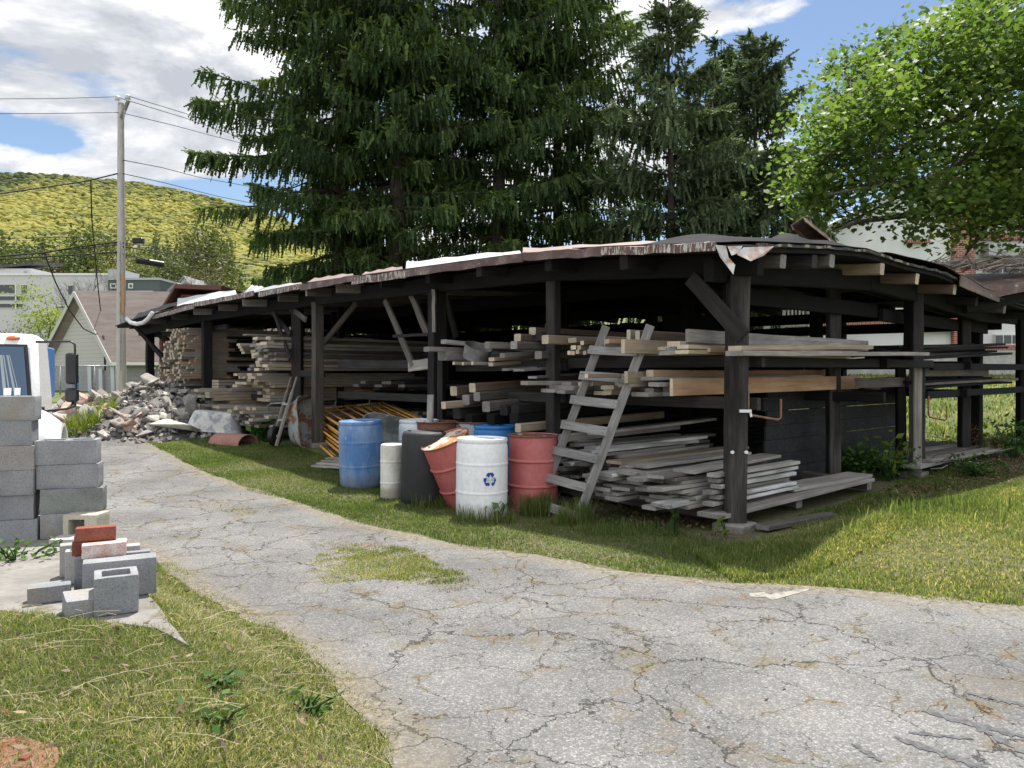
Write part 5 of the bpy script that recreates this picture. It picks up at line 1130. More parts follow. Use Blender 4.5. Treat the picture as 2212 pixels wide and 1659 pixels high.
def chunk_mesh(seed, mat, flat=1.0):
    r = random.Random(seed); bm = bmesh.new()
    for k in range(11): bm.verts.new((r.uniform(-1, 1), r.uniform(-1, 1) * .8, r.uniform(-1, 1) * .62 * flat))
    g = bmesh.ops.convex_hull(bm, input=bm.verts); bmesh.ops.delete(bm, geom=[v for v in g['geom_interior'] if isinstance(v, bmesh.types.BMVert)], context='VERTS')
    bmesh.ops.bevel(bm, geom=bm.edges[:], offset=.05, segments=1, affect='EDGES')
    me = bpy.data.meshes.new('concrete_chunk'); bm.to_mesh(me); bm.free(); me.materials.append(mat); return me
M['ch_grey'] = cmu('grey_rubble', (.27, .255, .235), (.37, .345, .315)); M['ch_dark'] = cmu('dark_rubble', (.16, .15, .14), (.24, .225, .205)); M['ch_pink'] = cmu('pink_rubble', (.36, .22, .165), (.50, .40, .33)); M['ch_pale'] = cmu('pale_rubble', (.46, .43, .38), (.58, .55, .50))
chm = {k: [chunk_mesh(i * 7 + q, M[k], fl) for i in range(5) for fl in (1.0, .55)] for q, k in enumerate(('ch_grey', 'ch_dark', 'ch_pink', 'ch_pale'))}
r = random.Random(12); placed = 0
while placed < 285:
    x, y = r.uniform(-11.6, -5.9), r.uniform(15.0, 19.0); h_ = float(rub_h(x, y))
    if h_ < .07 + .1 * r.random(): continue
    if x < -9.0: key = r.choice(('ch_pink', 'ch_pale', 'ch_pink', 'ch_grey')); lb = 'pinkish or pale broken masonry chunk in the lower left of the rubble heap'; gr = 'pale chunks in the left of the rubble heap'
    elif y < 16.3: key = r.choice(('ch_pale', 'ch_grey', 'ch_pale', 'ch_pink')); lb = 'pale broken chunk along the front foot of the rubble heap'; gr = 'chunks along the foot of the rubble heap'
    else: key = r.choice(('ch_grey', 'ch_dark', 'ch_grey', 'ch_dark')); lb = 'grey broken concrete chunk in the tall part of the rubble heap'; gr = 'grey chunks in the tall part of the rubble heap'
    s_ = min(.34, .105 * math.exp(r.gauss(.15, .5)))
    o = add_obj('broken_chunk', r.choice(chm[key]), None, None, (x, y, gz(x, y) + h_ * .86 - .02 + s_ * .2), (r.gauss(0, .5), r.gauss(0, .5), r.uniform(0, 6.3))); o.scale = (s_ * r.uniform(.8, 1.6), s_, s_ * r.uniform(.7, 1.1)); tag(o, lb, 'chunk', gr); placed += 1
for (px, py, s_, lb) in [(330, 826, .42, 'biggest grey concrete chunk on the summit of the rubble heap'), (300, 838, .38, 'broad grey chunk just left of the summit of the rubble heap'), (268, 905, .36, 'flat grey slab leaning at the foot of the rubble heap'), (312, 890, .33, 'thick grey slab leaning on the front of the rubble heap'), (210, 855, .30, 'pale chunk highest on the low left part of the heap'), (282, 832, .26, 'corrugated grey slab piece at the upper left of the heap')]:
    D = 17.3 if py < 860 else 16.0; p = P(px, py, D)
    o = add_obj('broken_chunk', chm['ch_grey'][int(px) % 10], None, None, p, (.3, -.25, px * .1)); o.scale = (s_ * 1.25, s_ * .8, s_ * .62); tag(o, lb, 'chunk')
mb = MB(); r = random.Random(8)
for k in range(2000):
    x, y = r.uniform(-12.2, -5.6), r.uniform(14.4, 19.2); h_ = float(rub_h(x, y))
    if h_ < .012 + .05 * r.random(): continue
    s_ = r.uniform(.02, .085); mb.box((x, y, gz(x, y) + h_ * .86 - .03 + s_ * .4), (s_ * r.uniform(.8, 2), s_, s_ * r.uniform(.5, 1)), Matrix.Rotation(r.uniform(0, 6), 3, (r.random(), r.random(), r.random() + .1)), mi=r.choice((0, 0, 1, 2 if x < -8.6 else 1, 3)))
tag(mb.build('rubble', [M['ch_grey'], M['ch_dark'], M['ch_pink'], M['ch_pale']]), 'loose small stones and brick bits scattered over the rubble heap', 'rubble', kind='stuff')

# ================================================================ truck
TK = empty('truck', (-8.32, 11.62, gz(-8.32, 11.6)), 'white medium truck cab with black mirrors behind the block stack', 'truck', rot=(0, 0, math.radians(25)))
M['tpaint'] = patchy('white_truck_paint', (.80, .81, .82), (.76, .77, .78), 2, .4, .7, .25, .32, bump=.0, spec=.5)
t = NT('windscreen'); M['tglass'] = t.bsdf((.03, .075, .14), .08, spec=.7)
g0 = TK.location.z
def tz(z): return z - g0
def loft(rings, caps=True):
    mb = MB(); n = len(rings[0]); mb.v = [p for r_ in rings for p in r_]
    for i in range(len(rings) - 1):
        for k in range(n): mb.f.append((i * n + k, i * n + (k + 1) % n, (i + 1) * n + (k + 1) % n, (i + 1) * n + k)); mb.m.append(0)
    if caps: mb.f += [tuple(range(n - 1, -1, -1)), tuple((len(rings) - 1) * n + k for k in range(n))]; mb.m += [0, 0]
    return mb
def rrect(w_, y0, y1, z, c_=.1):
    return [(w_ - c_, y0, z), (w_, y0 + c_, z), (w_, y1 - c_, z), (w_ - c_, y1, z), (-w_ + c_, y1, z), (-w_, y1 - c_, z), (-w_, y0 + c_, z), (-w_ + c_, y0, z)]
loft([rrect(1.0, -.1, 1.6, tz(.55)), rrect(1.03, -.12, 1.6, tz(.9)), rrect(1.02, -.10, 1.6, tz(1.22)), rrect(1.0, .02, 1.6, tz(1.5)), rrect(.96, .20, 1.6, tz(2.0)), rrect(.95, .28, 1.58, tz(2.14), .14), rrect(.84, .42, 1.5, tz(2.24), .2)]).build('body', M['tpaint'], TK, smooth=30)
mb = MB(); pts = [(-.93, -.115, 1.20), (.93, -.115, 1.20), (.83, .195, 2.06), (-.83, .195, 2.06)]
mb.add([(x, y - .035, tz(z)) for x, y, z in pts] + [(x, y - .02, tz(z)) for x, y, z in pts], [(3, 2, 1, 0), (4, 5, 6, 7), (0, 1, 5, 4), (1, 2, 6, 5), (2, 3, 7, 6), (3, 0, 4, 7)][:]); fr_ = mb.build('windscreen_seal', M['black_plastic'], TK)
mb = MB(); pts = [(-.88, -.155, 1.24), (.875, -.155, 1.24), (.785, .125, 2.02), (-.79, .125, 2.02)]
mb.add([(x, y - .012, tz(z)) for x, y, z in pts], [(0, 1, 2, 3)]); mb.build('windscreen', M['tglass'], TK)
mb = MB(); cm = NT('pale_curtain').bsdf((.30, .34, .36), .8)
for x0, w_, tp in ((.50, .045, .52), (.575, .018, .56), (.64, .03, .60), (.70, .012, .63)):
    mb.add([(x0 + .06, -.172, tz(1.26)), (x0 + .06 + w_, -.172, tz(1.26)), (tp - .06 + w_ * .8, .108, tz(2.0)), (tp - .06, .108, tz(2.0))], [(0, 1, 2, 3)])
mb.build('curtain', cm, TK)
mb = MB()
for x0, w_ in ((.56, .10), (.70, .08)): mb.add([(x0, -.155 - .018, tz(1.27)), (x0 + w_, -.155 - .018, tz(1.27)), (x0 + w_, -.155 + .02, tz(1.38)), (x0, -.155 + .02, tz(1.38))], [(0, 1, 2, 3)])
mb.build('sticker', M['whitep'], TK)
mb = MB(); mb.lathe([(.10, 0), (.10, .02), (.07, .045), (.02, .055)], 18, (.62, .30, tz(2.145)), Matrix(((1, 0, 0), (0, .6, 0), (0, 0, 1)))); mb.build('marker_light', NT('amber_lens').bsdf((.75, .14, .02), .25, spec=.5), TK, smooth=40)
# hood with a swelling fender on each side
def hood(a, b):
    x = -1 + 2 * a; y = -.13 - 1.35 * b; z = 1.22 - .22 * b * b - .10 * abs(x) ** 3
    return (x * (.98 - .1 * b), y, tz(z))
mb = MB(); mb.grid(hood, 14, 10)
mb.grid(lambda a, b: (hood(1, a)[0], hood(1, a)[1], hood(1, a)[2] * (1 - b) + tz(.55) * b), 10, 4); mb.grid(lambda a, b: (hood(0, 1 - a)[0], hood(0, 1 - a)[1], hood(0, 1 - a)[2] * (1 - b) + tz(.55) * b), 10, 4); mb.grid(lambda a, b: (hood(1 - a, 1)[0], hood(1 - a, 1)[1] - .03 * math.sin(math.pi * a), hood(1 - a, 1)[2] * (1 - b) + tz(.55) * b), 14, 4)
mb.build('hood', M['tpaint'], TK, smooth=40)
for sx in (1, -1):
    mb = MB()
    mb.grid(lambda a, b: (sx * (.86 + (.56 * b if b < 1 else .56)), -.75 + .62 * math.cos(math.pi * a) * (1 - .12 * b), tz(.42 + (.70 - .30 * b ** 2.2) * math.sin(math.pi * a) ** .8)), 18, 8)
    f_ = mb.build('fender', M['tpaint'], TK, smooth=60)
    so2 = f_.modifiers.new('thickness', 'SOLIDIFY'); so2.thickness = .03
    mb = MB(); MW = Matrix.Rotation(math.pi / 2, 3, 'Y'); mb.lathe([(.26, -.14), (.40, -.14), (.44, -.10), (.45, 0), (.44, .10), (.40, .14), (.26, .14)], 30, (sx * 1.06, -.75, tz(g0 + .45)), MW); wh = mb.build('wheel', M['black_plastic'], TK, smooth=40)
    mb = MB(); mb.lathe([(.05, -.06), (.24, -.08), (.26, -.1), (.26, .1), (.24, .08), (.05, .06)], 24, (sx * 1.06, -.75, tz(g0 + .45)), MW); mb.build('rim', M['whitep'], wh, smooth=30)
    mb = MB(); mb.box((sx * .62, -1.505, tz(.82)), (.3, .05, .18), ch=.02); mb.build('headlight', M['steel'], TK)
    # mirrors
    mb = MB(); x0 = sx * .95; mp = [(x0, .12, tz(2.10)), (sx * 1.12, .06, tz(2.10)), (sx * 1.44, -.06, tz(2.11)), (sx * 1.50, -.08, tz(2.06)), (sx * 1.51, -.08, tz(1.75)), (sx * 1.52, -.08, tz(1.25)), (sx * 1.50, -.06, tz(1.08)), (sx * 1.38, -.04, tz(1.04)), (sx * 1.0, -.02, tz(1.0))]
    mb.tube(mp, .018, 8); ar = mb.build('mirror_arm', M['black_plastic'], TK, smooth=True)
    for zc, hh, ww in ((1.68, .50, .19), (1.26, .22, .21)):
        mb = MB(); mb.box((sx * 1.455, -.02, tz(zc)), (ww, .09, hh), rotz(-.42 + .0), ch=.028); mb.build('mirror', M['black_plastic'], ar, smooth=40)
    mb = MB(); mb.box((sx * 1.045, .02, tz(1.02)), (.06, .12, .12), ch=.01); mb.build('mirror_bracket', M['black_plastic'], TK)
mb = MB(); mb.box((0, -1.56, tz(.55)), (2.1, .16, .3), ch=.04); mb.build('bumper', M['steel'], TK)
mb = MB(); mb.box((0, -1.50, tz(.85)), (.8, .03, .32), ch=.01); mb.build('grille', M['black_plastic'], TK)
mb = MB(); mb.box((-.20, 3.0, tz(1.62)), (1.98, 2.6, 1.0), ch=.03); mb.build('cargo_box', NT('blue_box').bsdf((.07, .19, .45), .5), TK)
# air intake on the side of the cowl
mb = MB(); mb.box((1.012, -.0, tz(1.02)), (.03, .10, .26), ch=.008); mb.build('air_intake', M['black_plastic'], TK)

# ================================================================ utility pole and cables
PB = P(262, 842, 30); PB = Vector((PB.x, PB.y, gz(PB.x, PB.y)))
UP = empty('utility_pole', PB, 'tall grey wooden utility pole with a short bracket at its top behind the rubble', 'utility pole')
mb = MB(); tp = P(261, 223, 30) - PB; mb.tube([Vector((0, 0, -.3)), Vector((0, 0, 2)) , tp * .5 + Vector((.0, 0, 0)), tp], [.185, .18, .15, .115], 14); mb.build('trunk', patchy('pole_wood', (.40, .375, .35), (.50, .475, .45), 5, .4, .6, .9, .9, c=(.24, .22, .21), c_lo=.62, c_hi=.7, stretch=(4, 4, .5)), UP, smooth=40)
mb = MB(); mb.tube([P(262, 255, 29.9) - PB, P(277, 218, 29.85) - PB], .075, 8); mb.build('bracket', M['grey'], UP); mb = MB(); mb.tube([P(270, 238, 29.8) - PB, P(264, 272, 29.85) - PB], .03, 6); mb.build('bracket_brace', M['steel'], UP)
for x, y in ((255, 214), (276, 211)):
    mb = MB(); q = P(x, y, 29.85) - PB; mb.lathe([(.03, -.18), (.03, -.05), (.12, -.04), (.05, .0), (.11, .02), (.04, .06), (.09, .08), (.05, .12)], 12, q); mb.build('insulator', M['whitep'], UP, smooth=30)
mb = MB(); mb.box(P(263, 635, 29.83) - PB, (.17, .02, 1.5)); mb.build('wood_scar', NT('raw_wood').bsdf((.42, .24, .10), .8), UP)
mb = MB(); mb.tube([P(259, 520, 29.82) - PB, P(260, 800, 29.78) - PB], .02, 6); mb.build('conduit', M['steel'], UP)
def cable(pts, label, r_=.02, name='overhead_cable', group=None):
    ps = [P(*p) for p in pts]; out = []
    for a, b in zip(ps[:-1], ps[1:]):
        for k in range(8): out.append(a.lerp(b, k / 8))
    out.append(ps[-1]); o = out[0].copy(); mb = MB(); mb.tube([p - o for p in out], r_, 5)
    return tag(mb.build(name, M['wire'], None, o, smooth=True), label, 'cable', group)
cable([(-60, 214, 27), (120, 213, 28.5), (255, 209, 29.85)], 'topmost overhead cable running left from the pole', .012)
cable([(-60, 246, 27), (120, 245, 28.5), (256, 243, 29.9)], 'second overhead cable from the top running left from the pole', .012)
cable([(276, 207, 29.85), (400, 245, 36), (520, 285, 44), (800, 360, 62)], 'topmost overhead cable running right from the pole into the spruces', .016)
cable([(256, 211, 29.9), (400, 255, 36), (500, 290, 42), (800, 372, 62)], 'overhead cable just under the topmost one right of the pole', .016)
cable([(268, 245, 29.9), (380, 272, 36), (450, 291, 41), (800, 380, 62)], 'overhead cable leaving the pole below its bracket to the right', .016)
cable([(266, 346, 29.9), (350, 362, 36), (430, 383, 42), (800, 450, 62)], 'overhead cable at mid-height of the pole running right', .018)
cable([(266, 375, 29.9), (360, 396, 36), (470, 424, 44), (800, 490, 62)], 'lower mid-height overhead cable running right from the pole', .018)
cable([(254, 375, 29.9), (195, 389, 29), (180, 392, 28.8), (100, 404, 27.5), (0, 418, 26), (-60, 426, 25)], 'thick black service cable sloping left from the pole', .028)
cable([(196, 390, 29), (198, 470, 30.5), (206, 560, 33), (212, 625, 36), (217, 668, 39), (222, 682, 40.3)], 'black service cable hanging down to the garage roof', .026)
cable([(254, 511, 29.9), (120, 513, 28.5), (-60, 516, 27)], 'thin cable running level to the left at the height of the far wood', .013)
cable([(254, 523, 29.9), (170, 533, 29.3), (95, 546, 28.6), (-60, 558, 27)], 'upper of two thick cables running left across the town', .03)
cable([(254, 529, 29.9), (160, 538, 29.2), (95, 545, 28.6)], 'short cable lashed above the upper thick cable left of the pole', .018)
cable([(254, 545, 29.9), (120, 553, 28.5), (-60, 564, 27)], 'lower of two thick cables running left across the town', .026)
cable([(95, 545, 28.6), (120, 610, 31), (150, 670, 34), (180, 710, 37), (205, 722, 38.2), (222, 718, 38.6)], 'black cable slanting down to the gable of the garage', .028)
cable([(266, 525, 29.9), (360, 535, 36), (480, 553, 46), (800, 590, 66)], 'upper thick cable running right from the pole towards the spruces', .022)
cable([(266, 533, 29.9), (360, 546, 36), (480, 562, 46), (800, 610, 66)], 'lower thick cable running right from the pole towards the spruces', .028)
cable([(266, 549, 29.9), (300, 557, 32), (345, 567, 35), (480, 585, 46), (800, 640, 66)], 'lowest cable right of the pole, carrying the long black case', .02)
mb = MB(); mb.box((0, 0, 0), (.42, .25, .22), ch=.03); tag(mb.build('cable_box', M['black_plastic'], None, P(299, 520, 31)), 'small black box on the cables just right of the pole', 'box')
mb = MB(); mb.tube([(-.5, -.3, .06), (-.46, -.28, .055), (.46, .28, -.055), (.5, .3, -.06)], [.07, .14, .14, .07], 12); tag(mb.build('splice_case', M['black_plastic'], None, P(324, 567, 33.5), smooth=40), 'long black splice case hanging on the lowest cable right of the pole', 'splice case')
# ================================================================ spruces
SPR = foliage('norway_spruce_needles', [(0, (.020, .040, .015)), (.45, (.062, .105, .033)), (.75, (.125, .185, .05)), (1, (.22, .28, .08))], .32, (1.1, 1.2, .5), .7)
SPB = foliage('grey_green_spruce_needles', [(0, (.042, .064, .032)), (.5, (.095, .135, .066)), (.8, (.16, .205, .10)), (1, (.22, .265, .135))], .2, (1, 1.1, .8), .7)
def sprays(O, Dr, Ln, Wd, rg, m=6):
    """fishbone strips of needle clusters: origin, direction, length, width"""
    N = len(O); Dr = Dr / np.linalg.norm(Dr, axis=1, keepdims=True)
    a = rg.uniform(0, 2 * np.pi, N); s = np.stack([np.cos(a), np.sin(a), rg.uniform(-.3, .3, N)], 1)
    s -= Dr * (s * Dr).sum(1, keepdims=True); s /= np.linalg.norm(s, axis=1, keepdims=True) + 1e-9
    s2 = np.cross(Dr, s); V, Fc = [], []
    T = []
    for i in range(m):
        f0, f1 = i / m, (i + 1) / m; tap = 1 - .55 * f0
        p0 = O + Dr * (Ln * f0)[:, None]; p1 = O + Dr * (Ln * (f1 + .12))[:, None]; pm = O + Dr * (Ln * (f0 + f1) / 2)[:, None]
        for sg_ in (1, -1):
            tip = pm + (s * (sg_ * Wd * tap)[:, None]) + s2 * (rg.uniform(-.5, .5, N) * Wd)[:, None] + Dr * (Ln * .8 / m)[:, None]
            T.append(np.stack([p0, p1, tip], 1))
    return np.concatenate(T, 0).reshape(-1, 3), np.tile(np.arange(N), 2 * m)
def spruce(name, base, H, R, z0, seed, mat, label, droop=1.0, dens=1.0, pw=.8, group=None, trunk_r=.28, gap=.12, wid=.085, whorl=.55, lop=None, zmax=None):
    rg = np.random.default_rng(seed); e = empty(name, base, label, 'spruce tree', group)
    mb = MB(); pts = [(0, 0, -.3)] + [(rg.normal(0, .05), rg.normal(0, .05), H * f) for f in (.25, .5, .75, 1)]
    mb.tube(pts, [trunk_r, trunk_r * .82, trunk_r * .55, trunk_r * .3, .02], 10); mb.build('trunk', M['barkdark'], e, smooth=True)
    br = MB(); O, D_, L_, W_, Rn = [], [], [], [], []
    z = z0
    while z < H - .3:
        f = (z - z0) / (H - z0); Lb0 = R * (1 - f) ** pw * (.75 + .25 * min(1, f * 6)); nb = int(rg.integers(4, 7))
        if zmax and z > zmax: nb = max(2, nb - 2)
        a0 = rg.uniform(0, 6.28)
        for k in range(nb):
            if rg.uniform() < gap: continue
            a = a0 + k * 2 * math.pi / nb + rg.normal(0, .2); Lb = Lb0 * (rg.uniform(.8, 1.1) if rg.uniform() < .62 else rg.uniform(.4, .75))
            if lop is not None: Lb *= lop(a, z)
            if Lb < .25: continue
            ca, sa = math.cos(a), math.sin(a); zz = z + rg.uniform(-.45, .45); rise = rg.uniform(.0, .25) * (1 - droop * .6) + f * .5
            def cur(t): return np.array([ca * Lb * t, sa * Lb * t, zz + Lb * (rise * t - .42 * droop * t ** 1.5 * (1 - f * .7) + .24 * droop * max(0, t - .55) ** 1.3 * 1.6)])
            P_ = [cur(t_) for t_ in np.linspace(0, 1, 6)]
            br.tube([tuple(p) for p in P_], [max(.008, .016 * Lb * (1.05 - t_)) for t_ in np.linspace(0, 1, 6)], 4, caps=False)
            n = max(3, int(Lb * 27 * dens * (1.0 if Lb > 1 else 1.4))); t_ = rg.uniform(.12, 1, n) ** .8
            pc = np.array([cur(x) for x in t_]); side = np.array([-sa, ca, 0]); spread = (.10 + .34 * Lb * (1 - t_) ** .8 * np.minimum(1, t_ * 3)) * .55
            lat = rg.normal(0, 1, n) * spread
            pc = pc + side * lat[:, None] + np.stack([np.zeros(n), np.zeros(n), -np.abs(lat) * .25 * droop], 1)
            out = np.array([ca, sa, 0])
            hang = rg.uniform(0, 1, n) < .62 * droop
            dn = np.stack([rg.normal(0, .16, n), rg.normal(0, .16, n), -np.ones(n)], 1) + out * .22
            fl = out * rg.uniform(.5, 1.1, n)[:, None] + side * (np.sign(lat) * rg.uniform(.2, 1.0, n))[:, None] + np.stack([np.zeros(n), np.zeros(n), rg.normal(.12 - .25 * droop, .28, n)], 1)
            O.append(pc); D_.append(np.where(hang[:, None], dn, fl)); L_.append(np.where(hang, rg.uniform(.25, .78, n) * min(1, .35 + Lb * .25), rg.uniform(.18, .46, n))); W_.append(np.full(n, wid) * rg.uniform(.7, 1.25, n))
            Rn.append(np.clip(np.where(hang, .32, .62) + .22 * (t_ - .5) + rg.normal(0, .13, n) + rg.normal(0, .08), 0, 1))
        z += whorl * rg.uniform(.7, 1.3) * (1 - .35 * f)
    br.build('branches', M['barkdark'], e)
    V, idx = sprays(np.concatenate(O), np.concatenate(D_), np.concatenate(L_), np.concatenate(W_), rg)
    n_ = len(V) // 3; np_mesh('crown', V, np.arange(3 * n_).reshape(-1, 3), mat, np.clip(np.concatenate(Rn)[idx] + rg.normal(0, .11, len(idx)), 0, 1), e); return e
def tb(px, D): x = (px - CX) / F * D; return Vector((x, D, gz(x, D) - .1))
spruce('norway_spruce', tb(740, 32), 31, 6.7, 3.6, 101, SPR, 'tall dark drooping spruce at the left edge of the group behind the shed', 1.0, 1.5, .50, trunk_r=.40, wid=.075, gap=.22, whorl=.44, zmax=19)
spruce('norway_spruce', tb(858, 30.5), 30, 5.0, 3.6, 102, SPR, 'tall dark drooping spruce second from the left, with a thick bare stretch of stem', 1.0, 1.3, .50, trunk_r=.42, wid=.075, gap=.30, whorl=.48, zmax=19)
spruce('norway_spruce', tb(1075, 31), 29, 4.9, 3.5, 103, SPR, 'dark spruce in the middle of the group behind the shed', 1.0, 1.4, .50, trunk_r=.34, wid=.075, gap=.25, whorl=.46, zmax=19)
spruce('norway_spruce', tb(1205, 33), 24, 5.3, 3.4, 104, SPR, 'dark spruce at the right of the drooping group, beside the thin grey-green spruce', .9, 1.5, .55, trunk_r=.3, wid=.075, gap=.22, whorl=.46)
spruce('grey_green_spruce', tb(1445, 27.5), 14.4, 3.9, 2.9, 105, SPB, 'thin grey-green spruce with a pointed top and see-through crown', .45, 2.0, .66, trunk_r=.22, gap=.16, whorl=.60, wid=.08)
spruce('norway_spruce', tb(1555, 34), 14.6, 3.0, 3.0, 106, foliage('young_green_needles', [(0, (.03, .06, .02)), (.5, (.06, .105, .03)), (1, (.11, .16, .05))], .15), 'round-topped greener conifer peeping out between the two grey-green spruces', .8, 1.2, .4, trunk_r=.2)
spruce('grey_green_spruce', tb(1636, 29), 13.0, 3.0, 2.6, 107, SPB, 'dense grey-green spruce beside the maple, with a pointed top', .5, 1.9, .55, trunk_r=.22, gap=.05, whorl=.45, wid=.08)
spruce('grey_green_spruce', tb(1545, 28.5), 10.5, 3.0, 2.2, 108, SPB, 'lower grey-green spruce filling the space between its two taller neighbours', .5, 1.6, .6, trunk_r=.18, gap=.08, whorl=.5, wid=.08)

# ================================================================ broad-leaved trees
MAPLE = foliage('maple_leaves', [(0, (.055, .10, .026)), (.4, (.105, .168, .042)), (.75, (.165, .225, .062)), (1, (.25, .295, .10))], .52, (1.25, 1.35, .7), .5)
LEAF10 = np.array([(0, -.48), (.22, -.34), (.44, -.34), (.38, -.08), (.52, .12), (.28, .20), (0, .55), (-.28, .20), (-.52, .12), (-.38, -.08), (-.44, -.34), (-.22, -.34)])
LEAF4 = np.array([(0, -.5), (.28, 0), (0, .55), (-.28, 0)]); LEAF6 = np.array([(0, -.55), (.15, -.22), (.19, .12), (0, .6), (-.19, .12), (-.15, -.22)])
def leaf_faces(Cn, size, rg, shape, flat=.6):
    N = len(Cn); n = rg.normal(0, 1, (N, 3)); n[:, 2] = np.abs(n[:, 2]) + flat; n /= np.linalg.norm(n, axis=1, keepdims=True)
    a = rg.normal(0, 1, (N, 3)); a -= n * (a * n).sum(1, keepdims=True); a /= np.linalg.norm(a, axis=1, keepdims=True); b = np.cross(n, a)
    sz = size * rg.uniform(.6, 1.25, N); k = len(shape)
    V = Cn[:, None, :] + (a[:, None, :] * shape[None, :, 0:1] + b[:, None, :] * shape[None, :, 1:2]) * sz[:, None, None]
    return V.reshape(-1, 3), np.arange(N * k).reshape(N, k)
def limb(mb, pts, r0, r1, n=7): mb.tube(pts, list(np.linspace(r0, r1, len(pts))), n)
rg = np.random.default_rng(55)
mt_base = Vector((13.6, 17.0, gz(13.6, 17.0)))
MT = empty('maple_tree', mt_base, 'big light green maple reaching in over the short side of the shed', 'maple tree')
o = np.array(mt_base); wood_ = MB()
q = lambda x, y, D: tuple(Vector(P(x, y, D)) - mt_base)
limb(wood_, [(0, 0, -.3), (.05, 0, 1.2), (0, .05, 2.6), (.1, 0, 4.2), (.2, 0, 6.5), (.3, .1, 9.5)], .42, .08, 12); wood_.build('trunk', M['leafwood'], MT, smooth=True)
wood_ = MB(); LIMBS = [[(2420, 300, 17), (2300, 318, 16.4), (2212, 348, 16), (2080, 418, 15.5), (1950, 466, 15), (1850, 480, 14.6), (1800, 500, 14.4)],
    [(2420, 260, 17), (2300, 205, 16.5), (2190, 182, 16.2), (2062, 258, 15.8), (1998, 284, 15.5), (1954, 318, 15.2), (1850, 330, 15), (1780, 345, 14.8)],
    [(2420, 200, 17), (2310, 110, 17), (2212, 70, 16.8), (2120, 40, 16.5), (2060, 70, 16.3)], [(2300, 205, 16.5), (2180, 150, 15.6), (2050, 190, 15), (1900, 200, 14.6), (1830, 170, 14.4)],
    [(2212, 348, 16), (2120, 330, 15.2), (2000, 390, 14.4), (1900, 400, 14), (1790, 420, 13.9)], [(2300, 318, 16.4), (2200, 440, 15.6), (2120, 500, 15), (2080, 560, 14.8)], [(2062, 258, 15.8), (1950, 200, 16.4), (1860, 130, 16.8)]]
LP_ = []
for li, L in enumerate(LIMBS):
    pts = [q(*p) for p in L]; limb(wood_, pts, [.15, .13, .09, .07, .06, .06, .05][li], .018)
    for a, b in zip(pts[:-1], pts[1:]):
        for k in range(10): LP_.append(np.array(a) + (np.array(b) - np.array(a)) * k / 10)
LP_ = np.array(LP_)
poly = [(1738, 330), (1762, 240), (1795, 170), (1838, 125), (1890, 125), (1930, 70), (2010, 75), (2070, 20), (2110, -40), (2480, -80), (2480, 560), (2260, 560), (2205, 510), (2120, 515), (2070, 490), (2000, 500), (1930, 440), (1880, 470), (1850, 445), (1800, 480), (1745, 450), (1730, 400)]
cl = []
while len(cl) < 640:
    x, y = rg.uniform(1690, 2480), rg.uniform(-80, 565)
    if not inside(np.array([x]), np.array([y]), poly)[0]: continue
    D = rg.uniform(13.4, 17.8); p = np.array(P(x, y, D)) - o
    if mnoise.noise(Vector(p * .8)) < -.06: continue
    if 120 < y < 300 and 2080 < x < 2230 and rg.uniform() < .35: continue
    cl.append(p)
cl = np.array(cl); Cn, Rn = [], []
for c in cl:
    k = np.argmin(((LP_ - c) ** 2).sum(1)); a = LP_[k]
    mid = (a + c) / 2 + np.array([0, 0, .12]); wood_.tube([tuple(a), tuple(mid), tuple(c)], [.016, .010, .004], 4, caps=False)
    n = int(rg.integers(52, 84)); s_ = rg.uniform(.24, .46)
    Cn.append(c + rg.normal(0, 1, (n, 3)) * np.array([s_, s_, s_ * .55])); Rn.append(np.clip(rg.normal(.45, .16, n) + rg.normal(0, .12), 0, 1))
wood_.build('limbs', M['leafwood'], MT, smooth=True)
V, Fc = leaf_faces(np.concatenate(Cn), .115, rg, LEAF10, .7); np_mesh('crown', V, Fc, MAPLE, np.concatenate(Rn), MT)
def leaf_tree(name, base, H, R, seed, stops_mat, label, n=1500, size=.5, trunk=.12, group=None, cat='tree', low=.25, squash=1.0, nb=9):
    rg = np.random.default_rng(seed); e = empty(name, base, label, cat, group)
    mb = MB(); mb.tube([(0, 0, -.5), (0, 0, H * .3), (rg.normal(0, .03) * H, 0, H * .6), (0, 0, H * .92)], [trunk * H * .1, trunk * H * .085, trunk * H * .05, trunk * .01 * H], 7)
    cs = []
    for k in range(nb):
        a = k * 2.4; f = rg.uniform(low + .05, .95); r_ = R * math.sin(math.pi * min(.97, (f - low) / (1.03 - low)) ** .8) ** .6 * rg.uniform(.45, .85)
        c = np.array([math.cos(a) * r_, math.sin(a) * r_, H * f]); cs.append(c); z0 = H * max(.15, f - .28); mb.tube([(0, 0, z0), tuple(c)], [trunk * H * .035, trunk * H * .008], 5)
    mb.build('trunk', M['leafwood'], e)
    C_ = np.concatenate([c + rg.normal(0, 1, (n // nb, 3)) * R * np.array([.30, .30, .24 * squash]) for c in cs]); keep = C_[:, 2] > H * low * .6; C_ = C_[keep]
    V, Fc = leaf_faces(C_, size, rg, LEAF4, .5); np_mesh('crown', V, Fc, stops_mat, np.clip(rg.normal(.5, .2, len(C_)), 0, 1), e); return e
YG = foliage('spring_leaves', [(0, (.11, .15, .025)), (.5, (.20, .245, .045)), (1, (.30, .33, .08))], .5)
MG = foliage('mid_green_leaves', [(0, (.04, .06, .02)), (.5, (.08, .105, .032)), (1, (.14, .165, .055))], .2, objvar=.2)
OL = foliage('olive_leaves', [(0, (.09, .095, .03)), (.5, (.16, .16, .05)), (1, (.24, .22, .08))], .2, objvar=.2)
leaf_tree('young_tree', tb(97, 62), 7.6, 2.6, 201, YG, 'bright yellow-green young tree in front of the white town building', 3800, .22, .14)
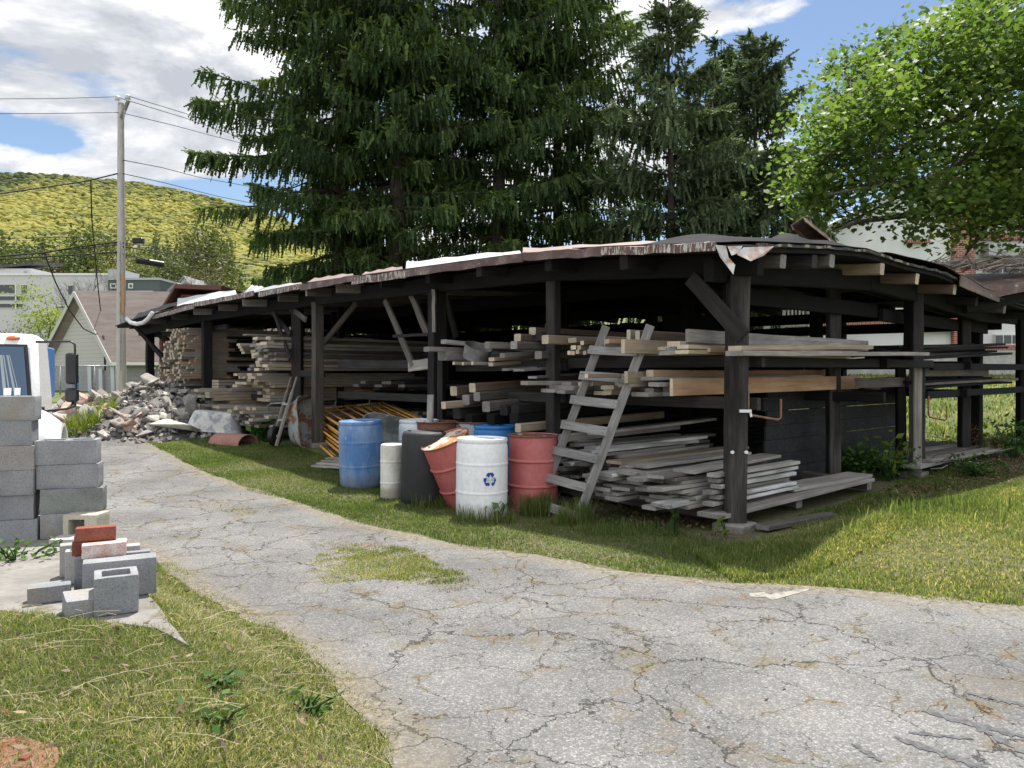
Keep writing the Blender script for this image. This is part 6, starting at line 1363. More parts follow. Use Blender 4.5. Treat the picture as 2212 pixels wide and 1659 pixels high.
leaf_tree('young_tree', tb(30, 66), 3.6, 2.4, 202, MG, 'low olive bush at the foot of the white town building', 1500, .22, .12)
def bare_tree(base, H, R, seed, label, mat, dens=1.0):
    rg = np.random.default_rng(seed); e = empty('bare_tree', base, label, 'bare tree'); mb = MB()
    def grow(p, d, L, r_, lev):
        e_ = p + d * L; mid = (p + e_) / 2 + Vector(rg.normal(0, L * .06, 3)); mb.tube([p, mid, e_], [r_, r_ * .8, r_ * .55], 4, caps=False)
        if lev == 0: return
        for k in range(int(rg.integers(2, 4) * dens) + 1):
            nd = (d + Vector(rg.normal(0, .5, 3)) + Vector((0, 0, .12))).normalized(); grow(p.lerp(e_, rg.uniform(.5, 1)), nd, L * rg.uniform(.55, .8), r_ * .5, lev - 1)
    for s_ in (-1, 1): grow(Vector((s_ * .2, 0, -.3)), Vector((s_ * .12, 0, 1)).normalized(), H * .42, H * .017, 5)
    mb.build('branches', mat, e); return e
bare_tree(tb(188, 78), 12, 3, 301, 'slim leafless tree left of the utility pole', M['leafwood'])
bare_tree(tb(262, 70), 8, 3, 302, 'small leafless tree right behind the utility pole', M['leafwood'])
bare_tree(tb(20, 60), 6, 2, 303, 'thin leafless sapling at the far left edge', M['leafwood'], .7)
bt = bare_tree(tb(440, 95), 11, 5, 304, 'dense grey-brown leafless tree in front of the spruces', patchy('purple_grey_twigs', (.12, .10, .095), (.17, .145, .135), 5), 1.7)
# trees between the town and the hill
r = random.Random(77); k = 0
for x in range(-40, 520, 16):
    D = r.uniform(210, 380); kind = r.choice((0, 0, 0, 1, 2, 2)); topy = {0: r.uniform(495, 560), 1: r.uniform(505, 565), 2: r.uniform(480, 540)}[kind]
    b = tb(x + r.uniform(-8, 8), D); H = max(8, EYE + (HY - topy) * D / F - b.z)
    if kind < 2: leaf_tree('town_tree', b, H, H * r.uniform(.24, .34), 400 + x, (MG, OL)[kind], ['green leafy tree among the trees between the town and the hill', 'olive yellow tree among the trees between the town and the hill'][kind], 2000, D * .0055, .08, ['green trees below the hill', 'olive trees below the hill'][kind], nb=8, squash=1.3)
    else: spruce('town_spruce', b, H, H * .17, H * .08, 400 + x, SPR, 'dark narrow conifer among the trees between the town and the hill', .4, .10, .8, 'conifers below the hill', H * .012, wid=.55, whorl=1.5)
for x, D, topy, m_, lb in [(290, 170, 560, OL, 'yellow-olive tree right behind the utility pole'), (325, 150, 575, MG, 'green tree above the two small houses'), (360, 190, 560, MG, 'dark green tree right of the utility pole above the houses'), (395, 220, 555, OL, 'olive tree left of the leafless brown tree'), (128, 160, 585, patchy('x', (.07, .03, .03), (.1, .05, .05)), '')]:
    if lb: leaf_tree('town_tree', tb(x, D), EYE + (HY - topy) * D / F - tb(x, D).z, 5.5, 600 + x, m_, lb, 1500, .75, .09)
RB = foliage('dark_red_leaves', [(0, (.05, .018, .018)), (1, (.10, .04, .035))], .2)
leaf_tree('red_bush', tb(128, 165), EYE + (HY - 588) * 165 / F - tb(128, 165).z, 4.2, 661, RB, 'dark red bush above the roof of the white town building', 1200, .7, .09)
leaf_tree('conical_bush', tb(148, 150), EYE + (HY - 598) * 150 / F - tb(148, 150).z, 3.2, 662, SPR, 'dark green conical shrub beside the dark red bush', 1200, .6, .09)

# ================================================================ hill
def crest(x): return np.interp(x, [-600, 0, 150, 300, 400, 470, 560, 680, 800, 950], [360, 376, 384, 399, 417, 434, 458, 505, 560, 660])
def hill_z(x, D):
    X = (x - CX) / F * D; f = np.clip((D - 650) / 1350, 0, 1.25)
    a0 = (HY - np.minimum(640, crest(x) + 215)) / F; a1 = (HY - crest(x)) / F
    ravine = -.012 * np.exp(-((X + 1130 + .35 * (D - 1500)) / 70) ** 2) * np.sin(np.pi * np.clip(f, 0, 1))
    ang = a0 + (a1 - a0) * np.minimum(f, 1) ** .92 + ravine + .0035 * np.sin(X * .011 + D * .004) * np.sin(np.pi * np.clip(f, 0, 1))
    return EYE + D * ang - np.maximum(0, D - 2000) * .45
xs = np.linspace(-620, 960, 120); Ds = np.concatenate([np.linspace(560, 2000, 60), np.linspace(2050, 2600, 8)]); X, Dg = np.meshgrid(xs, Ds)
Zh = hill_z(X, Dg); V = np.stack([((X - CX) / F * Dg).ravel(), Dg.ravel(), Zh.ravel()], 1); n = len(xs); i_, j_ = np.meshgrid(np.arange(n - 1), np.arange(len(Ds) - 1)); b = (j_ * n + i_).ravel()
t = NT('wooded_slope'); po = t.pos()
tag(np_mesh('hills', V, np.stack([b, b + 1, b + n + 1, b + n], 1), t.bsdf(t.ramp(t.noise(po, .02, 6, .65), [(.35, (.17, .18, .055)), (.65, (.28, .26, .08))]), 1.0, spec=.05), smooth=True), kind='structure')
bm = bmesh.new(); bmesh.ops.create_icosphere(bm, subdivisions=2, radius=1); icoV = np.array([v.co for v in bm.verts]); icoF = np.array([[v.index for v in f.verts] for f in bm.faces]); bm.free()
rg = np.random.default_rng(9); N = 11000
f = rg.uniform(0, 1, N) ** .8; Dk = 640 + 1390 * f; xk = rg.uniform(-120, 940, N); Xk = (xk - CX) / F * Dk; Zk = hill_z(xk, Dk)
s_ = rg.uniform(4.8, 8.6, N) * (.8 + .35 * f); jit = 1 + .16 * rg.normal(0, 1, (N, len(icoV), 1))
V = np.stack([Xk, Dk, Zk + s_ * .35], 1)[:, None, :] + icoV[None] * jit * s_[:, None, None] * np.array([1.1, 1.1, .6])
Fc = (icoF[None] + (np.arange(N) * len(icoV))[:, None, None]).reshape(-1, 3)
nz = np.array([mnoise.noise((a * .006, b_ * .006, 1.3)) for a, b_ in zip(Xk, Dk)]); rv = np.exp(-((Xk + 1130 + .35 * (Dk - 1500)) / 90) ** 2) + .8 * (f > .86) * rg.uniform(0, 1, N)
rn = np.clip(.62 + .28 * nz - .45 * rv + rg.normal(0, .10, N) - .35 * (rg.uniform(0, 1, N) < .05), 0, 1)
HF = foliage('hillside_crowns', [(0, (.08, .11, .05)), (.25, (.18, .21, .08)), (.55, (.33, .33, .09)), (.8, (.45, .42, .11)), (1, (.52, .44, .14))], .45, (1.1, 1.1, .6), .9)
o_ = np_mesh('forest', V.reshape(-1, 3), Fc, HF, np.clip(np.repeat(rn, len(icoF)) + rg.normal(0, .04, N * len(icoF)), 0, 1)); tag(o_, 'yellow-green spring forest covering the distant hillside', 'forest', kind='stuff')

# ================================================================ buildings
def wallbox(x0, x1, y0, y1, D, depth): # pixel rectangle at distance D -> box centre, size
    a, b = P(x0, y1, D), P(x1, y0, D); return Vector(((a.x + b.x) / 2, D + depth / 2, (a.z + b.z) / 2)), (b.x - a.x, depth, b.z - a.z)
glass = NT('dark_window_glass').bsdf((.03, .034, .04), .12, spec=.6); M['frame_w'] = NT('white_frame').bsdf((.72, .72, .70), .5)
def rect(name, parent, mat, x0, x1, y0, y1, D, th=.1, out=.0):
    c, s_ = wallbox(x0, x1, y0, y1, D - out, th); mb = MB(); mb.box(c - parent.location, s_); return mb.build(name, mat, parent)
TBm = NT('pale_render').bsdf((.54, .53, .545), .9); TBg = NT('grey_panel').bsdf((.40, .41, .43), .9)
p = tb(110, 130); TB = empty('commercial_building', p, 'pale grey flat-roofed commercial building with dark windows in the town', 'building')
rect('wall', TB, TBm, -120, 232, 594, 790, 130, 14); rect('parapet', TB, M['frame_w'], -121, 233, 590, 594.5, 130, 14.4, .2)
rect('roof_block', TB, TBm, -120, 68, 580, 590, 133, 8)
mb = MB(); a = [P(-120, 586, 132.4), P(72, 565, 132.4), P(72, 571, 132.4), P(-120, 592, 132.4)]; mb.add([v - p for v in a] + [v - p + Vector((0, 9, 1)) for v in a], [(3, 2, 1, 0), (4, 5, 6, 7), (0, 1, 5, 4), (1, 2, 6, 5), (2, 3, 7, 6), (3, 0, 4, 7)]); mb.build('roof', M['felt'], TB)
for x0, x1, y0, y1 in [(-30, 31, 615, 633), (46, 58, 616, 632), (147, 157, 617, 635), (148, 158, 656, 664), (-60, 48, 640, 648), (-60, 48, 656, 664), (120, 140, 662, 665)]:
    w_ = rect('window', TB, M['frame_w'], x0 - .8, x1 + .8, y0 - .8, y1 + .8, 130, .2, .12); rect('pane', w_, glass, x0, x1, y0, y1, 130, .1, .18).location -= Vector((0, 0, 0))
for ch in TB.children:
    for g_ in ch.children: g_.location = g_.location + Vector((0, 0, 0)) ; g_.data.transform(Matrix.Translation(-TB.location + g_.parent.location * 0 + g_.parent.location * 0) ) if g_.parent.location.length > 1e-6 else g_.data.transform(Matrix.Translation(-TB.location))
for x in (34, 165):
    mb = MB(); mb.tube([P(x, 612, 129.6) - p, P(x, 668, 129.6) - p], .1, 6); mb.build('downpipe', M['frame_w'], TB)
rect('rooftop_unit', TB, TBg, 5, 14, 586, 590, 134, 2); rect('rooftop_unit', TB, TBg, 44, 50, 585, 590, 132, 2)
p2_ = tb(290, 150); GB = empty('dark_grey_building', p2_, 'dark grey town building with white framed windows right of the utility pole', 'building')
rect('wall', GB, NT('slate_wall').bsdf((.10, .115, .125), .9), 233, 345, 604, 760, 120, 12); rect('parapet', GB, TBg, 232, 346, 600, 604.5, 120, 12.4, .2); rect('roof_block', GB, TBg, 233, 262, 582, 600, 124, 6)
for x0, x1 in ((238, 251), (277, 287)):
    w_ = rect('window', GB, M['frame_w'], x0, x1, 612, 623, 120, .2, .12); mb = MB(); c, s_ = wallbox(x0 + 2.5, x1 - 2.5, 614.5, 620.5, 119.8, .1); mb.box(c - GB.location, s_); mb.build('pane', glass, w_)
rect('band', GB, TBm, 233, 330, 628, 640, 120, .4, .3)
def house(name, label, x0, x1, ye, yr, yb, D, wall, roof):
    b = tb((x0 + x1) / 2, D); e = empty(name, b, label, 'house'); rect('wall', e, wall, x0, x1, ye, yb, D, 9)
    a0, a1, rt = P(x0 - 1.5, ye, D - .5) - b, P(x1 + 1.5, ye, D - .5) - b, P((x0 + x1) / 2, yr, D - .5) - b; dv = Vector((0, 10.5, 0)); up = Vector((0, 0, .5))
    mb = MB(); mb.add([a0, rt, a1, a0 + dv, rt + dv, a1 + dv] + [q_ + up for q_ in (a0, rt, a1, a0 + dv, rt + dv, a1 + dv)], [(0, 3, 4, 1), (1, 4, 5, 2), (6, 7, 10, 9), (7, 8, 11, 10), (0, 1, 7, 6), (1, 2, 8, 7), (3, 9, 10, 4), (4, 10, 11, 5), (0, 6, 9, 3), (2, 5, 11, 8)]); mb.build('roof', roof, e)
    mb = MB(); g_ = .5 * Vector((0, 1, 0)); mb.add([a0 + g_, a1 + g_, rt + g_, a0 + g_ * 2, a1 + g_ * 2, rt + g_ * 2], [(0, 1, 2), (5, 4, 3), (0, 3, 4, 1), (1, 4, 5, 2), (2, 5, 3, 0)]); mb.build('gable', wall, e)
    xm = (x0 + x1) / 2; rect('window', e, glass, xm - 3, xm + 3, ye + 3, ye + 9, D, .1, .12); return e
rsh = NT('grey_shingle').bsdf((.22, .22, .225), .9); beige = NT('beige_siding').bsdf((.48, .45, .38), .8); whit = NT('white_siding').bsdf((.72, .73, .73), .8)
house('town_house', 'grey-roofed white house highest among the small houses right of the pole', 388, 404, 612, 600, 660, 165, whit, rsh); house('town_house', 'white gabled house in front of the leafless brown tree', 391, 412, 623, 611, 680, 140, whit, rsh)
house('town_house', 'beige gabled house just above the ridge of the garage', 362, 398, 634, 617, 690, 110, beige, rsh)
# garage with siding in its gable
gK, gL = P(255, 777, 38), P(104, 777, 42); gK.z = P(255, 777, 38).z
zE = P(255, 777, 38).z; zg = gz(gK.x, gK.y) - .35; rdir = Vector((13.5, 1.6, 0)); ap = P(180, 633, 40)
gb = Vector((gK.x, gK.y, zg)); GA = empty('garage', gb, 'grey garage with a brown shingle roof and sided gable behind the utility pole', 'garage')
def siding(name, a, b, sc_, off=0):
    t = NT(name); sp_ = t.n('ShaderNodeSeparateXYZ'); t.set(sp_, 0, t.pos()); z_ = t.math('FRACT', t.math('MULTIPLY', sp_.outputs[2], sc_))
    return t.bsdf(t.mix(t.ramp(z_, [(0, 1.0), (.12, .0)]), a, b), .7, normal=t.bump(z_, .5, .02))
def brickmat(name, c1, c2, mortar, sc_=1.0, bw=.215, rh=.075, vert=False):
    t = NT(name); g_ = t.n('ShaderNodeNewGeometry'); sp_ = t.n('ShaderNodeSeparateXYZ'); t.set(sp_, 0, g_.outputs['Position'])
    h_ = t.math('ADD', sp_.outputs[0], t.math('MULTIPLY', sp_.outputs[1], .7)); vec = t.comb(h_, sp_.outputs[2], 0.0) if not vert else t.comb(sp_.outputs[2], h_, 0.0)
    b_ = t.n('ShaderNodeTexBrick'); t.set(b_, 'Vector', vec); b_.inputs['Scale'].default_value = 1; b_.inputs['Brick Width'].default_value = bw * sc_; b_.inputs['Row Height'].default_value = rh * sc_; b_.inputs['Mortar Size'].default_value = .008 * sc_
    b_.inputs['Color1'].default_value = c1 + (1,); b_.inputs['Color2'].default_value = c2 + (1,); b_.inputs['Mortar'].default_value = mortar + (1,)
    return t.bsdf(b_.outputs['Color'], .9, spec=.15)
M['sid'] = siding('grey_siding', (.50, .48, .46), (.22, .21, .205), 5.0); M['blockwall'] = brickmat('block_wall', (.30, .305, .30), (.34, .34, .33), (.22, .22, .21), 1.0, .42, .21); M['shingle'] = patchy('brown_shingles', (.19, .155, .14), (.25, .21, .19), 2.2, .4, .65, .9, .9, c=(.15, .125, .115), c_lo=.6, c_hi=.7, stretch=(.4, .4, 3))
kz = lambda v, z: Vector((v.x, v.y, z)) - gb
mb = MB(); far_ = rdir
q4 = [kz(gL, zg), kz(gK, zg), kz(gK, zE), kz(gL, zE)]; mb.add(q4, [(0, 1, 2, 3)]); mb.add([kz(gK, zg), kz(gK, zg) + far_, kz(gK, zE) + far_, kz(gK, zE)], [(0, 1, 2, 3)]); mb.add([kz(gL, zg) + far_, kz(gL, zg), kz(gL, zE), kz(gL, zE) + far_], [(0, 1, 2, 3)]); mb.add([kz(gK, zg) + far_, kz(gL, zg) + far_, kz(gL, zE) + far_, kz(gK, zE) + far_], [(0, 1, 2, 3)])
mb.build('wall', M['blockwall'], GA)
mb = MB(); apl = ap - gb; off = (gL - gK).cross(Vector((0, 0, 1))).normalized() * .03; off = off if off.dot(Vector((1, 0, 0))) < 0 else -off
mb.add([kz(gL, zE - .25) + off, kz(gK, zE - .25) + off, kz(gK, zE) + off, apl + off, kz(gL, zE) + off, apl - off * 3], [(0, 1, 2, 3, 4)]); mb.build('gable', M['sid'], GA)
ov = off.normalized() * .45
def slope(e0, name):
    mb = MB(); lo = kz(e0, zE) + (kz(e0, zE) - apl) * .06; t_ = Vector((0, 0, .10)); a = [lo + ov, apl + ov, apl + far_, lo + far_]; mb.add([v + t_ for v in a] + a, [(0, 1, 2, 3), (7, 6, 5, 4), (0, 4, 5, 1), (1, 5, 6, 2), (2, 6, 7, 3), (3, 7, 4, 0)]); return mb.build(name, M['shingle'], GA)
slope(gK, 'roof'); slope(gL, 'roof')
for e0 in (gK, gL): beam('rake_board', gb + kz(e0, zE) + (kz(e0, zE) - apl) * .06 + ov * 1.06 + Vector((0, 0, -.05)), ap + ov * 1.06 + Vector((0, 0, -.04)), .04, .22, NT('rake_trim').bsdf((.50, .50, .48), .7), GA)
lo = kz(gK, zE) + (kz(gK, zE) - apl) * .06; beam('eave_trim', gb + lo + ov + Vector((0, -.03, 0)), gb + lo + far_ + Vector((0, -.03, 0)), .05, .14, M['frame_w'], GA)
mb = MB(); pv = P(222, 762, 38.9) - gb; mb.lathe([(.22, -.05), (.2, .05), (.05, .08), (.04, 1.3), (.06, 1.35)], 10, pv + Vector((0, 0, -.9))); mb.build('mast', M['steel'], GA)
mb = MB(); mb.tube([P(223, 725, 38.3) - gb, P(226, 735, 38.2) - gb, P(227, 800, 37.9) - gb], .05, 6); mb.build('service_conduit', M['wire'], GA)
for x, y0, y1 in ((193, 787, 846), (217, 796, 846), (243, 792, 846)):
    D = 38.0 + (255 - x) / 151 * 4 - .5; mb = MB(); c, s_ = wallbox(x - 4, x + 4, y0, y1, D, .06); mb.box((0, 0, 0), s_); tag(mb.build('pale_panel', NT('pale_panel').bsdf((.55, .60, .64), .7), None, c, (.05, 0, 0)), ['pale upright panel against the garage wall nearest the truck mirror', 'middle pale upright panel against the garage wall', 'pale upright panel against the garage wall by its corner'][(193, 217, 243).index(x)], 'panel')
c, s_ = wallbox(160, 169, 812, 848, 35.5, .05); mb = MB(); mb.box((0, 0, 0), s_); tag(mb.build('blue_sheet', NT('blue_sheet').bsdf((.09, .18, .38), .6), None, c), 'upright blue sheet near the garage behind the truck mirror', 'sheet')
FE = empty('pipe_fence', tb(200, 34), 'low galvanised pipe fence in front of the garage', 'fence'); o_ = FE.location
mb = MB(); mb.tube([P(100, 791, 34) - o_, P(252, 790, 35) - o_], .03, 6); mb.build('rail', M['steel'], FE, smooth=True)
for x in (105, 130, 157, 204, 251):
    pq = P(x, 790, 34 + (x - 100) / 152); mb = MB(); mb.tube([Vector((pq.x, pq.y, gz(pq.x, pq.y) - .2)) - o_, pq - o_], .035, 6); mb.build('post', M['steel'], FE, smooth=True)
def container(name, x0, x1, y0, y1, D, mat, label, cat, ribs=6):
    c, s_ = wallbox(x0, x1, y0, y1, D, 2.2); b = Vector((c.x, D, c.z - s_[2] / 2)); e = empty(name, b, label, cat); mb = MB(); mb.box(c - b, s_); mb.build('body', mat, e)
    mb = MB(); mb.box(c - b + Vector((0, -.02, s_[2] / 2)), (s_[0] + .1, s_[1] + .1, .12)); mb.build('top_rim', mat, e)
    for k in range(ribs): mb = MB(); mb.box(c - b + Vector((-s_[0] / 2 + s_[0] * (k + .5) / ribs, -s_[1] / 2 - .04, 0)), (.09, .08, s_[2] * .92)); mb.build('rib', mat, e)
container('metal_container', 76, 166, 733, 790, 52, patchy('grey_container', (.30, .31, .30), (.38, .38, .36), 2), 'grey ribbed metal container roofed low behind the truck', 'container')
container('tan_box', 110, 158, 784, 812, 46, patchy('tan_panel', (.34, .28, .21), (.30, .25, .19), 2), 'tan box standing behind the truck mirror', 'box', 2)
c, s_ = wallbox(15, 70, 729, 741, 44, .4); mb = MB(); mb.box((0, 0, 0), s_); tag(mb.build('white_sign_board', M['frame_w'], None, c), 'long white board above the truck cab roof', 'board')
# red barn beyond the left end of the shed
BD = 28.8; bl = P(345, 800, BD); zb0 = gz(bl.x, bl.y) - .4
BA = empty('red_barn', Vector((bl.x, bl.y, zb0)), 'dark red barn with a brown roof beyond the left end of the shed', 'barn'); o_ = BA.location
redw = siding('red_barn_boards', (.16, .058, .045), (.075, .03, .025), 6.5); bdv = Vector((0, 2.4, 0)); q_ = lambda x, y: P(x, y, BD) - o_
pl = [q_(345, 800), q_(484, 800), q_(484, 640), q_(392, 636), q_(345, 712)]; pl[0].z = 0; pl[1].z = 0
mb = MB(); mb.add(pl + [v + bdv for v in pl], [(0, 1, 2, 3, 4), (9, 8, 7, 6, 5)] + [(i, 5 + i, 5 + (i + 1) % 5, (i + 1) % 5) for i in range(5)]); mb.build('wall', redw, BA)
rf_ = [q_(326, 726), q_(388, 625), q_(486, 629)]; f0 = Vector((0, -.4, 0)); up_ = Vector((.02, 0, .16)); mb = MB()
vs = [v + f0 for v in rf_] + [v + bdv for v in rf_]; mb.add(vs + [v + up_ for v in vs], [(0, 3, 4, 1), (1, 4, 5, 2), (7, 10, 9, 6), (8, 11, 10, 7), (0, 1, 7, 6), (1, 2, 8, 7), (3, 9, 10, 4), (4, 10, 11, 5), (0, 6, 9, 3), (2, 5, 11, 8)]); mb.build('roof', NT('brown_red_roof').bsdf((.13, .06, .05), .8), BA)
for x in (347, 362): c, s_ = wallbox(x - 3, x + 3, 722, 838, BD - .05, .05); mb = MB(); mb.box(c - o_, s_); mb.build('trim_board', NT('dark_red_trim').bsdf((.09, .035, .03), .8), BA)
c, s_ = wallbox(392, 425, 702, 724, BD - .04, .05); mb = MB(); mb.box(c - o_, s_); mb.build('window', glass, BA)
c = P(393, 832, 24.5); mb = MB(); mb.box((0, 0, 0), (.95, .05, 1.35)); o_ = mb.build('white_sheet', M['whitep'], None, Vector((c.x, c.y, gz(c.x, c.y) + .72)), (.12, 0, .2)); tag(o_, 'white sheet leaning upright behind the rubble at the end of the shed', 'panel')
c = P(430, 706, 23.2); AL = empty('metal_ladder', c, 'pale metal ladder laid on edge across the far left rack', 'ladder')
for dz in (.0, -.42): mb = MB(); mb.box((.9, .0, dz), (3.4, .03, .06), rotz(.2)); mb.build('rail', M['greydark'], AL)
for k in range(9): mb = MB(); mb.box((-.7 + k * .38, -.04 + (k - 4) * .075, -.21), (.035, .03, .40), rotz(.2)); mb.build('rung', M['greydark'], AL)
# white building with brick piers on the right
wp_ = NT('white_wall_panels'); M['wallw'] = wp_.bsdf(wp_.mix(wp_.ramp(wp_.noise(wp_.pos(), .8, 5, .6), [(.4, 0.0), (.7, 1.0)]), (.70, .72, .70), (.60, .62, .61)), .8)
M['bk'] = brickmat('red_brick_wall', (.26, .085, .055), (.33, .115, .075), (.48, .42, .36)); M['bkv'] = brickmat('upright_brick_band', (.27, .09, .06), (.33, .12, .08), (.46, .38, .33), 1.0, .215, .085, True)
wb0 = Vector((P(1900, 800, 30).x, 30, gz(15, 30) - .3)); WBD = empty('white_building', wb0, 'white panelled building with red brick piers and bands behind the maple', 'building')
def wr(name, mat, x0, x1, y0, y1, D, th, parent=None): c, s_ = wallbox(x0, x1, y0, y1, D, th); mb = MB(); mb.box(c - wb0, s_); return mb.build(name, mat, parent or WBD)
mb = MB(); pl = [P(1757, 800, 30), P(2062, 800, 30), P(2062, 415, 30), P(2010, 395, 30), P(1757, 520, 30)]; mb.add([v - wb0 for v in pl] + [v - wb0 + Vector((0, 8, 0)) for v in pl], [(0, 1, 2, 3, 4), (9, 8, 7, 6, 5)] + [(i, 5 + i, 5 + (i + 1) % 5, (i + 1) % 5) for i in range(5)]); mb.build('wall', M['wallw'], WBD)
wr('wall', M['wallw'], 2106, 2700, 380, 800, 30.6, 7); wr('brick_pier', M['bk'], 2060, 2108, 380, 812, 29.8, 1.0); wr('brick_pier', M['bk'], 1986, 2064, 672, 716, 29.7, .32)
wr('brick_band', M['bkv'], 1757, 1984, 693, 712, 29.85, .18); wr('brick_band', M['bkv'], 1870, 1944, 638, 650, 29.85, .18); wr('brick_band', M['bkv'], 1960, 2010, 516, 524, 29.8, .22); wr('brick_band', M['bkv'], 2110, 2700, 503, 518, 30.4, .24); wr('brick_band', M['bkv'], 2120, 2700, 745, 757, 30.4, .24)
wr('foundation', M['concrete'], 1756, 2700, 757, 822, 29.75, .3)
mb = MB()
for (x0, y0, x1, y1) in [(1750, 518, 2012, 388), (2012, 388, 2700, 560)]: 
    a, b_ = P(x0, y0, 29.6) - wb0, P(x1, y1, 29.6) - wb0; u3 = Vector((0, 0, .22)); dv = Vector((0, 9, 0)); mb.add([a, b_, b_ + dv, a + dv, a + u3, b_ + u3, b_ + u3 + dv, a + u3 + dv], [(3, 2, 1, 0), (4, 5, 6, 7), (0, 1, 5, 4), (1, 2, 6, 5), (2, 3, 7, 6), (3, 0, 4, 7)])
mb.build('roof', TBg, WBD)
for x0, x1, y0, y1 in [(2130, 2240, 528, 592), (2150, 2205, 722, 745)]:
    w_ = wr('window', M['frame_w'], x0, x1, y0, y1, 30.45, .2); n_ = 3
    for k in range(n_): xa = x0 + (x1 - x0) * (k / n_) + 1.8; wr('pane', glass, xa, xa + (x1 - x0) / n_ - 3.6, y0 + 2, y1 - 3, 30.42, .05, w_)
wr('awning', TBg, 2136, 2260, 530, 552, 29.9, .5); wr('downpipe', M['frame_w'], 1760, 1768, 618, 715, 29.7, .12)
wr('window', M['frame_w'], 2125, 2400, 632, 642, 30.3, .25)
# porch railing behind the shed
PR = empty('porch_railing', P(1700, 708, 25.5), 'weathered wooden porch railing with upright balusters behind the shed', 'railing'); o_ = PR.location
for x0, y0, x1, y1 in [(1690, 652, 1748, 650), (1690, 704, 1748, 702)]: beam('rail', P(x0, y0, 25.5), P(x1, y1, 25.5), .06, .09, M['grey'], PR)
for k in range(7): beam('baluster', P(1695 + k * 8, 704, 25.46), P(1695 + k * 8, 652, 25.46), .05, .05, M['grey'], PR)
beam('post', P(1690, 740, 25.5), P(1690, 615, 25.5), .13, .13, M['grey'], PR); beam('post', P(1748, 740, 25.5), P(1748, 630, 25.5), .13, .13, M['grey'], PR)

# ================================================================ weeds and litter
LEAFG = foliage('weed_leaves', [(0, (.03, .075, .016)), (.5, (.06, .13, .025)), (1, (.12, .20, .04))], .3, objvar=.1); LEAFY = foliage('young_weed_leaves', [(0, (.10, .17, .02)), (1, (.20, .27, .04))], .4)
def weed(name, p, h, rad, n, size, mat, label, cat='weed', seed=1, shape=LEAF4, stems=6, flat=.5):
    rg = np.random.default_rng(seed); e = empty(name, p, label, cat); mb = MB(); C_ = []
    for k in range(stems):
        a = rg.uniform(0, 6.28); rr_ = rad * rg.uniform(.2, 1); tip = np.array([math.cos(a) * rr_, math.sin(a) * rr_, h * rg.uniform(.5, 1)]); mb.tube([(math.cos(a) * rr_ * .15, math.sin(a) * rr_ * .15, -.03), tuple(tip * np.array([.5, .5, .6])), tuple(tip)], [.007, .006, .003], 4)
        for j in range(max(1, n // stems)): f_ = rg.uniform(.25, 1.05); C_.append(tip * np.array([f_ ** .7, f_ ** .7, f_]) + rg.normal(0, size * .6, 3))
    mb.build('stem', LEAFG, e); V, Fc = leaf_faces(np.array(C_), size, rg, shape, flat); np_mesh('leaves', V, Fc, mat, np.clip(rg.normal(.5, .22, len(C_)), 0, 1), e); return e
def gp3(x, y): return G(x, y)
weed('burdock', gp3(572, 955), .52, .38, 46, .26, LEAFG, 'broad-leaved dark green weed between the reddish trough and the wheelbarrow', seed=2, stems=12)
weed('leafy_weed', gp3(1850, 1030), .55, .55, 320, .09, LEAFG, 'leafy green undergrowth at the foot of the tarred panel', seed=3, stems=26)
weed('leafy_weed', gp3(1925, 1035), .50, .45, 260, .09, LEAFG, 'leafy green undergrowth left of the pale side post', seed=4, stems=22)
weed('sapling', gp3(1915, 1040), .80, .34, 34, .15, LEAFY, 'yellow-green sapling standing up in front of the tarred panel', 'sapling', 5, LEAF4, 7)
weed('sapling', Vector((1.62, 7.55, 0)), .45, .16, 9, .13, LEAFG, 'small dark sapling with lobed leaves under the low pile beside the ladder', 'sapling', 6, LEAF10, 3)
weed('sapling', Vector((2.08, 7.45, 0)), .22, .08, 6, .10, LEAFY, 'tiny yellow-green seedling left of the corner post', 'sapling', 7, LEAF10, 2)
weed('leafy_weed', gp3(2110, 1030), .35, .5, 200, .09, LEAFG, 'low weeds right of the pale side post', seed=8, stems=18)
weed('leafy_weed', gp3(2190, 990), .75, .5, 260, .10, LEAFG, 'tall weeds by the last side post on the right', seed=9, stems=20)
weed('red_weed', gp3(2135, 985), .6, .4, 110, .08, foliage('reddish_leaves', [(0, (.08, .03, .02)), (1, (.20, .09, .04))], .3), 'reddish brown leafy sprig right of the dark side post', seed=10, stems=10)
weed('dandelion_patch', gp3(470, 1480), .06, .13, 60, .05, LEAFG, 'flat rosette of broad green leaves on the near grass', seed=11, shape=LEAF6, stems=10, flat=1.5)
weed('dandelion_patch', gp3(660, 1545), .09, .13, 70, .05, LEAFG, 'bushy green weed near the asphalt edge in the near grass', seed=12, shape=LEAF6, stems=14)
weed('dandelion_patch', gp3(470, 1560), .05, .12, 44, .05, LEAFG, 'second flat rosette of green leaves nearer the bottom of the grass', seed=13, shape=LEAF6, stems=9, flat=1.5)
weed('leafy_weed', G2(35, 1205, SLABZ) + Vector((0, 0, -.05)), .16, .3, 130, .05, LEAFG, 'low green weeds along the foot of the taller block column', seed=14, stems=16)
weed('leafy_weed', gp3(1075, 1120), .26, .2, 40, .10, LEAFG, 'leafy weed at the right foot of the white drum', seed=15, stems=8)
def tuft(cx_, cy_, rx, ry, n, h0, h1, seed, label, mat=GRASS_SHADE, wid=.009, lean=.45): p = G(cx_, cy_); blades('tall_grass', [(p.x + rx * math.cos(a), p.y + ry * math.sin(a)) for a in np.linspace(0, 6.28, 14)[:-1]], n, h0, h1, wid, mat, label, .12, lean, thin=.6, seed=seed, clump=.6)
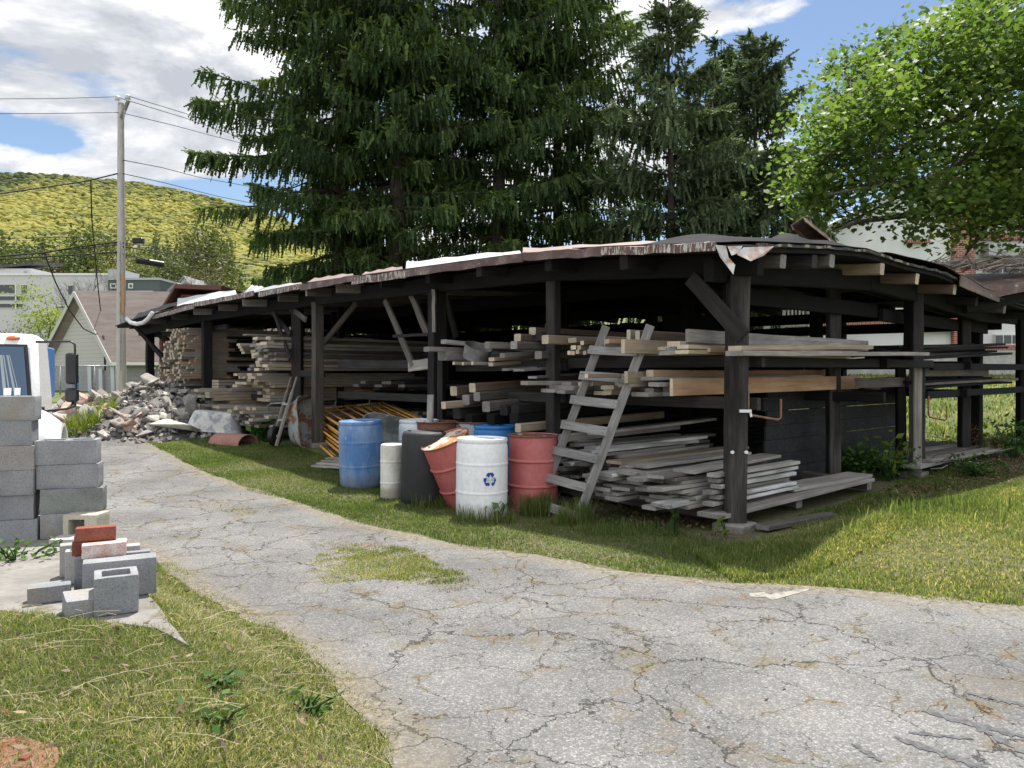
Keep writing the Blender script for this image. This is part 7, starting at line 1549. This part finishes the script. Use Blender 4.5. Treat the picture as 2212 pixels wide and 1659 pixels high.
tuft(1050, 1126, .36, .16, 300, .06, .30, 31, 'tall grass growing up in front of the white drum'); tuft(1160, 1112, .20, .16, 520, .2, .48, 32, 'thick tuft of tall grass between the white drum and the ladder')
tuft(1238, 1132, .22, .16, 300, .10, .40, 33, 'tall grass round the foot of the right ladder rail'); tuft(935, 1092, .3, .2, 300, .06, .24, 34, 'tall grass in front of the black barrel and the leaning drum')
tuft(1340, 1150, .5, .2, 300, .04, .15, 35, 'longer grass under the ladder and the low pile'); tuft(1500, 1185, .5, .3, 220, .04, .13, 36, 'longer grass in front of the corner post')
tuft(2010, 1110, 1.1, .5, 420, .06, .2, 37, 'long grass along the shade edge on the mound', GRASS)
def gtuft3(p, rx, ry, n, h0, h1, seed, label, zf): blades('tall_grass', [(p.x + rx * math.cos(a), p.y + ry * math.sin(a)) for a in np.linspace(0, 6.28, 14)[:-1]], n, h0, h1, .013, YG, label, .1, .8, thin=.7, seed=seed, zf=zf)
gtuft3(Vector((-8.75, 16.0, 0)), .40, .75, 800, .12, .46, 38, 'bright green tall weeds growing out of the rubble heap', lambda x, y: ground(x, y) + rub_h(x, y) * .86 - .05)
# loose straw stalks on the near grass
rg = np.random.default_rng(71); mb = MB()
for k in range(120):
    x, y = rg.uniform(-2.6, -.5), rg.uniform(2.2, 4.3)
    if not inside(np.array([x]), np.array([y]), bank)[0]: continue
    a = rg.normal(.2, .6); L = rg.uniform(.06, .30); z = gz(x, y) + rg.uniform(.03, .07); d_ = Vector((math.cos(a), math.sin(a), rg.normal(0, .12))) * L; p = Vector((x, y, z)); mb.tube([p, p + d_ * .5 + Vector((0, 0, .012)), p + d_], .0009, 3, caps=False)
tag(mb.build('straw', NT('dry_straw').bsdf((.36, .31, .19), .8)), 'dry straw stalks strewn over the near grass', 'straw', kind='stuff')
LIT = foliage('dead_leaves', [(0, (.05, .03, .02)), (.5, (.13, .085, .05)), (1, (.26, .19, .12))], .1)
def litter(name, poly, n, size, seed, label, zo=.015):
    rg = np.random.default_rng(seed); Pm = np.array(poly); x = rg.uniform(Pm[:, 0].min(), Pm[:, 0].max(), n * 4); y = rg.uniform(Pm[:, 1].min(), Pm[:, 1].max(), n * 4); k = inside(x, y, poly); x, y = x[k][:n], y[k][:n]
    z = ground(x, y) + zo + rg.uniform(0, .02, len(x)); V, Fc = leaf_faces(np.stack([x, y, z], 1), size, rg, LEAF6, 1.0); tag(np_mesh(name, V, Fc, LIT, rg.uniform(0, 1, len(x))), label, 'dead leaves', kind='stuff')
litter('fallen_leaves', [(5.2, 9.3), (7.6, 9.6), (9.6, 13.4), (8.6, 13.6), (6.4, 11.2), (4.6, 10.0)], 2600, .055, 61, 'dead leaves lying along the short side of the shed')
litter('fallen_leaves', [tuple(S(2.4, -1.0, 0)[:2]), tuple(S(-.3, -.6, 0)[:2]), tuple(S(.2, .6, 0)[:2]), tuple(S(2.6, -.1, 0)[:2])], 900, .045, 62, 'dead leaves and bits on the earth under the low pile')
litter('fallen_leaves', bank, 420, .035, 63, 'few dead leaves scattered on the near grass', .03)
litter('fallen_leaves', gp([(300, 990), (700, 1090), (1000, 1180), (1500, 1250), (2200, 1320), (2200, 1650), (900, 1650), (450, 1260)]), 260, .03, 64, 'few dry leaves scattered on the asphalt', .012)
rg = np.random.default_rng(72)
def twigs(name, c, sx_, sy_, n, L0, label, zf, rad=.008):
    mb = MB()
    for k in range(n):
        x, y = c[0] + rg.normal(0, sx_), c[1] + rg.normal(0, sy_); a = rg.uniform(0, 6.28); L = L0 * rg.uniform(.4, 1.2); z = zf(x, y) + rg.uniform(0, .10); p = Vector((x, y, z)); d_ = Vector((math.cos(a), math.sin(a), rg.normal(.05, .2))) * L
        mb.tube([p, p + d_ * .5 + Vector(rg.normal(0, .03, 3)), p + d_], [rad, rad * .8, rad * .4], 4, caps=False)
    return tag(mb.build(name, patchy('dry_twigs', (.24, .20, .165), (.34, .30, .26), 8)), label, 'twigs', kind='stuff')
twigs('twigs', (6.9, 11.9), .5, .35, 26, .8, 'bare dry twigs on the ground beyond the pale side post', lambda x, y: gz(x, y) + .08, .011)
tw = P(2160, 590, 13.2); twigs('twigs', (tw.x, tw.y + .3), .75, .45, 420, .5, 'heap of dry sticks lying on the roof at the far right', lambda x, y: float(P(2160, 603, 13.2).z) + .16 * (y - 12.0) , .012)
# red clay at the near left corner
sheet('clay_patch', rough_poly(gp([(-60, 1612), (20, 1604), (70, 1612), (105, 1630), (112, 1662), (80, 1700), (-60, 1700)]), .06, .04, 4), .06, .014, patchy('red_clay', (.22, .105, .065), (.17, .085, .055), 7, .4, .6, .95, .95, bump=.5))
for k, (x, y, w_) in enumerate([(12, 1545, .05), (16, 1618, .06), (60, 1640, .05)]):
    p = G(x, y); o_ = add_obj('brick_fragment', chunk_mesh(70 + k, M['brick'], .6), None, None, p + Vector((0, 0, .01)), (.1, .1, k)); o_.scale = (w_, w_ * .7, w_ * .5); tag(o_, ['orange brick fragment alone in the near grass at the left edge', 'brick fragment on the red clay at the left edge', 'brick fragment on the right part of the red clay'][k], 'brick')
